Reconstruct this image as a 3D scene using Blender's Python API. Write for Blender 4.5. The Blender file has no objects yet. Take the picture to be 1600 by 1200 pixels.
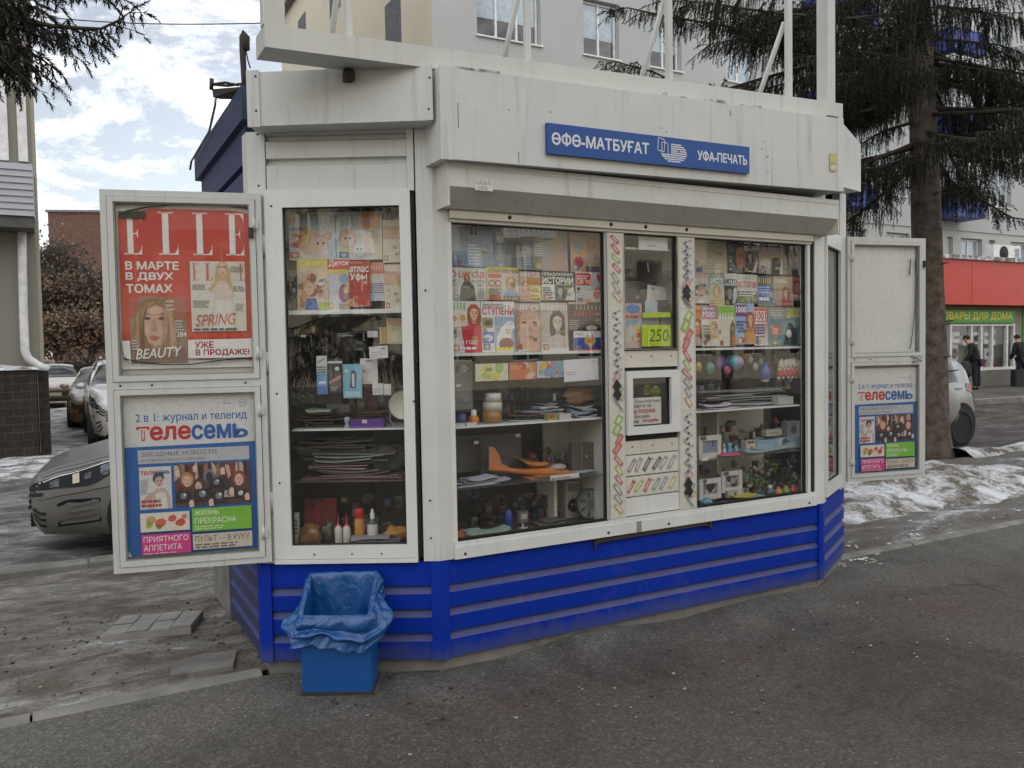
import bpy, math, random
from mathutils import Vector, Matrix, noise
from math import sin, cos, pi, radians as R
random.seed(7)
SC = bpy.context.scene
COL = SC.collection
# ------------------------------------------------------------------ camera
FPX, PITCH, ROLL, CH = 1291.0, -0.042, 0.0182, 1.6
cr, sr, cp, sp = cos(ROLL), sin(ROLL), cos(PITCH), sin(PITCH)
cam_d = bpy.data.cameras.new('camera')
cam = bpy.data.objects.new('camera', cam_d); COL.objects.link(cam); SC.camera = cam
cam_d.sensor_width = 36; cam_d.lens = FPX / 1600 * 36
cam_d.clip_start = 0.05; cam_d.clip_end = 3000
rx, up, fw = Vector((cr, sr*sp, -sr*cp)), Vector((sr, -cr*sp, cr*cp)), Vector((0, cp, sp))
cam.matrix_world = Matrix(((rx.x, up.x, -fw.x, 0), (rx.y, up.y, -fw.y, 0), (rx.z, up.z, -fw.z, CH), (0, 0, 0, 1)))
# ------------------------------------------------------------------ light
SUN_AZ, SUN_EL = R(28), R(18)          # azimuth clockwise from +Y: low winter sun behind the apartment block
sd_ = Vector((sin(SUN_AZ)*cos(SUN_EL), cos(SUN_AZ)*cos(SUN_EL), sin(SUN_EL)))
sun_d = bpy.data.lights.new('sun', 'SUN'); sun_d.energy = 4.5; sun_d.angle = R(0.5); sun_d.color = (1, 0.92, 0.80)
sun = bpy.data.objects.new('sun', sun_d); COL.objects.link(sun)
sun.rotation_euler = sd_.to_track_quat('Z', 'Y').to_euler()
world = bpy.data.worlds.new('World'); SC.world = world; world.use_nodes = True
wt = world.node_tree; wt.nodes.clear()
def wn(t, **k):
    n = wt.nodes.new(t)
    for a, b in k.items(): setattr(n, a, b)
    return n
sky = wn('ShaderNodeTexSky', sky_type='NISHITA', sun_disc=False)
sky.sun_elevation = SUN_EL; sky.sun_rotation = SUN_AZ; sky.air_density = 0.9; sky.dust_density = 0.4; sky.ozone_density = 1.5
tc = wn('ShaderNodeTexCoord')
mp = wn('ShaderNodeMapping'); mp.inputs['Scale'].default_value = (1.0, 1.0, 2.4); mp.inputs['Location'].default_value = (9.3, 2.2, 3.1)
n1 = wn('ShaderNodeTexNoise'); n1.inputs['Scale'].default_value = 5.5; n1.inputs['Detail'].default_value = 9; n1.inputs['Roughness'].default_value = 0.68
n1.inputs['Distortion'].default_value = 0.25
rp = wn('ShaderNodeValToRGB'); rp.color_ramp.elements[0].position = 0.40; rp.color_ramp.elements[1].position = 0.68
# unseen extra cloud added behind the viewer to brighten the shaded kiosk front
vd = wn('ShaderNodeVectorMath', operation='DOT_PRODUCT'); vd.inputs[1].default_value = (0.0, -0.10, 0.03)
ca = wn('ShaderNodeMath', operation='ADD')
hs = wn('ShaderNodeHueSaturation'); hs.inputs['Saturation'].default_value = 0.40; hs.inputs['Value'].default_value = 0.80
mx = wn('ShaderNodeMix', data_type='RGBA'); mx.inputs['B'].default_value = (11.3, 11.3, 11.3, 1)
bg = wn('ShaderNodeBackground'); bg.inputs['Strength'].default_value = 0.13
wo = wn('ShaderNodeOutputWorld')
L = wt.links.new
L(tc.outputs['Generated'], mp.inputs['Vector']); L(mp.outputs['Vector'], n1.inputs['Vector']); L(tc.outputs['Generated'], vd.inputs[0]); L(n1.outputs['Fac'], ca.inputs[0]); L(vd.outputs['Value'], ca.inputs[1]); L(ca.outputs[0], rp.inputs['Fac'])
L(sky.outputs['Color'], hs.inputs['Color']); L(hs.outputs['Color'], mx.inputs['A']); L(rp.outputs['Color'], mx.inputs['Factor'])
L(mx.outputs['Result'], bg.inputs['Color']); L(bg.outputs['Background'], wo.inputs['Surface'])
SC.view_settings.view_transform = 'Standard'; SC.view_settings.look = 'None'
SC.view_settings.exposure = 0.7; SC.view_settings.gamma = 1; SC.view_settings.use_curve_mapping = False
SC.render.engine = 'CYCLES'
SC.cycles.max_bounces = 8; SC.cycles.transparent_max_bounces = 16; SC.cycles.glossy_bounces = 4
SC.cycles.caustics_reflective = False; SC.cycles.caustics_refractive = False
# ------------------------------------------------------------------ frames of reference
def ray(x, y):
    a, b = (x-800)/FPX, (600-y)/FPX
    X, u = a*cr + b*sr, -a*sr + b*cr
    return Vector((X, cp - u*sp, sp + u*cp))
EYE = Vector((0, 0, CH))
class Fr:
    """a vertical plane's frame: x along it, y inward (away from the street), z up"""
    def __init__(s, o, ang):
        s.o = Vector(o); s.ex = Vector((sin(ang), cos(ang), 0)); s.en = Vector((-cos(ang), sin(ang), 0)); s.ang = ang
        s.M = Matrix(((s.ex.x, s.en.x, 0, s.o.x), (s.ex.y, s.en.y, 0, s.o.y), (0, 0, 1, s.o.z), (0, 0, 0, 1)))
        s.rz = pi/2 - ang
    def p(s, a, t, z): return s.M @ Vector((a, t, z))
    def hit(s, x, y, t=0.0):
        r = ray(x, y); k = (t - (EYE - s.o).dot(s.en)) / r.dot(s.en); q = EYE + r*k - s.o
        return q.dot(s.ex), q.z + s.o.z
    def hits(s, x, y, a):
        r = ray(x, y); k = (a - (EYE - s.o).dot(s.ex)) / r.dot(s.ex); q = EYE + r*k - s.o
        return q.dot(s.en), q.z + s.o.z
def at(x, y, Y):
    r = ray(x, y); return EYE + r*(Y/r.y)
GZ = -0.04
TH = R(61.46)
B0 = Vector((-0.382, 4.145, 0))
ST = Fr(B0, TH)                                   # street frame and main face of the kiosk
AL, AR = TH + 0.5139, TH - 0.5172
LM, LL, LR = 2.767, 0.9086, 0.828
A0 = B0 - Vector((sin(AL), cos(AL), 0))*LL
C0 = ST.p(LM, 0, 0)
LF = Fr(A0, AL); RF = Fr(C0, AR)
D0 = RF.p(LR, 0, 0)
WL = Fr(A0, TH + pi/2)                            # left side wall: x runs forward to corner A
WR = Fr(D0, TH - pi/2)                            # right side wall: x runs back from corner D
# ------------------------------------------------------------------ mesh builder
INV = {}
class MB:
    def __init__(s, F=None):
        s.M = F.M if isinstance(F, Fr) else (F or Matrix.Identity(4)); s.v = []; s.f = []; s.m = []; s.c = []; s.sm = []
    def vert(s, p): s.v.append(s.M @ Vector(p)); return len(s.v)-1
    def face(s, pts, col=(1, 1, 1), m=0, smooth=False):
        n = len(s.v)
        for p in pts: s.v.append(s.M @ Vector(p))
        s.f.append(list(range(n, n+len(pts)))); s.m.append(m); s.c.append(col); s.sm.append(smooth)
    def idx(s, f, col=(1, 1, 1), m=0, smooth=False): s.f.append(list(f)); s.m.append(m); s.c.append(col); s.sm.append(smooth)
    def box(s, x0, x1, y0, y1, z0, z1, col=(1, 1, 1), m=0, b=0.0):
        """box; b > 0 chamfers the vertical and front edges a little"""
        if b > 0:
            P = [(x0+b, y0), (x1-b, y0), (x1, y0+b), (x1, y1), (x0, y1), (x0, y0+b)]
            s.prism(P, z0, z1, col, m); return
        a = [(x0, y0, z0), (x1, y0, z0), (x1, y1, z0), (x0, y1, z0), (x0, y0, z1), (x1, y0, z1), (x1, y1, z1), (x0, y1, z1)]
        n = len(s.v)
        for p in a: s.vert(p)
        for q in ((0, 3, 2, 1), (4, 5, 6, 7), (0, 1, 5, 4), (1, 2, 6, 5), (2, 3, 7, 6), (3, 0, 4, 7)): s.idx([n+i for i in q], col, m)
    def prism(s, P, z0, z1, col=(1, 1, 1), m=0, capm=None):
        n = len(s.v); k = len(P)
        for p in P: s.vert((p[0], p[1], z0))
        for p in P: s.vert((p[0], p[1], z1))
        for i in range(k): j = (i+1) % k; s.idx([n+i, n+j, n+k+j, n+k+i], col, m)
        s.idx([n+i for i in range(k)][::-1], col, m); s.idx([n+k+i for i in range(k)], col, m)
    def ext(s, P, x0, x1, col=(1, 1, 1), m=0, cols=None, ms=None, caps=True):
        """profile P of (y, z) swept along x"""
        n = len(s.v); k = len(P)
        for p in P: s.vert((x0, p[0], p[1]))
        for p in P: s.vert((x1, p[0], p[1]))
        for i in range(k):
            j = (i+1) % k
            s.idx([n+i, n+j, n+k+j, n+k+i], cols[i] if cols else col, ms[i] if ms else m)
        if caps: s.idx([n+i for i in range(k)], col, m); s.idx([n+k+i for i in range(k)][::-1], col, m)
    def tube(s, pts, r, n=8, col=(1, 1, 1), m=0, caps=True, smooth=True):
        pts = [Vector(p) for p in pts]; rr = r if isinstance(r, (list, tuple)) else [r]*len(pts)
        base = len(s.v); px = None
        for i, p in enumerate(pts):
            d = (pts[min(i+1, len(pts)-1)] - pts[max(i-1, 0)]).normalized()
            if px is None:
                px = d.orthogonal().normalized()
            else:
                px = (px - d*px.dot(d)); px = px.normalized() if px.length > 1e-6 else d.orthogonal().normalized()
            py = d.cross(px)
            for k in range(n):
                a = 2*pi*k/n; s.vert(p + (px*cos(a) + py*sin(a))*rr[i])
        for i in range(len(pts)-1):
            for k in range(n):
                q = (k+1) % n; s.idx([base+i*n+k, base+i*n+q, base+(i+1)*n+q, base+(i+1)*n+k], col, m, smooth)
        if caps:
            s.idx([base+k for k in range(n)][::-1], col, m); s.idx([base+(len(pts)-1)*n+k for k in range(n)], col, m)
    def lathe(s, c, prof, n=20, col=(1, 1, 1), m=0, axis='z', cols=None, smooth=True):
        """prof of (radius, height) turned about an axis through c"""
        c = Vector(c); base = len(s.v)
        for r, h in prof:
            for k in range(n):
                a = 2*pi*k/n
                if axis == 'z': q = Vector((r*cos(a), r*sin(a), h))
                elif axis == 'y': q = Vector((r*cos(a), h, r*sin(a)))
                else: q = Vector((h, r*cos(a), r*sin(a)))
                s.vert(c + q)
        for i in range(len(prof)-1):
            for k in range(n):
                q = (k+1) % n
                f = [base+i*n+k, base+i*n+q, base+(i+1)*n+q, base+(i+1)*n+k]
                if axis == 'y': f = f[::-1]
                s.idx(f, cols[i] if cols else col, m, smooth)
        e = [base+k for k in range(n)]; g = [base+(len(prof)-1)*n+k for k in range(n)]
        s.idx(e[::-1] if axis != 'y' else e, cols[0] if cols else col, m); s.idx(g if axis != 'y' else g[::-1], cols[-1] if cols else col, m)
    def grid(s, fn, nu, nv, col=(1, 1, 1), m=0, smooth=True, sel=None):
        base = len(s.v)
        for i in range(nu+1):
            for j in range(nv+1): s.vert(fn(i/nu, j/nv))
        for i in range(nu):
            for j in range(nv):
                a = base + i*(nv+1) + j
                s.idx([a, a+nv+1, a+nv+2, a+1], col, m, smooth)
    def blob(s, c, rx_, ry_, rz_, col=(1, 1, 1), m=0, amp=0.15, seed=0, nu=10, nv=7):
        c = Vector(c); base = len(s.v)
        for j in range(nv+1):
            t = pi*j/nv
            for i in range(nu):
                a = 2*pi*i/nu; d = Vector((cos(a)*sin(t), sin(a)*sin(t), -cos(t)))
                k = 1 + amp*noise.noise(d*1.7 + Vector((seed*3.1, seed*1.7, 0)))*2
                s.vert(c + Vector((d.x*rx_*k, d.y*ry_*k, d.z*rz_*k)))
        for j in range(nv):
            for i in range(nu):
                q = (i+1) % nu; s.idx([base+j*nu+i, base+j*nu+q, base+(j+1)*nu+q, base+(j+1)*nu+i], col, m, True)
    def add2d(s, V, F, col, m=0):
        n = len(s.v)
        for p in V: s.vert(p)
        for f in F: s.idx([n+i for i in f], col, m)
    def build(s, name, mats, parent=None, loc=None):
        """links ONE mesh object; under a parent its points are kept where they were built"""
        if not isinstance(mats, (list, tuple)): mats = [mats]
        me = bpy.data.meshes.new(name)
        if parent is not None:
            inv = INV[parent.name]; vs = [inv @ v for v in s.v]
        else:
            base = Vector(loc) if loc is not None else Vector((sum(v.x for v in s.v)/len(s.v), sum(v.y for v in s.v)/len(s.v), min(v.z for v in s.v)))
            vs = [v - base for v in s.v]
        me.from_pydata([tuple(v) for v in vs], [], s.f)
        for mt in mats: me.materials.append(mt)
        me.polygons.foreach_set('material_index', s.m)
        me.polygons.foreach_set('use_smooth', s.sm)
        ca = me.color_attributes.new('Col', 'FLOAT_COLOR', 'CORNER')
        buf = []
        for f, c in zip(s.f, s.c): buf += [c[0], c[1], c[2], 1.0]*len(f)
        if len(buf) == len(ca.data)*4: ca.data.foreach_set('color', buf)
        me.update()
        o = bpy.data.objects.new(name, me); COL.objects.link(o)
        if parent is not None: o.parent = parent; INV[o.name] = INV[parent.name]
        else: o.location = base; INV[o.name] = Matrix.Translation(-base)
        return o
def tag(o, label, cat, group=None, kind=None):
    if label: o['label'] = label
    if cat: o['category'] = cat
    if group: o['group'] = group
    if kind: o['kind'] = kind
    return o
def struct(o): o['kind'] = 'structure'; return o
def thing(name, label, cat, loc=(0, 0, 0), rz=0, group=None):
    o = bpy.data.objects.new(name, None); COL.objects.link(o); o.empty_display_size = 0.1
    o.location = loc; o.rotation_euler = (0, 0, rz)
    INV[o.name] = (Matrix.Translation(Vector(loc)) @ Matrix.Rotation(rz, 4, 'Z')).inverted()
    return tag(o, label, cat, group)
def dup(root, loc, rz, label, group=None):
    r = root.copy(); COL.objects.link(r); r.location = loc; r.rotation_euler = (0, 0, rz); r['label'] = label
    if group: r['group'] = group
    for ch in list(root.children):
        c = ch.copy(); COL.objects.link(c); c.parent = r
        for g in ch.children:
            d = g.copy(); COL.objects.link(d); d.parent = c
    return r
# ------------------------------------------------------------------ materials
def srgb(r, g, b):
    f = lambda u: u/12.92 if u <= 0.04045 else ((u+0.055)/1.055)**2.4
    return (f(r/255), f(g/255), f(b/255))
def newmat(name):
    m = bpy.data.materials.new(name); m.use_nodes = True
    return m, m.node_tree, m.node_tree.nodes['Principled BSDF']
def nd(nt, t, **k):
    n = nt.nodes.new(t)
    for a, b in k.items():
        if a in n.inputs: n.inputs[a].default_value = b
        else: setattr(n, a, b)
    return n
def ramp(nt, fac, stops):
    r = nt.nodes.new('ShaderNodeValToRGB'); e = r.color_ramp.elements
    while len(e) < len(stops): e.new(0.5)
    for i, (p, c) in enumerate(stops): e[i].position = p; e[i].color = (*c, 1) if len(c) == 3 else c
    nt.links.new(fac, r.inputs['Fac']); return r.outputs['Color']
def noise_fac(nt, scale, detail=4, rough=0.55, vec=None, sc=None, dist=0.0):
    tcn = nt.nodes.new('ShaderNodeTexCoord'); v = tcn.outputs['Object']
    if sc:
        mpn = nt.nodes.new('ShaderNodeMapping'); mpn.inputs['Scale'].default_value = sc; nt.links.new(v, mpn.inputs['Vector']); v = mpn.outputs['Vector']
    n = nd(nt, 'ShaderNodeTexNoise', Scale=scale, Detail=detail, Roughness=rough, Distortion=dist)
    nt.links.new(v, n.inputs['Vector']); return n.outputs['Fac']
def mixc(nt, fac, a, b, blend='MIX'):
    m = nt.nodes.new('ShaderNodeMix'); m.data_type = 'RGBA'; m.blend_type = blend
    for sock, val in (('Factor', fac), ('A', a), ('B', b)):
        if hasattr(val, 'links'): nt.links.new(val, m.inputs[sock])
        elif sock == 'Factor': m.inputs[sock].default_value = val
        else: m.inputs[sock].default_value = (*val, 1)
    return m.outputs['Result']
def bump(nt, b, h, strength=0.3, dist=0.01):
    n = nd(nt, 'ShaderNodeBump', Strength=strength, Distance=dist); nt.links.new(h, n.inputs['Height']); nt.links.new(n.outputs['Normal'], b.inputs['Normal'])
BW = lambda p0, p1: [(p0, (0, 0, 0)), (p1, (1, 1, 1))]
def paint(name, col, rough=0.45, dirt=(0.12, 0.1, 0.08), amt=0.35, streak=True, scale=3.0, metal=0.0, spec=0.5):
    """painted sheet: slow tone drift, run-off streaks and specks of grime"""
    m, nt, b = newmat(name)
    drift = ramp(nt, noise_fac(nt, scale, 5, 0.6), [(0.3, tuple(c*0.88 for c in col)), (0.7, col)])
    st = ramp(nt, noise_fac(nt, 9, 6, 0.7, sc=(2.2, 2.2, 0.14) if streak else (1, 1, 1)), BW(0.55, 0.8))
    k = nd(nt, 'ShaderNodeMath', operation='MULTIPLY'); k.inputs[1].default_value = amt; nt.links.new(st, k.inputs[0])
    c1 = mixc(nt, k.outputs[0], drift, dirt)
    sp_ = ramp(nt, noise_fac(nt, 55, 3, 0.6), BW(0.72, 0.78))
    k2 = nd(nt, 'ShaderNodeMath', operation='MULTIPLY'); k2.inputs[1].default_value = amt; nt.links.new(sp_, k2.inputs[0])
    nt.links.new(mixc(nt, k2.outputs[0], c1, dirt), b.inputs['Base Color'])
    b.inputs['Roughness'].default_value = rough; b.inputs['Metallic'].default_value = metal; b.inputs['Specular IOR Level'].default_value = spec
    bump(nt, b, noise_fac(nt, 6, 3), 0.08, 0.01)
    return m
def muddy(m, top, col=(0.085, 0.095, 0.115), amt=0.7):
    nt = m.node_tree; b = nt.nodes['Principled BSDF']; src = b.inputs['Base Color'].links[0].from_socket
    tcn = nd(nt, 'ShaderNodeTexCoord'); sx = nd(nt, 'ShaderNodeSeparateXYZ'); nt.links.new(tcn.outputs['Object'], sx.inputs[0])
    h = nd(nt, 'ShaderNodeMath', operation='MULTIPLY_ADD'); nt.links.new(noise_fac(nt, 7, 7, 0.72, sc=(1, 1, 0.6)), h.inputs[0]); h.inputs[1].default_value = -0.2; nt.links.new(sx.outputs['Z'], h.inputs[2])
    k = ramp(nt, h.outputs[0], [(0.0, (amt,)*3), (top, (0, 0, 0))])
    fl = ramp(nt, noise_fac(nt, 2.3, 6, 0.7), [(0.58, (0, 0, 0)), (0.76, (0.22,)*3)])
    nt.links.new(mixc(nt, fl, mixc(nt, k, src, col), (0.16, 0.17, 0.21)), b.inputs['Base Color'])
def plain(name, col, rough=0.6, metal=0.0, var=0.15, scale=8, spec=0.5, bmp=0.0):
    m, nt, b = newmat(name)
    nt.links.new(ramp(nt, noise_fac(nt, scale, 4), [(0.3, tuple(c*(1-var) for c in col)), (0.7, tuple(min(1, c*(1+var)) for c in col))]), b.inputs['Base Color'])
    b.inputs['Roughness'].default_value = rough; b.inputs['Metallic'].default_value = metal; b.inputs['Specular IOR Level'].default_value = spec
    if bmp: bump(nt, b, noise_fac(nt, scale*4, 4), bmp, 0.01)
    return m
def colmat(name, rough, var=0.1, scale=20, spec=0.5, coat=0.0):
    """colour comes from the mesh's own colour attribute (print, plastic colours)"""
    m, nt, b = newmat(name)
    a = nd(nt, 'ShaderNodeVertexColor', layer_name='Col')
    v = ramp(nt, noise_fac(nt, scale, 3), [(0.3, (1-var,)*3), (0.7, (1, 1, 1))])
    nt.links.new(mixc(nt, 1.0, a.outputs['Color'], v, 'MULTIPLY'), b.inputs['Base Color'])
    b.inputs['Roughness'].default_value = rough; b.inputs['Specular IOR Level'].default_value = spec; b.inputs['Coat Weight'].default_value = coat
    return m
def glassmat(name, ior=1.5, tint=(0.93, 0.96, 0.95), rough=0.0, wob=0.0, dust=0.03):
    """window pane: clear view through, Fresnel reflection, a little dust"""
    m, nt, b = newmat(name); nt.nodes.remove(b); out = nt.nodes['Material Output']
    f0 = ((ior-1)/(ior+1))**2                              # Schlick reflection, the same from either side of the sheet
    lw = nd(nt, 'ShaderNodeLayerWeight', Blend=0.5); pw = nd(nt, 'ShaderNodeMath', operation='POWER'); pw.inputs[1].default_value = 5.0; nt.links.new(lw.outputs['Facing'], pw.inputs[0])
    fr = nd(nt, 'ShaderNodeMath', operation='MULTIPLY_ADD'); nt.links.new(pw.outputs[0], fr.inputs[0]); fr.inputs[1].default_value = 1-f0; fr.inputs[2].default_value = f0
    tr = nd(nt, 'ShaderNodeBsdfTransparent', Color=(*tint, 1)); gl = nd(nt, 'ShaderNodeBsdfGlossy', Roughness=rough, Color=(1, 1, 1, 1))
    mxs = nt.nodes.new('ShaderNodeMixShader')
    nt.links.new(fr.outputs[0], mxs.inputs[0]); nt.links.new(tr.outputs[0], mxs.inputs[1]); nt.links.new(gl.outputs[0], mxs.inputs[2])
    df = nd(nt, 'ShaderNodeBsdfDiffuse', Color=(0.5, 0.5, 0.48, 1)); m2 = nt.nodes.new('ShaderNodeMixShader')
    k = nd(nt, 'ShaderNodeMath', operation='MULTIPLY'); k.inputs[1].default_value = dust*2
    nt.links.new(ramp(nt, noise_fac(nt, 4, 6, 0.7), BW(0.3, 0.8)), k.inputs[0]); nt.links.new(k.outputs[0], m2.inputs[0])
    nt.links.new(mxs.outputs[0], m2.inputs[1]); nt.links.new(df.outputs[0], m2.inputs[2]); nt.links.new(m2.outputs[0], out.inputs['Surface'])
    if wob:
        bn = nd(nt, 'ShaderNodeBump', Strength=wob, Distance=0.02); nt.links.new(noise_fac(nt, 2.5, 2), bn.inputs['Height'])
        nt.links.new(bn.outputs['Normal'], gl.inputs['Normal'])
    return m
M = {}
M['white'] = paint('white_painted_sheet', (0.61, 0.625, 0.61), 0.5, (0.2, 0.18, 0.155), 0.6)
M['white2'] = paint('white_plastic_frame', (0.69, 0.71, 0.70), 0.35, (0.25, 0.22, 0.18), 0.3)
M['cream'] = paint('aged_cream_plastic', (0.62, 0.60, 0.53), 0.4, (0.22, 0.18, 0.13), 0.35)
M['blue'] = paint('blue_painted_sheet', (0.0005, 0.028, 0.36), 0.6, (0.03, 0.045, 0.16), 0.3, scale=2.0, spec=0.2)
M['bluedust'] = paint('dusty_blue_sheet', (0.055, 0.066, 0.205), 0.7, (0.16, 0.15, 0.17), 0.5)
M['navy'] = paint('navy_blue_sheet', (0.030, 0.044, 0.115), 0.5, (0.04, 0.04, 0.05), 0.4)  # a darker, greyer blue than the front base panels
muddy(M['blue'], 0.06, amt=0.45); muddy(M['bluedust'], 0.06, amt=0.45)
M['alu'] = plain('aluminium', (0.5, 0.5, 0.48), 0.38, 0.85)
M['black'] = plain('black_rubber', (0.012, 0.012, 0.012), 0.7)
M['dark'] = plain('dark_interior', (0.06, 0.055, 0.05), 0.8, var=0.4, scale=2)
M['screw'] = plain('rusty_screw', (0.06, 0.045, 0.035), 0.6, 0.3)
def printmat():
    m, nt, b = newmat('printed_paper'); a = nd(nt, 'ShaderNodeVertexColor', layer_name='Col')
    f1 = ramp(nt, noise_fac(nt, 42, 6, 0.75, dist=0.8), [(0.30, (0.62, 0.60, 0.60)), (0.5, (1.0, 1.0, 1.0)), (0.72, (1.22, 1.2, 1.16))])
    f2 = ramp(nt, noise_fac(nt, 190, 3, 0.7), [(0.35, (0.82,)*3), (0.65, (1.08,)*3)])
    c = mixc(nt, 0.42, a.outputs['Color'], mixc(nt, 1.0, a.outputs['Color'], f1, 'MULTIPLY')); nt.links.new(mixc(nt, 0.6, c, mixc(nt, 1.0, c, f2, 'MULTIPLY')), b.inputs['Base Color'])
    b.inputs['Roughness'].default_value = 0.45; return m
M['print'] = printmat()
M['gloss'] = colmat('coloured_plastic', 0.3, 0.08, coat=0.2)
M['matte'] = colmat('coloured_matte', 0.75, 0.15)
M['pane'] = glassmat('window_pane', 1.72, (0.99, 0.992, 0.99), wob=0.03, dust=0.012)
M['pane2'] = glassmat('poster_pane', 1.35, (0.99, 0.99, 0.99), dust=0.015)
M['clear'] = glassmat('clear_plastic', 1.4, (0.85, 0.87, 0.86), 0.1, dust=0.12)
M['concrete'] = plain('grey_concrete', (0.17, 0.165, 0.155), 0.9, var=0.3, scale=6, bmp=0.4)
M['galv'] = plain('galvanised_edge', (0.30, 0.31, 0.30), 0.5, 0.5)
M['iron'] = plain('rusted_iron', (0.05, 0.042, 0.035), 0.7, 0.4)
# ------------------------------------------------------------------ text and print
TXT = {}
from mathutils.geometry import tessellate_polygon
def text2d(body, bold=0.0, shear=0.0):
    """outline letters as flat faces in a unit box; every outer contour is filled on its own, so strokes may overlap"""
    k = (body, shear)
    if k in TXT: return TXT[k]
    cu = bpy.data.curves.new('t', 'FONT'); cu.body = body; cu.resolution_u = 3; cu.shear = shear; cu.fill_mode = 'NONE'
    ob = bpy.data.objects.new('t', cu); COL.objects.link(ob)
    dg = bpy.context.evaluated_depsgraph_get(); me = bpy.data.meshes.new_from_object(ob.evaluated_get(dg))
    nb = {}
    for e in me.edges:
        i, j = e.vertices; nb.setdefault(i, []).append(j); nb.setdefault(j, []).append(i)
    co = [(v.co.x, v.co.y) for v in me.vertices]; seen_, loops = set(), []
    for st in sorted(nb):
        if st in seen_: continue
        lp, prev, cur = [], None, st
        while cur not in seen_:
            seen_.add(cur); lp.append(co[cur]); nx = sorted((q for q in nb[cur] if q != prev and q not in seen_), key=lambda q: abs(q-cur-1))     # keeps the contour's own direction
            prev, cur = cur, (nx[0] if nx else st)
        if len(lp) > 2: loops.append(lp)
    bpy.data.objects.remove(ob); bpy.data.curves.remove(cu); bpy.data.meshes.remove(me)
    def inside(p, lp):
        r, (x, y) = False, p
        for (x0, y0), (x1, y1) in zip(lp, lp[1:]+lp[:1]):
            if (y0 > y) != (y1 > y) and x < (x1-x0)*(y-y0)/(y1-y0)+x0: r = not r
        return r
    def area(lp): return sum(p[0]*q[1]-q[0]*p[1] for p, q in zip(lp, lp[1:]+lp[:1]))/2
    # within each glyph a contour wound against the outermost one around it is a hole, one wound with it is another stroke
    def within(i, j): return i != j and abs(area(loops[j])) > abs(area(loops[i])) and sum(inside(p, loops[j]) for p in loops[i]) > 0.8*len(loops[i])
    par = {i: [j for j in range(len(loops)) if within(i, j)] for i in range(len(loops))}; holes, outs = {}, []
    for i, lp in enumerate(loops):
        root_ = max(par[i], key=lambda j: abs(area(loops[j]))) if par[i] else i
        if area(lp)*area(loops[root_]) > 0: outs.append(i)
    for i, lp in enumerate(loops):
        if i not in outs:
            c_ = [j for j in par[i] if j in outs]
            if c_: holes.setdefault(min(c_, key=lambda j: abs(area(loops[j]))), []).append(lp)
    x0 = min(p[0] for l in loops for p in l); x1 = max(p[0] for l in loops for p in l); y0 = min(p[1] for l in loops for p in l); y1 = max(p[1] for l in loops for p in l)
    V, F = [], []
    for n_, i in enumerate(outs):
        ls = [loops[i]] + holes.get(i, []); flat = [p for l in ls for p in l]; b_ = len(V)
        V += [((p[0]-x0)/(x1-x0+1e-9), (p[1]-y0)/(y1-y0+1e-9), n_ % 3) for p in flat]
        for t in tessellate_polygon([[Vector((p[0], p[1], 0)) for p in l] for l in ls]):
            q = [flat[k_] for k_ in t]; F.append([b_+k_ for k_ in (t if area(q) > 0 else t[::-1])])
    TXT[k] = (V, F, (x1-x0)/(y1-y0+1e-9)); return TXT[k]
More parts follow.
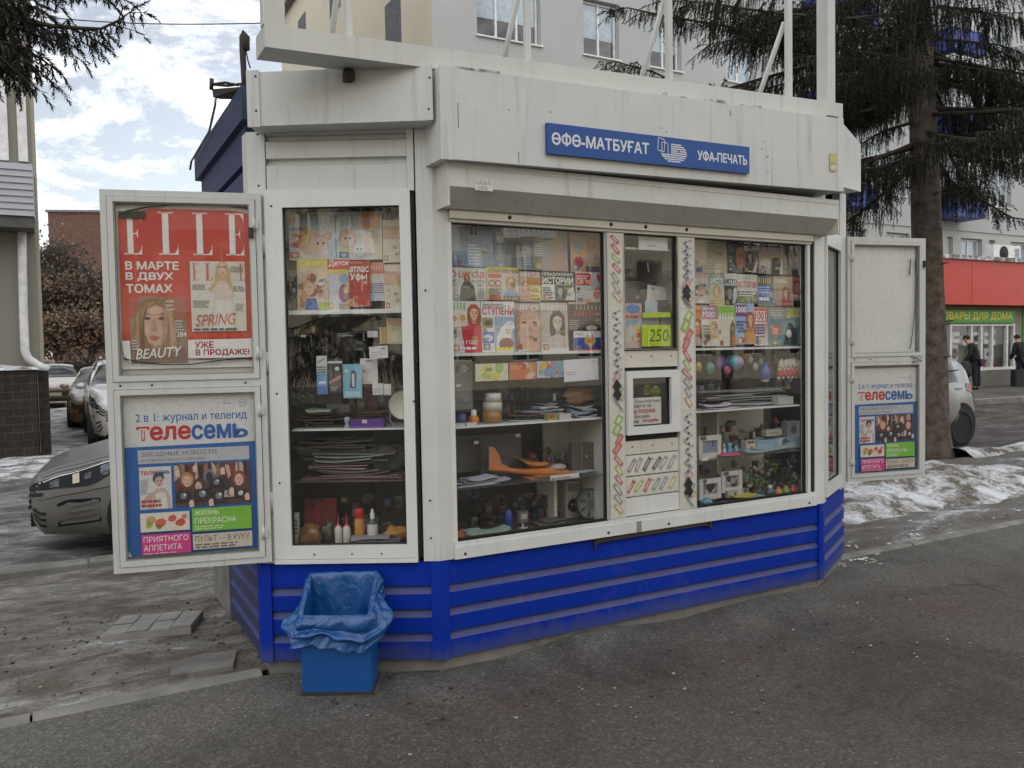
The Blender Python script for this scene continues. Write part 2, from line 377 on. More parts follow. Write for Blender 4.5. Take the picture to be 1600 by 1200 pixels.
class Page:
    """a printed sheet: unit coordinates (u right, v up) mapped on a rectangle of a frame; each layer of ink lies a hair above the last"""
    def __init__(s, F, rect, t, rot=0.0, lean=0.0, step=0.00022, mb=None):
        s.a0, s.z0, s.a1, s.z1 = rect; s.t = t; s.mb = mb or MB(F); s.rot = rot; s.lean = lean; s.step = step; s.k = 0; s.w = s.a1-s.a0; s.h = s.z1-s.z0
    def P(s, u, v, dt=None):
        a, z = (u-0.5)*s.w, (v-0.5)*s.h; c_, s_ = cos(s.rot), sin(s.rot)
        return ((s.a0+s.a1)/2 + a*c_ - z*s_, s.t - (s.k*s.step if dt is None else dt) + s.lean*v*s.h, (s.z0+s.z1)/2 + a*s_ + z*c_)
    def slab(s, col, th=0.004, edge=(0.7, 0.7, 0.68)):
        f = [s.P(0, 0, 0), s.P(1, 0, 0), s.P(1, 1, 0), s.P(0, 1, 0)]; b = [(p[0], p[1]+th, p[2]) for p in f]
        s.mb.face(f, col)
        for i in range(4): j = (i+1) % 4; s.mb.face([f[j], f[i], b[i], b[j]], edge)
        s.mb.face(b[::-1], edge); s.k += 1
    def poly(s, pts, col): s.mb.face([s.P(min(1, max(0, p[0])), min(1, max(0, p[1]))) for p in pts], col); s.k += 1
    def rect(s, u0, v0, u1, v1, col): s.poly([(u0, v0), (u1, v0), (u1, v1), (u0, v1)], col)
    def ell(s, u, v, ru, rv, col, n=18, rot=0.0):
        s.poly([(u + ru*cos(2*pi*i/n)*cos(rot) - rv*sin(2*pi*i/n)*sin(rot)*s.h/s.w, v + rv*sin(2*pi*i/n)*cos(rot) + ru*cos(2*pi*i/n)*sin(rot)*s.w/s.h) for i in range(n)], col)
    def text(s, body, u0, v0, u1, v1, col, bold=0.02, shear=0.0, keep=False, al='l', rot=0.0):
        """lettering; bold letters are printed several times a hair apart"""
        V, F, asp = text2d(body, 0.0, shear)
        e = max(0.0, bold)*0.9*(v1-v0)*s.h
        for n_, (dx, dy) in enumerate(((0, 0),) if e <= 0 else ((0, 0), (1, 0), (-1, 0), (0, 1), (0, -1), (.7, .7), (-.7, .7), (.7, -.7), (-.7, -.7))):
            pts = []
            for x, y, ly in V:
                u, v = u0+(u1-u0)*x + dx*e/s.w, v0+(v1-v0)*y + dy*e/s.h
                if rot: v += (u-u0)*rot*s.w/s.h
                p = s.P(u, v); pts.append((p[0], p[1]-n_*0.00002-ly*0.00001, p[2]))
            s.mb.add2d(pts, F, col)
        s.k += 1
    def lines(s, u0, v0, u1, v1, n, col, fill=0.5, rag=0.3):
        hgt = (v1-v0)/n
        for i in range(n):
            v = v1-(i+1)*hgt; e = u1-(u1-u0)*rag*random.random()
            u = u0
            while u < e-0.01:                                    # word-like runs
                w = min((u1-u0)*random.uniform(0.08, 0.25), e-u)
                s.mb.face([s.P(u, v), s.P(u+w, v), s.P(u+w, v+hgt*fill), s.P(u, v+hgt*fill)], col); u += w + (u1-u0)*0.035
        s.k += 1
    def person(s, u, v, h, hair=(0.12, 0.06, 0.03), skin=(0.62, 0.38, 0.27), cloth=(0.3, 0.3, 0.3), long=True, look=0.0, lips=(0.45, 0.08, 0.07)):
        """head and shoulders in print: (u, v) the chin, h the face height in page heights"""
        r = s.h/s.w; f = h*0.5; w = f*0.74*r
        cx, cy = u, v+f
        if long:
            s.poly([(cx-w*1.35, cy-f*1.9), (cx-w*1.55, cy-f*0.6), (cx-w*1.4, cy+f*0.7), (cx-w*0.7, cy+f*1.42), (cx+w*0.5, cy+f*1.45), (cx+w*1.35, cy+f*0.8), (cx+w*1.5, cy-f*0.6), (cx+w*1.3, cy-f*1.9)], hair)
        else:
            s.ell(cx, cy+f*0.35, w*1.15, f*1.05, hair)
        s.poly([(cx-w*0.42, cy-f*0.7), (cx-w*0.45, cy-f*1.6), (cx+w*0.45, cy-f*1.6), (cx+w*0.42, cy-f*0.7)], tuple(c*0.8 for c in skin))
        lo = max(0.0, v-h*1.5)
        s.poly([(max(0, cx-w*2.4), lo), (max(0, cx-w*2.2), max(lo, cy-f*1.9)), (cx-w*0.5, max(lo, cy-f*1.45)), (cx+w*0.5, max(lo, cy-f*1.45)), (min(1, cx+w*2.2), max(lo, cy-f*1.9)), (min(1, cx+w*2.4), lo)], cloth)
        s.poly([(cx+w*a, cy+f*b) for a, b in ((0, -1), (0.4, -0.9), (0.72, -0.5), (0.92, 0), (0.95, 0.4), (0.75, 0.8), (0.3, 1), (-0.3, 1), (-0.75, 0.8), (-0.95, 0.4), (-0.92, 0), (-0.72, -0.5), (-0.4, -0.9))], skin)
        s.poly([(cx+w*a, cy+f*b) for a, b in ((-0.95, 0.1), (-0.9, 0.7), (-0.3, 1.08), (0.4, 1.08), (0.95, 0.7), (0.97, 0.1), (0.8, 0.55), (0.1, 0.85), (-0.7, 0.6))], hair)
        dk = tuple(c*0.74 for c in skin); lt = tuple(min(0.8, c*1.16) for c in skin)
        s.poly([(cx+w*a, cy+f*b) for a, b in ((0.35, -0.92), (0.72, -0.5), (0.92, 0), (0.95, 0.4), (0.8, 0.7), (0.66, 0.2), (0.55, -0.35))], dk); s.k -= 0.5
        s.ell(cx-w*0.42, cy-f*0.22, w*0.25, f*0.2, lt, 9); s.k -= 0.5; s.ell(cx-w*0.1, cy+f*0.62, w*0.42, f*0.2, lt, 10); s.k -= 0.5
        s.poly([(cx-w*0.42, cy-f*1.2), (cx-w*0.4, cy-f*0.82), (cx, cy-f*1.0), (cx+w*0.4, cy-f*0.82), (cx+w*0.42, cy-f*1.2), (cx, cy-f*1.4)], tuple(c*0.6 for c in skin)); s.k -= 0.5
        rr = random.Random(int(u*997+v*313+h*71))
        if long:
            for i in range(12):
                q = -1 if i % 2 else 1; e0 = 0.98+0.42*rr.random(); hc = tuple(min(0.8, c*rr.choice([0.55, 0.7, 1.35, 1.7])) for c in hair)
                s.poly([(cx+q*w*e0*0.75, cy+f*0.95), (cx+q*w*(e0*0.75+0.1), cy+f*0.9), (cx+q*w*(e0+0.08), cy-f*0.2), (cx+q*w*(e0+0.02), cy-f*1.5*rr.uniform(0.6, 1.1)), (cx+q*w*(e0-0.05), cy-f*0.2)][::q], hc); s.k -= 0.9
        for i in range(5):
            xo = rr.uniform(-1.6, 1.6); s.poly([(cx+w*xo, cy-f*1.95), (cx+w*(xo+0.25), cy-f*1.9), (cx+w*(xo*1.15+0.3), lo), (cx+w*xo*1.2, lo)], tuple(min(0.8, c*rr.choice([0.6, 0.8, 1.25])) for c in cloth)); s.k -= 0.9
        lk = look*w
        for q in (-1, 1):
            s.poly([(cx+lk+q*w*0.2, cy+f*0.09), (cx+lk+q*w*0.4, cy+f*0.0), (cx+lk+q*w*0.62, cy+f*0.09), (cx+lk+q*w*0.4, cy+f*0.18)], (0.08, 0.05, 0.04)); s.k -= 1
            s.poly([(cx+lk+q*w*0.15, cy+f*0.27), (cx+lk+q*w*0.45, cy+f*0.36), (cx+lk+q*w*0.7, cy+f*0.27), (cx+lk+q*w*0.45, cy+f*0.3)], tuple(c*0.6 for c in hair)); s.k -= 1
        s.poly([(cx+lk-w*0.14, cy-f*0.3), (cx+lk+w*0.16, cy-f*0.3), (cx+lk+w*0.06, cy-f*0.2), (cx+lk+w*0.08, cy+f*0.1), (cx+lk, cy+f*0.1)], tuple(c*0.72 for c in skin)); s.k -= 1
        s.poly([(cx+lk-w*0.32, cy-f*0.52), (cx+lk, cy-f*0.64), (cx+lk+w*0.32, cy-f*0.52), (cx+lk+w*0.1, cy-f*0.44), (cx+lk-w*0.1, cy-f*0.44)], lips)
        s.k += 1
def frect(F, x0, y0, x1, y1, t):
    """pixel corners of the photograph (left top, right bottom) to a rectangle of frame F at depth t"""
    xm, ym = (x0+x1)/2, (y0+y1)/2
    a0 = F.hit(x0, ym, t)[0]; a1 = F.hit(x1, ym, t)[0]; z1 = F.hit(xm, y0, t)[1]; z0 = F.hit(xm, y1, t)[1]
    return (a0, z0, a1, z1)
# ------------------------------------------------------------------ ground materials
def asphalt_mat():
    m, nt, b = newmat('worn_asphalt')
    big = ramp(nt, noise_fac(nt, 0.9, 5, 0.6), [(0.35, (0.076, 0.072, 0.064)), (0.52, (0.086, 0.076, 0.067)), (0.68, (0.094, 0.072, 0.064))])
    fine = ramp(nt, noise_fac(nt, 60, 5, 0.7), [(0.3, (0.55,)*3), (0.7, (1.35,)*3)])
    tcn = nd(nt, 'ShaderNodeTexCoord')
    # loose grey grit lies in a band along the foot of the kiosk (object y is the distance across the street)
    sx = nd(nt, 'ShaderNodeSeparateXYZ'); nt.links.new(tcn.outputs['Object'], sx.inputs[0])
    ym = nd(nt, 'ShaderNodeMath', operation='MULTIPLY_ADD'); nt.links.new(noise_fac(nt, 1.7, 6, 0.7), ym.inputs[0]); ym.inputs[1].default_value = 1.5; nt.links.new(sx.outputs['Y'], ym.inputs[2])
    big = mixc(nt, ramp(nt, ym.outputs[0], [(0.25, (0, 0, 0)), (0.85, (0.75, 0.75, 0.75))]), big, (0.135, 0.133, 0.122))
    c = mixc(nt, 1.0, big, fine, 'MULTIPLY')
    vo = nd(nt, 'ShaderNodeTexVoronoi', Scale=34.0, Randomness=1.0); nt.links.new(tcn.outputs['Object'], vo.inputs['Vector'])
    chips = ramp(nt, vo.outputs['Distance'], [(0.0, (1, 1, 1)), (0.13, (1, 1, 1)), (0.17, (0, 0, 0))])
    pick = ramp(nt, nd(nt, 'ShaderNodeSeparateColor').outputs[0], BW(0.9, 0.92))
    sepn = [n for n in nt.nodes if n.bl_idname == 'ShaderNodeSeparateColor'][0]; nt.links.new(vo.outputs['Color'], sepn.inputs[0])
    k = mixc(nt, 1.0, chips, pick, 'MULTIPLY')
    c2 = mixc(nt, k, c, (0.27, 0.26, 0.245))
    vo2 = nd(nt, 'ShaderNodeTexVoronoi', Scale=95.0); nt.links.new(tcn.outputs['Object'], vo2.inputs['Vector'])
    sep2 = nd(nt, 'ShaderNodeSeparateColor'); nt.links.new(vo2.outputs['Color'], sep2.inputs[0])
    g = ramp(nt, sep2.outputs[1], [(0.0, (0.6,)*3), (0.75, (1.0,)*3), (0.97, (2.0,)*3)])
    c3 = mixc(nt, 0.5, c2, mixc(nt, 1.0, c2, g, 'MULTIPLY'))
    st = ramp(nt, noise_fac(nt, 0.55, 7, 0.68, dist=1.2), [(0.40, (0.68, 0.66, 0.66)), (0.52, (1, 1, 1)), (0.68, (1.12, 1.08, 1.06))])   # damp and worn patches
    c3 = mixc(nt, 1.0, c3, st, 'MULTIPLY')
    cv = nd(nt, 'ShaderNodeTexVoronoi', Scale=0.55, feature='DISTANCE_TO_EDGE'); wv = nd(nt, 'ShaderNodeTexNoise', Scale=3.0, Detail=6.0); nt.links.new(tcn.outputs['Object'], wv.inputs['Vector'])
    wa = mixc(nt, 0.22, tcn.outputs['Object'], wv.outputs['Color']); nt.links.new(wa, cv.inputs['Vector'])
    ck = ramp(nt, cv.outputs['Distance'], [(0.0, (0.8, 0.8, 0.8)), (0.004, (0.5, 0.5, 0.5)), (0.009, (0, 0, 0))]); ck2 = mixc(nt, 1.0, ck, ramp(nt, noise_fac(nt, 0.8, 3), BW(0.60, 0.66)), 'MULTIPLY')
    c3 = mixc(nt, ck2, c3, (0.022, 0.02, 0.018))
    nt.links.new(c3, b.inputs['Base Color'])
    nt.links.new(ramp(nt, noise_fac(nt, 2.2, 4), [(0.3, (0.62,)*3), (0.7, (0.85,)*3)]), b.inputs['Roughness']); b.inputs['Specular IOR Level'].default_value = 0.3
    ad = nd(nt, 'ShaderNodeMath', operation='ADD'); nt.links.new(noise_fac(nt, 120, 4, 0.7), ad.inputs[0]); nt.links.new(vo2.outputs['Distance'], ad.inputs[1])
    bump(nt, b, ad.outputs[0], 0.5, 0.006)
    return m
def verge_mat(name, snow=0.5, sc=(0.75, 1.5, 1.0), dirt=(0.15, 0.127, 0.107), ice=(0.285, 0.275, 0.255), rough=0.75):
    """trampled dirt, grey ice and old snow in streaks along the street"""
    m, nt, b = newmat(name)
    f1 = noise_fac(nt, 1.6, 7, 0.65, sc=sc, dist=0.6); f2 = noise_fac(nt, 5.5, 8, 0.72, sc=sc, dist=0.8); f3 = noise_fac(nt, 38, 5, 0.7)
    ad = nd(nt, 'ShaderNodeMath', operation='MULTIPLY_ADD'); nt.links.new(f1, ad.inputs[0]); ad.inputs[1].default_value = 0.6
    k = nd(nt, 'ShaderNodeMath', operation='MULTIPLY'); nt.links.new(f2, k.inputs[0]); k.inputs[1].default_value = 0.4; nt.links.new(k.outputs[0], ad.inputs[2])
    e = 0.5 + (0.5-snow)*0.28
    c = ramp(nt, ad.outputs[0], [(e-0.13, tuple(x*0.6 for x in dirt)), (e-0.05, dirt), (e+0.005, tuple(x*0.75 for x in ice)), (e+0.05, ice), (e+0.13, (0.52, 0.53, 0.55))])
    g = ramp(nt, f3, [(0.3, (0.6,)*3), (0.7, (1.25,)*3)])
    nt.links.new(mixc(nt, 1.0, c, g, 'MULTIPLY'), b.inputs['Base Color'])
    b.inputs['Roughness'].default_value = rough; b.inputs['Specular IOR Level'].default_value = 0.35
    h = nd(nt, 'ShaderNodeMath', operation='ADD'); nt.links.new(f2, h.inputs[0]); nt.links.new(f3, h.inputs[1]); bump(nt, b, h.outputs[0], 0.6, 0.02)
    return m
def snow_mat():
    m, nt, b = newmat('old_snow')
    f = noise_fac(nt, 2.6, 8, 0.7, dist=0.5); f2 = noise_fac(nt, 26, 5, 0.7)
    a = nd(nt, 'ShaderNodeMath', operation='MULTIPLY_ADD'); nt.links.new(f2, a.inputs[0]); a.inputs[1].default_value = 0.32; nt.links.new(f, a.inputs[2])
    nt.links.new(ramp(nt, a.outputs[0], [(0.53, (0.09, 0.072, 0.055)), (0.60, (0.18, 0.16, 0.135)), (0.655, (0.38, 0.38, 0.38)), (0.75, (0.68, 0.70, 0.74))]), b.inputs['Base Color'])
    b.inputs['Roughness'].default_value = 0.8; bump(nt, b, a.outputs[0], 0.8, 0.04)
    return m
M['asphalt'] = asphalt_mat()
M['verge'] = verge_mat('trampled_verge', 0.42)
M['vergeR'] = verge_mat('icy_verge', 0.5, ice=(0.2, 0.195, 0.185))
M['yard'] = verge_mat('icy_yard', 0.5, sc=(0.6, 1.0, 1.0), dirt=(0.09, 0.078, 0.068), ice=(0.26, 0.26, 0.26), rough=0.6)
M['road'] = verge_mat('wet_driveway', 0.3, sc=(0.5, 1.5, 1.0), dirt=(0.07, 0.06, 0.055), ice=(0.17, 0.165, 0.155), rough=0.6)
M['snow'] = snow_mat()
M['kerb'] = plain('kerb_stone', (0.20, 0.195, 0.175), 0.9, var=0.3, scale=5, bmp=0.5)
def nz(x, y, z=0.0, s=1.0): return noise.noise(Vector((x*s, y*s, z)))
def sheet(name, mt, s0, s1, ds, d0, d1, dd, zf):
    mb = MB(); ns, n_d = max(1, round((s1-s0)/ds)), max(1, round((d1-d0)/dd))
    mb.grid(lambda u, v: (s0+(s1-s0)*u, d0+(d1-d0)*v, zf(s0+(s1-s0)*u, d0+(d1-d0)*v)), ns, n_d)
    o = mb.build(name, mt, loc=(0, 0, 0)); o.location = ST.o; o.rotation_euler.z = ST.rz
    return o
struct(sheet('ground', M['yard'], -400, 400, 40, -400, 400, 40, lambda s, d: -0.085))
def pave_z(s, d):
    z = GZ + 0.006*nz(s, d, 0, 0.8) + 0.003*nz(s, d, 3, 4)
    if -0.1 < s < 3.4: z += 0.05*max(0, 1-abs(d+0.02)/0.28)*(0.55+0.9*nz(s, d, 9, 1.6))*min(1, (s+0.1)/0.6)
    return z
struct(sheet('pavement', M['asphalt'], -7, 12, 0.08, -6.5, 0.44, 0.08, pave_z))
struct(sheet('pavement_far', M['asphalt'], -80, 80, 4, -16, -6.4, 2, lambda s, d: GZ-0.006))
struct(sheet('pavement_beyond', M['asphalt'], 11.9, 80, 4, -6.6, 0.44, 1, lambda s, d: GZ-0.004))
struct(sheet('pavement_behind', M['asphalt'], -80, -6.9, 4, -6.6, 0.44, 1, lambda s, d: GZ-0.004))
struct(sheet('verge', M['verge'], -9, 1.4, 0.07, 0.50, 3.30, 0.07, lambda s, d: GZ + 0.012 + 0.025*nz(s, d, 5, 1.3) + 0.012*nz(s, d, 1, 4.5)))
def ver_z(s, d):
    z = GZ + 0.005 + 0.02*nz(s, d, 5, 1.3) + 0.012*nz(s, d, 1, 4.5)
    return z
struct(sheet('verge_icy', M['vergeR'], 1.4, 16, 0.08, 0.50, 3.30, 0.08, ver_z))
struct(sheet('verge_far', M['vergeR'], 15.9, 80, 2, 0.50, 3.30, 0.6, lambda s, d: GZ))
struct(sheet('driveway', M['road'], 2.5, 60, 0.25, 3.42, 9.2, 0.2, lambda s, d: -0.06 + 0.02*nz(s, d, 7, 0.9) + 0.012*nz(s, d, 2, 3)))
struct(sheet('parking_yard', M['yard'], -14, 2.5, 0.16, 3.42, 34, 0.16, lambda s, d: -0.06 + 0.03*nz(s, d, 7, 0.6) + 0.018*nz(s, d, 2, 2.6)))
# snow bank heaped between the kiosk and the spruce
def bank_z(s, d):
    a = math.exp(-((s-6.7)/2.2)**2)*max(0, sin(pi*min(1, max(0, (d-0.95)/2.75))))**0.8
    a2 = math.exp(-((s-4.4)/1.0)**2)*max(0, sin(pi*min(1, max(0, (d-1.0)/2.2))))
    return -0.12 + 0.25*a*(1+0.7*nz(s, d, 4, 1.2)) + 0.15*a2 + 0.10*nz(s, d, 8, 1.9)*(a+a2) + 0.05*nz(s, d, 1, 6)*(a+a2)
struct(sheet('snow_bank', M['snow'], 3.0, 12.5, 0.05, 0.7, 3.75, 0.05, bank_z))
def ridge_z(s, d): return -0.12 + (0.17+0.07*nz(s, 0, 2, 0.9))*max(0, 1-((d-3.45-0.1*nz(s, 1, 1, 0.7))/0.34)**2) + 0.03*nz(s, d, 1, 6)
struct(sheet('snow_ridge', M['snow'], 9.5, 30, 0.09, 3.0, 3.95, 0.08, ridge_z))
for nm, s0, s1, d0, d1, z1 in (('kerb', -9.0, -0.80, 0.43, 0.51, -0.022), ('kerb', 3.30, 30, 0.43, 0.51, -0.024), ('kerb', -14, 1.6, 3.28, 3.42, 0.03), ('kerb', 14, 60, 9.15, 9.32, 0.08)):
    mb = MB()
    n = int((s1-s0)/1.0)
    for i in range(n):
        a, b_ = s0+(s1-s0)*i/n, s0+(s1-s0)*(i+1)/n; k = 0.008*nz(i, d0, 3); zt = z1+0.008*nz(i*3.3, d0, 5)
        mb.ext([(d0+k, -0.2), (d1+k, -0.2), (d1+k, zt), (d0+k+0.015, zt), (d0+k, zt-0.015)], a+0.006, b_-0.006)
    o = mb.build(nm, M['kerb'], loc=(0, 0, 0)); o.location = ST.o; o.rotation_euler.z = ST.rz; struct(o)
struct(sheet('shop_pavement', M['asphalt'], 14, 60, 0.5, 9.32, 13.4, 0.4, lambda s, d: 0.07))
def patch_z(s, d): return -0.10 + 0.10*max(0, 1-((s+1.5)/1.9)**2)*max(0, 1-((d-11.2)/3.0)**2) + 0.05*nz(s, d, 3, 0.9) + 0.02*nz(s, d, 6, 3.5)
struct(sheet('snow_patch', M['snow'], -5.5, 1.5, 0.08, 7.5, 15, 0.08, patch_z))
struct(sheet('snow_strip', M['snow'], -9, 2.0, 0.08, 16.5, 27, 0.1, lambda s, d: patch_z(s, 11.2+(d-21)*0.5)+0.01))
# crumbs of ice along the kerb by the kiosk's right end
mb = MB()
for i in range(60):
    s, d = random.gauss(3.25, 0.3), 0.36+random.gauss(0, 0.07)
    if s < 3.05: continue
    r = random.uniform(0.006, 0.022); mb.blob((s, d, GZ), r*1.8, r, r*0.45, seed=i, nu=7, nv=5, amp=0.3)
for i in range(120):
    s, d = random.uniform(3.1, 9), random.uniform(0.55, 1.4); r = random.uniform(0.006, 0.02)
    mb.blob((s, d, GZ+0.01), r*1.5, r, r*0.5, seed=i, nu=6, nv=4, amp=0.3)
o = mb.build('ice_crumbs', M['snow'], loc=(0, 0, 0)); o.location = ST.o; o.rotation_euler.z = ST.rz
tag(o, 'crumbs of dirty ice and snow along the kerb right of the kiosk', 'ice', kind='stuff')
mb = MB()
for i in range(420):                                     # grit and leaf litter at the foot of the kiosk
    q = random.random()
    if q < 0.5: s, d = random.uniform(-2.3, -0.75), random.uniform(0.6, 2.0); z = GZ+0.02
    else: s, d = random.uniform(-0.6, 3.2), random.uniform(-1.2, 0.3); z = GZ+0.004
    r = random.uniform(0.003, 0.011); c = random.choice([(0.10, 0.07, 0.05), (0.16, 0.15, 0.14), (0.3, 0.29, 0.27), (0.05, 0.035, 0.025)])
    mb.blob((s, d, z), r*1.3, r, r*0.6, c, seed=i, nu=5, nv=3, amp=0.3)
o = mb.build('grit', M['matte'], loc=(0, 0, 0)); o.location = ST.o; o.rotation_euler.z = ST.rz
tag(o, 'loose grit and leaf litter scattered round the foot of the kiosk', 'grit', kind='stuff')
M['slab'] = plain('pale_paving', (0.27, 0.265, 0.25), 0.9, var=0.2, scale=7, bmp=0.3)
# broken paving slab lying on the verge
p0 = ST.o
mb = MB(ST)
s0, d0_ = -1.40, 1.62
q = [Vector(v) for v in ((-1.50, 1.36, 0), (-1.04, 1.26, 0), (-0.93, 1.55, 0), (-1.38, 1.68, 0))]
def slab_pt(u, v): return (q[0]*(1-u)*(1-v) + q[1]*u*(1-v) + q[2]*u*v + q[3]*(1-u)*v)
for i in range(4):
    for j in range(2):
        a = [slab_pt((i+x)/4, (j+y)/2) for x, y in ((0.03, 0.03), (0.97, 0.03), (0.97, 0.97), (0.03, 0.97))]
        mb.face([(p.x, p.y, 0.022+0.003*((i+j) % 2)) for p in a])
        for k in range(4):
            e, g = a[k], a[(k+1) % 4]; mb.face([(g.x, g.y, 0.022), (e.x, e.y, 0.022), (e.x, e.y, -0.05), (g.x, g.y, -0.05)])
mb.prism([(p.x, p.y) for p in q], -0.06, 0.019)
tag(mb.build('paving_slab', M['slab']), 'grey scored paving slab lying on the dirt beside the kiosk', 'paving slab')
mb = MB(ST); mb.prism([(-1.22, 0.62), (-0.92, 0.60), (-0.86, 0.82), (-1.05, 0.86), (-1.2, 0.78)], -0.05, -0.014)
tag(mb.build('concrete_patch', M['concrete']), 'flat broken piece of concrete near the kerb left of the kiosk', 'concrete')
# ------------------------------------------------------------------ apartment block behind
M['bwhite'] = paint('whitewashed_panel', (0.46, 0.47, 0.465), 0.85, (0.3, 0.29, 0.28), 0.3, scale=0.4)
M['bcream'] = paint('cream_render', (0.56, 0.51, 0.41), 0.85, (0.35, 0.3, 0.22), 0.3, scale=0.5)
M['bbeige'] = paint('beige_render', (0.27, 0.255, 0.215), 0.85, (0.2, 0.18, 0.15), 0.3, scale=0.5)
M['wframe'] = plain('window_frame_white', (0.72, 0.72, 0.71), 0.5)
M['bpane'] = glassmat('far_pane', 1.9, (0.8, 0.86, 0.9))
M['room'] = plain('room_behind_glass', (0.10, 0.11, 0.12), 0.9, var=0.3)
M['curtain'] = plain('net_curtain', (0.58, 0.62, 0.66), 0.9, var=0.15)
M['balc'] = paint('blue_balcony_sheet', (0.03, 0.05, 0.24), 0.5, (0.05, 0.05, 0.12), 0.4)
BD = 16.0
def window_part(F, a0, a1, z0, z1, t, root, splits=(0.5,), deep=0.18, curtain=True, fr=0.06):
    """one window: a frame part (with sill) and its pane as a sub-part"""
    mb = MB(F)
    mb.box(a0, a1, t, t+0.07, z0, z0+fr); mb.box(a0, a1, t, t+0.07, z1-fr, z1)
    xs = [a0+fr/2] + [a0+(a1-a0)*k for k in splits] + [a1-fr/2]
    for x in xs: mb.box(x-fr/2, x+fr/2, t+0.002, t+0.068, z0+fr, z1-fr)
    mb.box(a0-0.06, a1+0.06, t-deep-0.06, t-0.002, z0-0.05, z0-0.01)
    w = mb.build('window', M['wframe'], root)
    mb = MB(F); mb.face([(a0+fr, t+0.03, z0+fr), (a1-fr, t+0.03, z0+fr), (a1-fr, t+0.03, z1-fr), (a0+fr, t+0.03, z1-fr)])
    mb.build('pane', M['bpane'], w)
    if curtain:
        mb = MB(F); h = z0+(z1-z0)*(0.36 if curtain == 1 else 0.02)
        n = 14
        for i in range(n):
            x0, x1 = a0+(a1-a0)*i/n, a0+(a1-a0)*(i+1)/n
            mb.face([(x0, t+0.06+0.02*(i % 2), h), (x1, t+0.06+0.02*((i+1) % 2), h), (x1, t+0.06+0.02*((i+1) % 2), z1), (x0, t+0.06+0.02*(i % 2), z1)])
        mb.build('curtain', M['curtain'], w)
def holed_wall(mb, a0, a1, z0, z1, t, holes, deep=0.2, m=0, back=True):
    """wall face with real window reveals; holes are (a0, a1, z0, z1)"""
    A = sorted({a0, a1, *[h[0] for h in holes], *[h[1] for h in holes]}); Z = sorted({z0, z1, *[h[2] for h in holes], *[h[3] for h in holes]})
    for i in range(len(A)-1):
        for j in range(len(Z)-1):
            ca, cz = (A[i]+A[i+1])/2, (Z[j]+Z[j+1])/2
            if any(h[0] < ca < h[1] and h[2] < cz < h[3] for h in holes): continue
            mb.face([(A[i], t, Z[j]), (A[i+1], t, Z[j]), (A[i+1], t, Z[j+1]), (A[i], t, Z[j+1])], m=m)
    for (x0, x1, y0, y1) in holes:
        for p, q_ in (((x0, y0), (x0, y1)), ((x0, y1), (x1, y1)), ((x1, y1), (x1, y0)), ((x1, y0), (x0, y0))):
            mb.face([(p[0], t, p[1]), (q_[0], t, q_[1]), (q_[0], t+deep, q_[1]), (p[0], t+deep, p[1])], m=m)
        if back: mb.face([(x0-.3, t+1.2, y0-.3), (x1+.3, t+1.2, y0-.3), (x1+.3, t+1.2, y1+.3), (x0-.3, t+1.2, y1+.3)], m=m+1)
blk = thing('apartment_building', 'tall white and cream apartment building rising behind the kiosk and the spruce', 'building', ST.p(7.0, BD, 0))
S0, S1, H1, DB = 7.0, 62.0, 15.6, 32.0
wins = []
for k in range(1, 5):
    zb = 0.95+3.0*k+0.2
    for (a, b_) in ((8.28, 10.24), (11.64, 12.88), (14.0, 15.2), (17.0, 18.2), (24.55, 25.7), (31.0, 32.2), (33.4, 34.9), (37, 38.5), (40, 41.4), (44, 45.5), (48, 49.5)):
        if k == 1 and a < 20: continue
        wins.append((a, b_, zb-0.25 if k > 1 else zb, zb+1.35))
for (a, b_) in ((22.3, 23.5), (24.6, 25.9), (28.1, 28.45), (28.95, 30.3), (30.75, 31.15), (32.2, 33.6), (36, 37.3)): wins.append((a, b_, 4.1, 5.58))
fw_ = []; seen = set()
for w in wins:
    if w[2] < 5 and w[0] >= 22 and w[2] != 4.1: continue
    fw_.append(w)
mb = MB(ST); holed_wall(mb, S0, S1, -0.1, H1, BD, fw_)
mb.box(S0, S1, BD-0.05, BD-0.001, 5.84, 5.94)
mb.box(S0+0.01, S1, BD+1.5, DB-0.05, -0.1, H1-0.1, m=1)
mb.build('wall', [M['bwhite'], M['room']], blk)
# cream end wall, seen at a slant
EW = Fr(ST.p(S0, BD, 0), TH - pi/2)
ehol = []
for k in range(0, 5):
    for (d_a, d_b) in ((2.15, 3.45), (7.6, 8.9), (12.0, 13.2)): ehol.append((d_a, d_b, 1.2+3*k, 2.65+3*k))
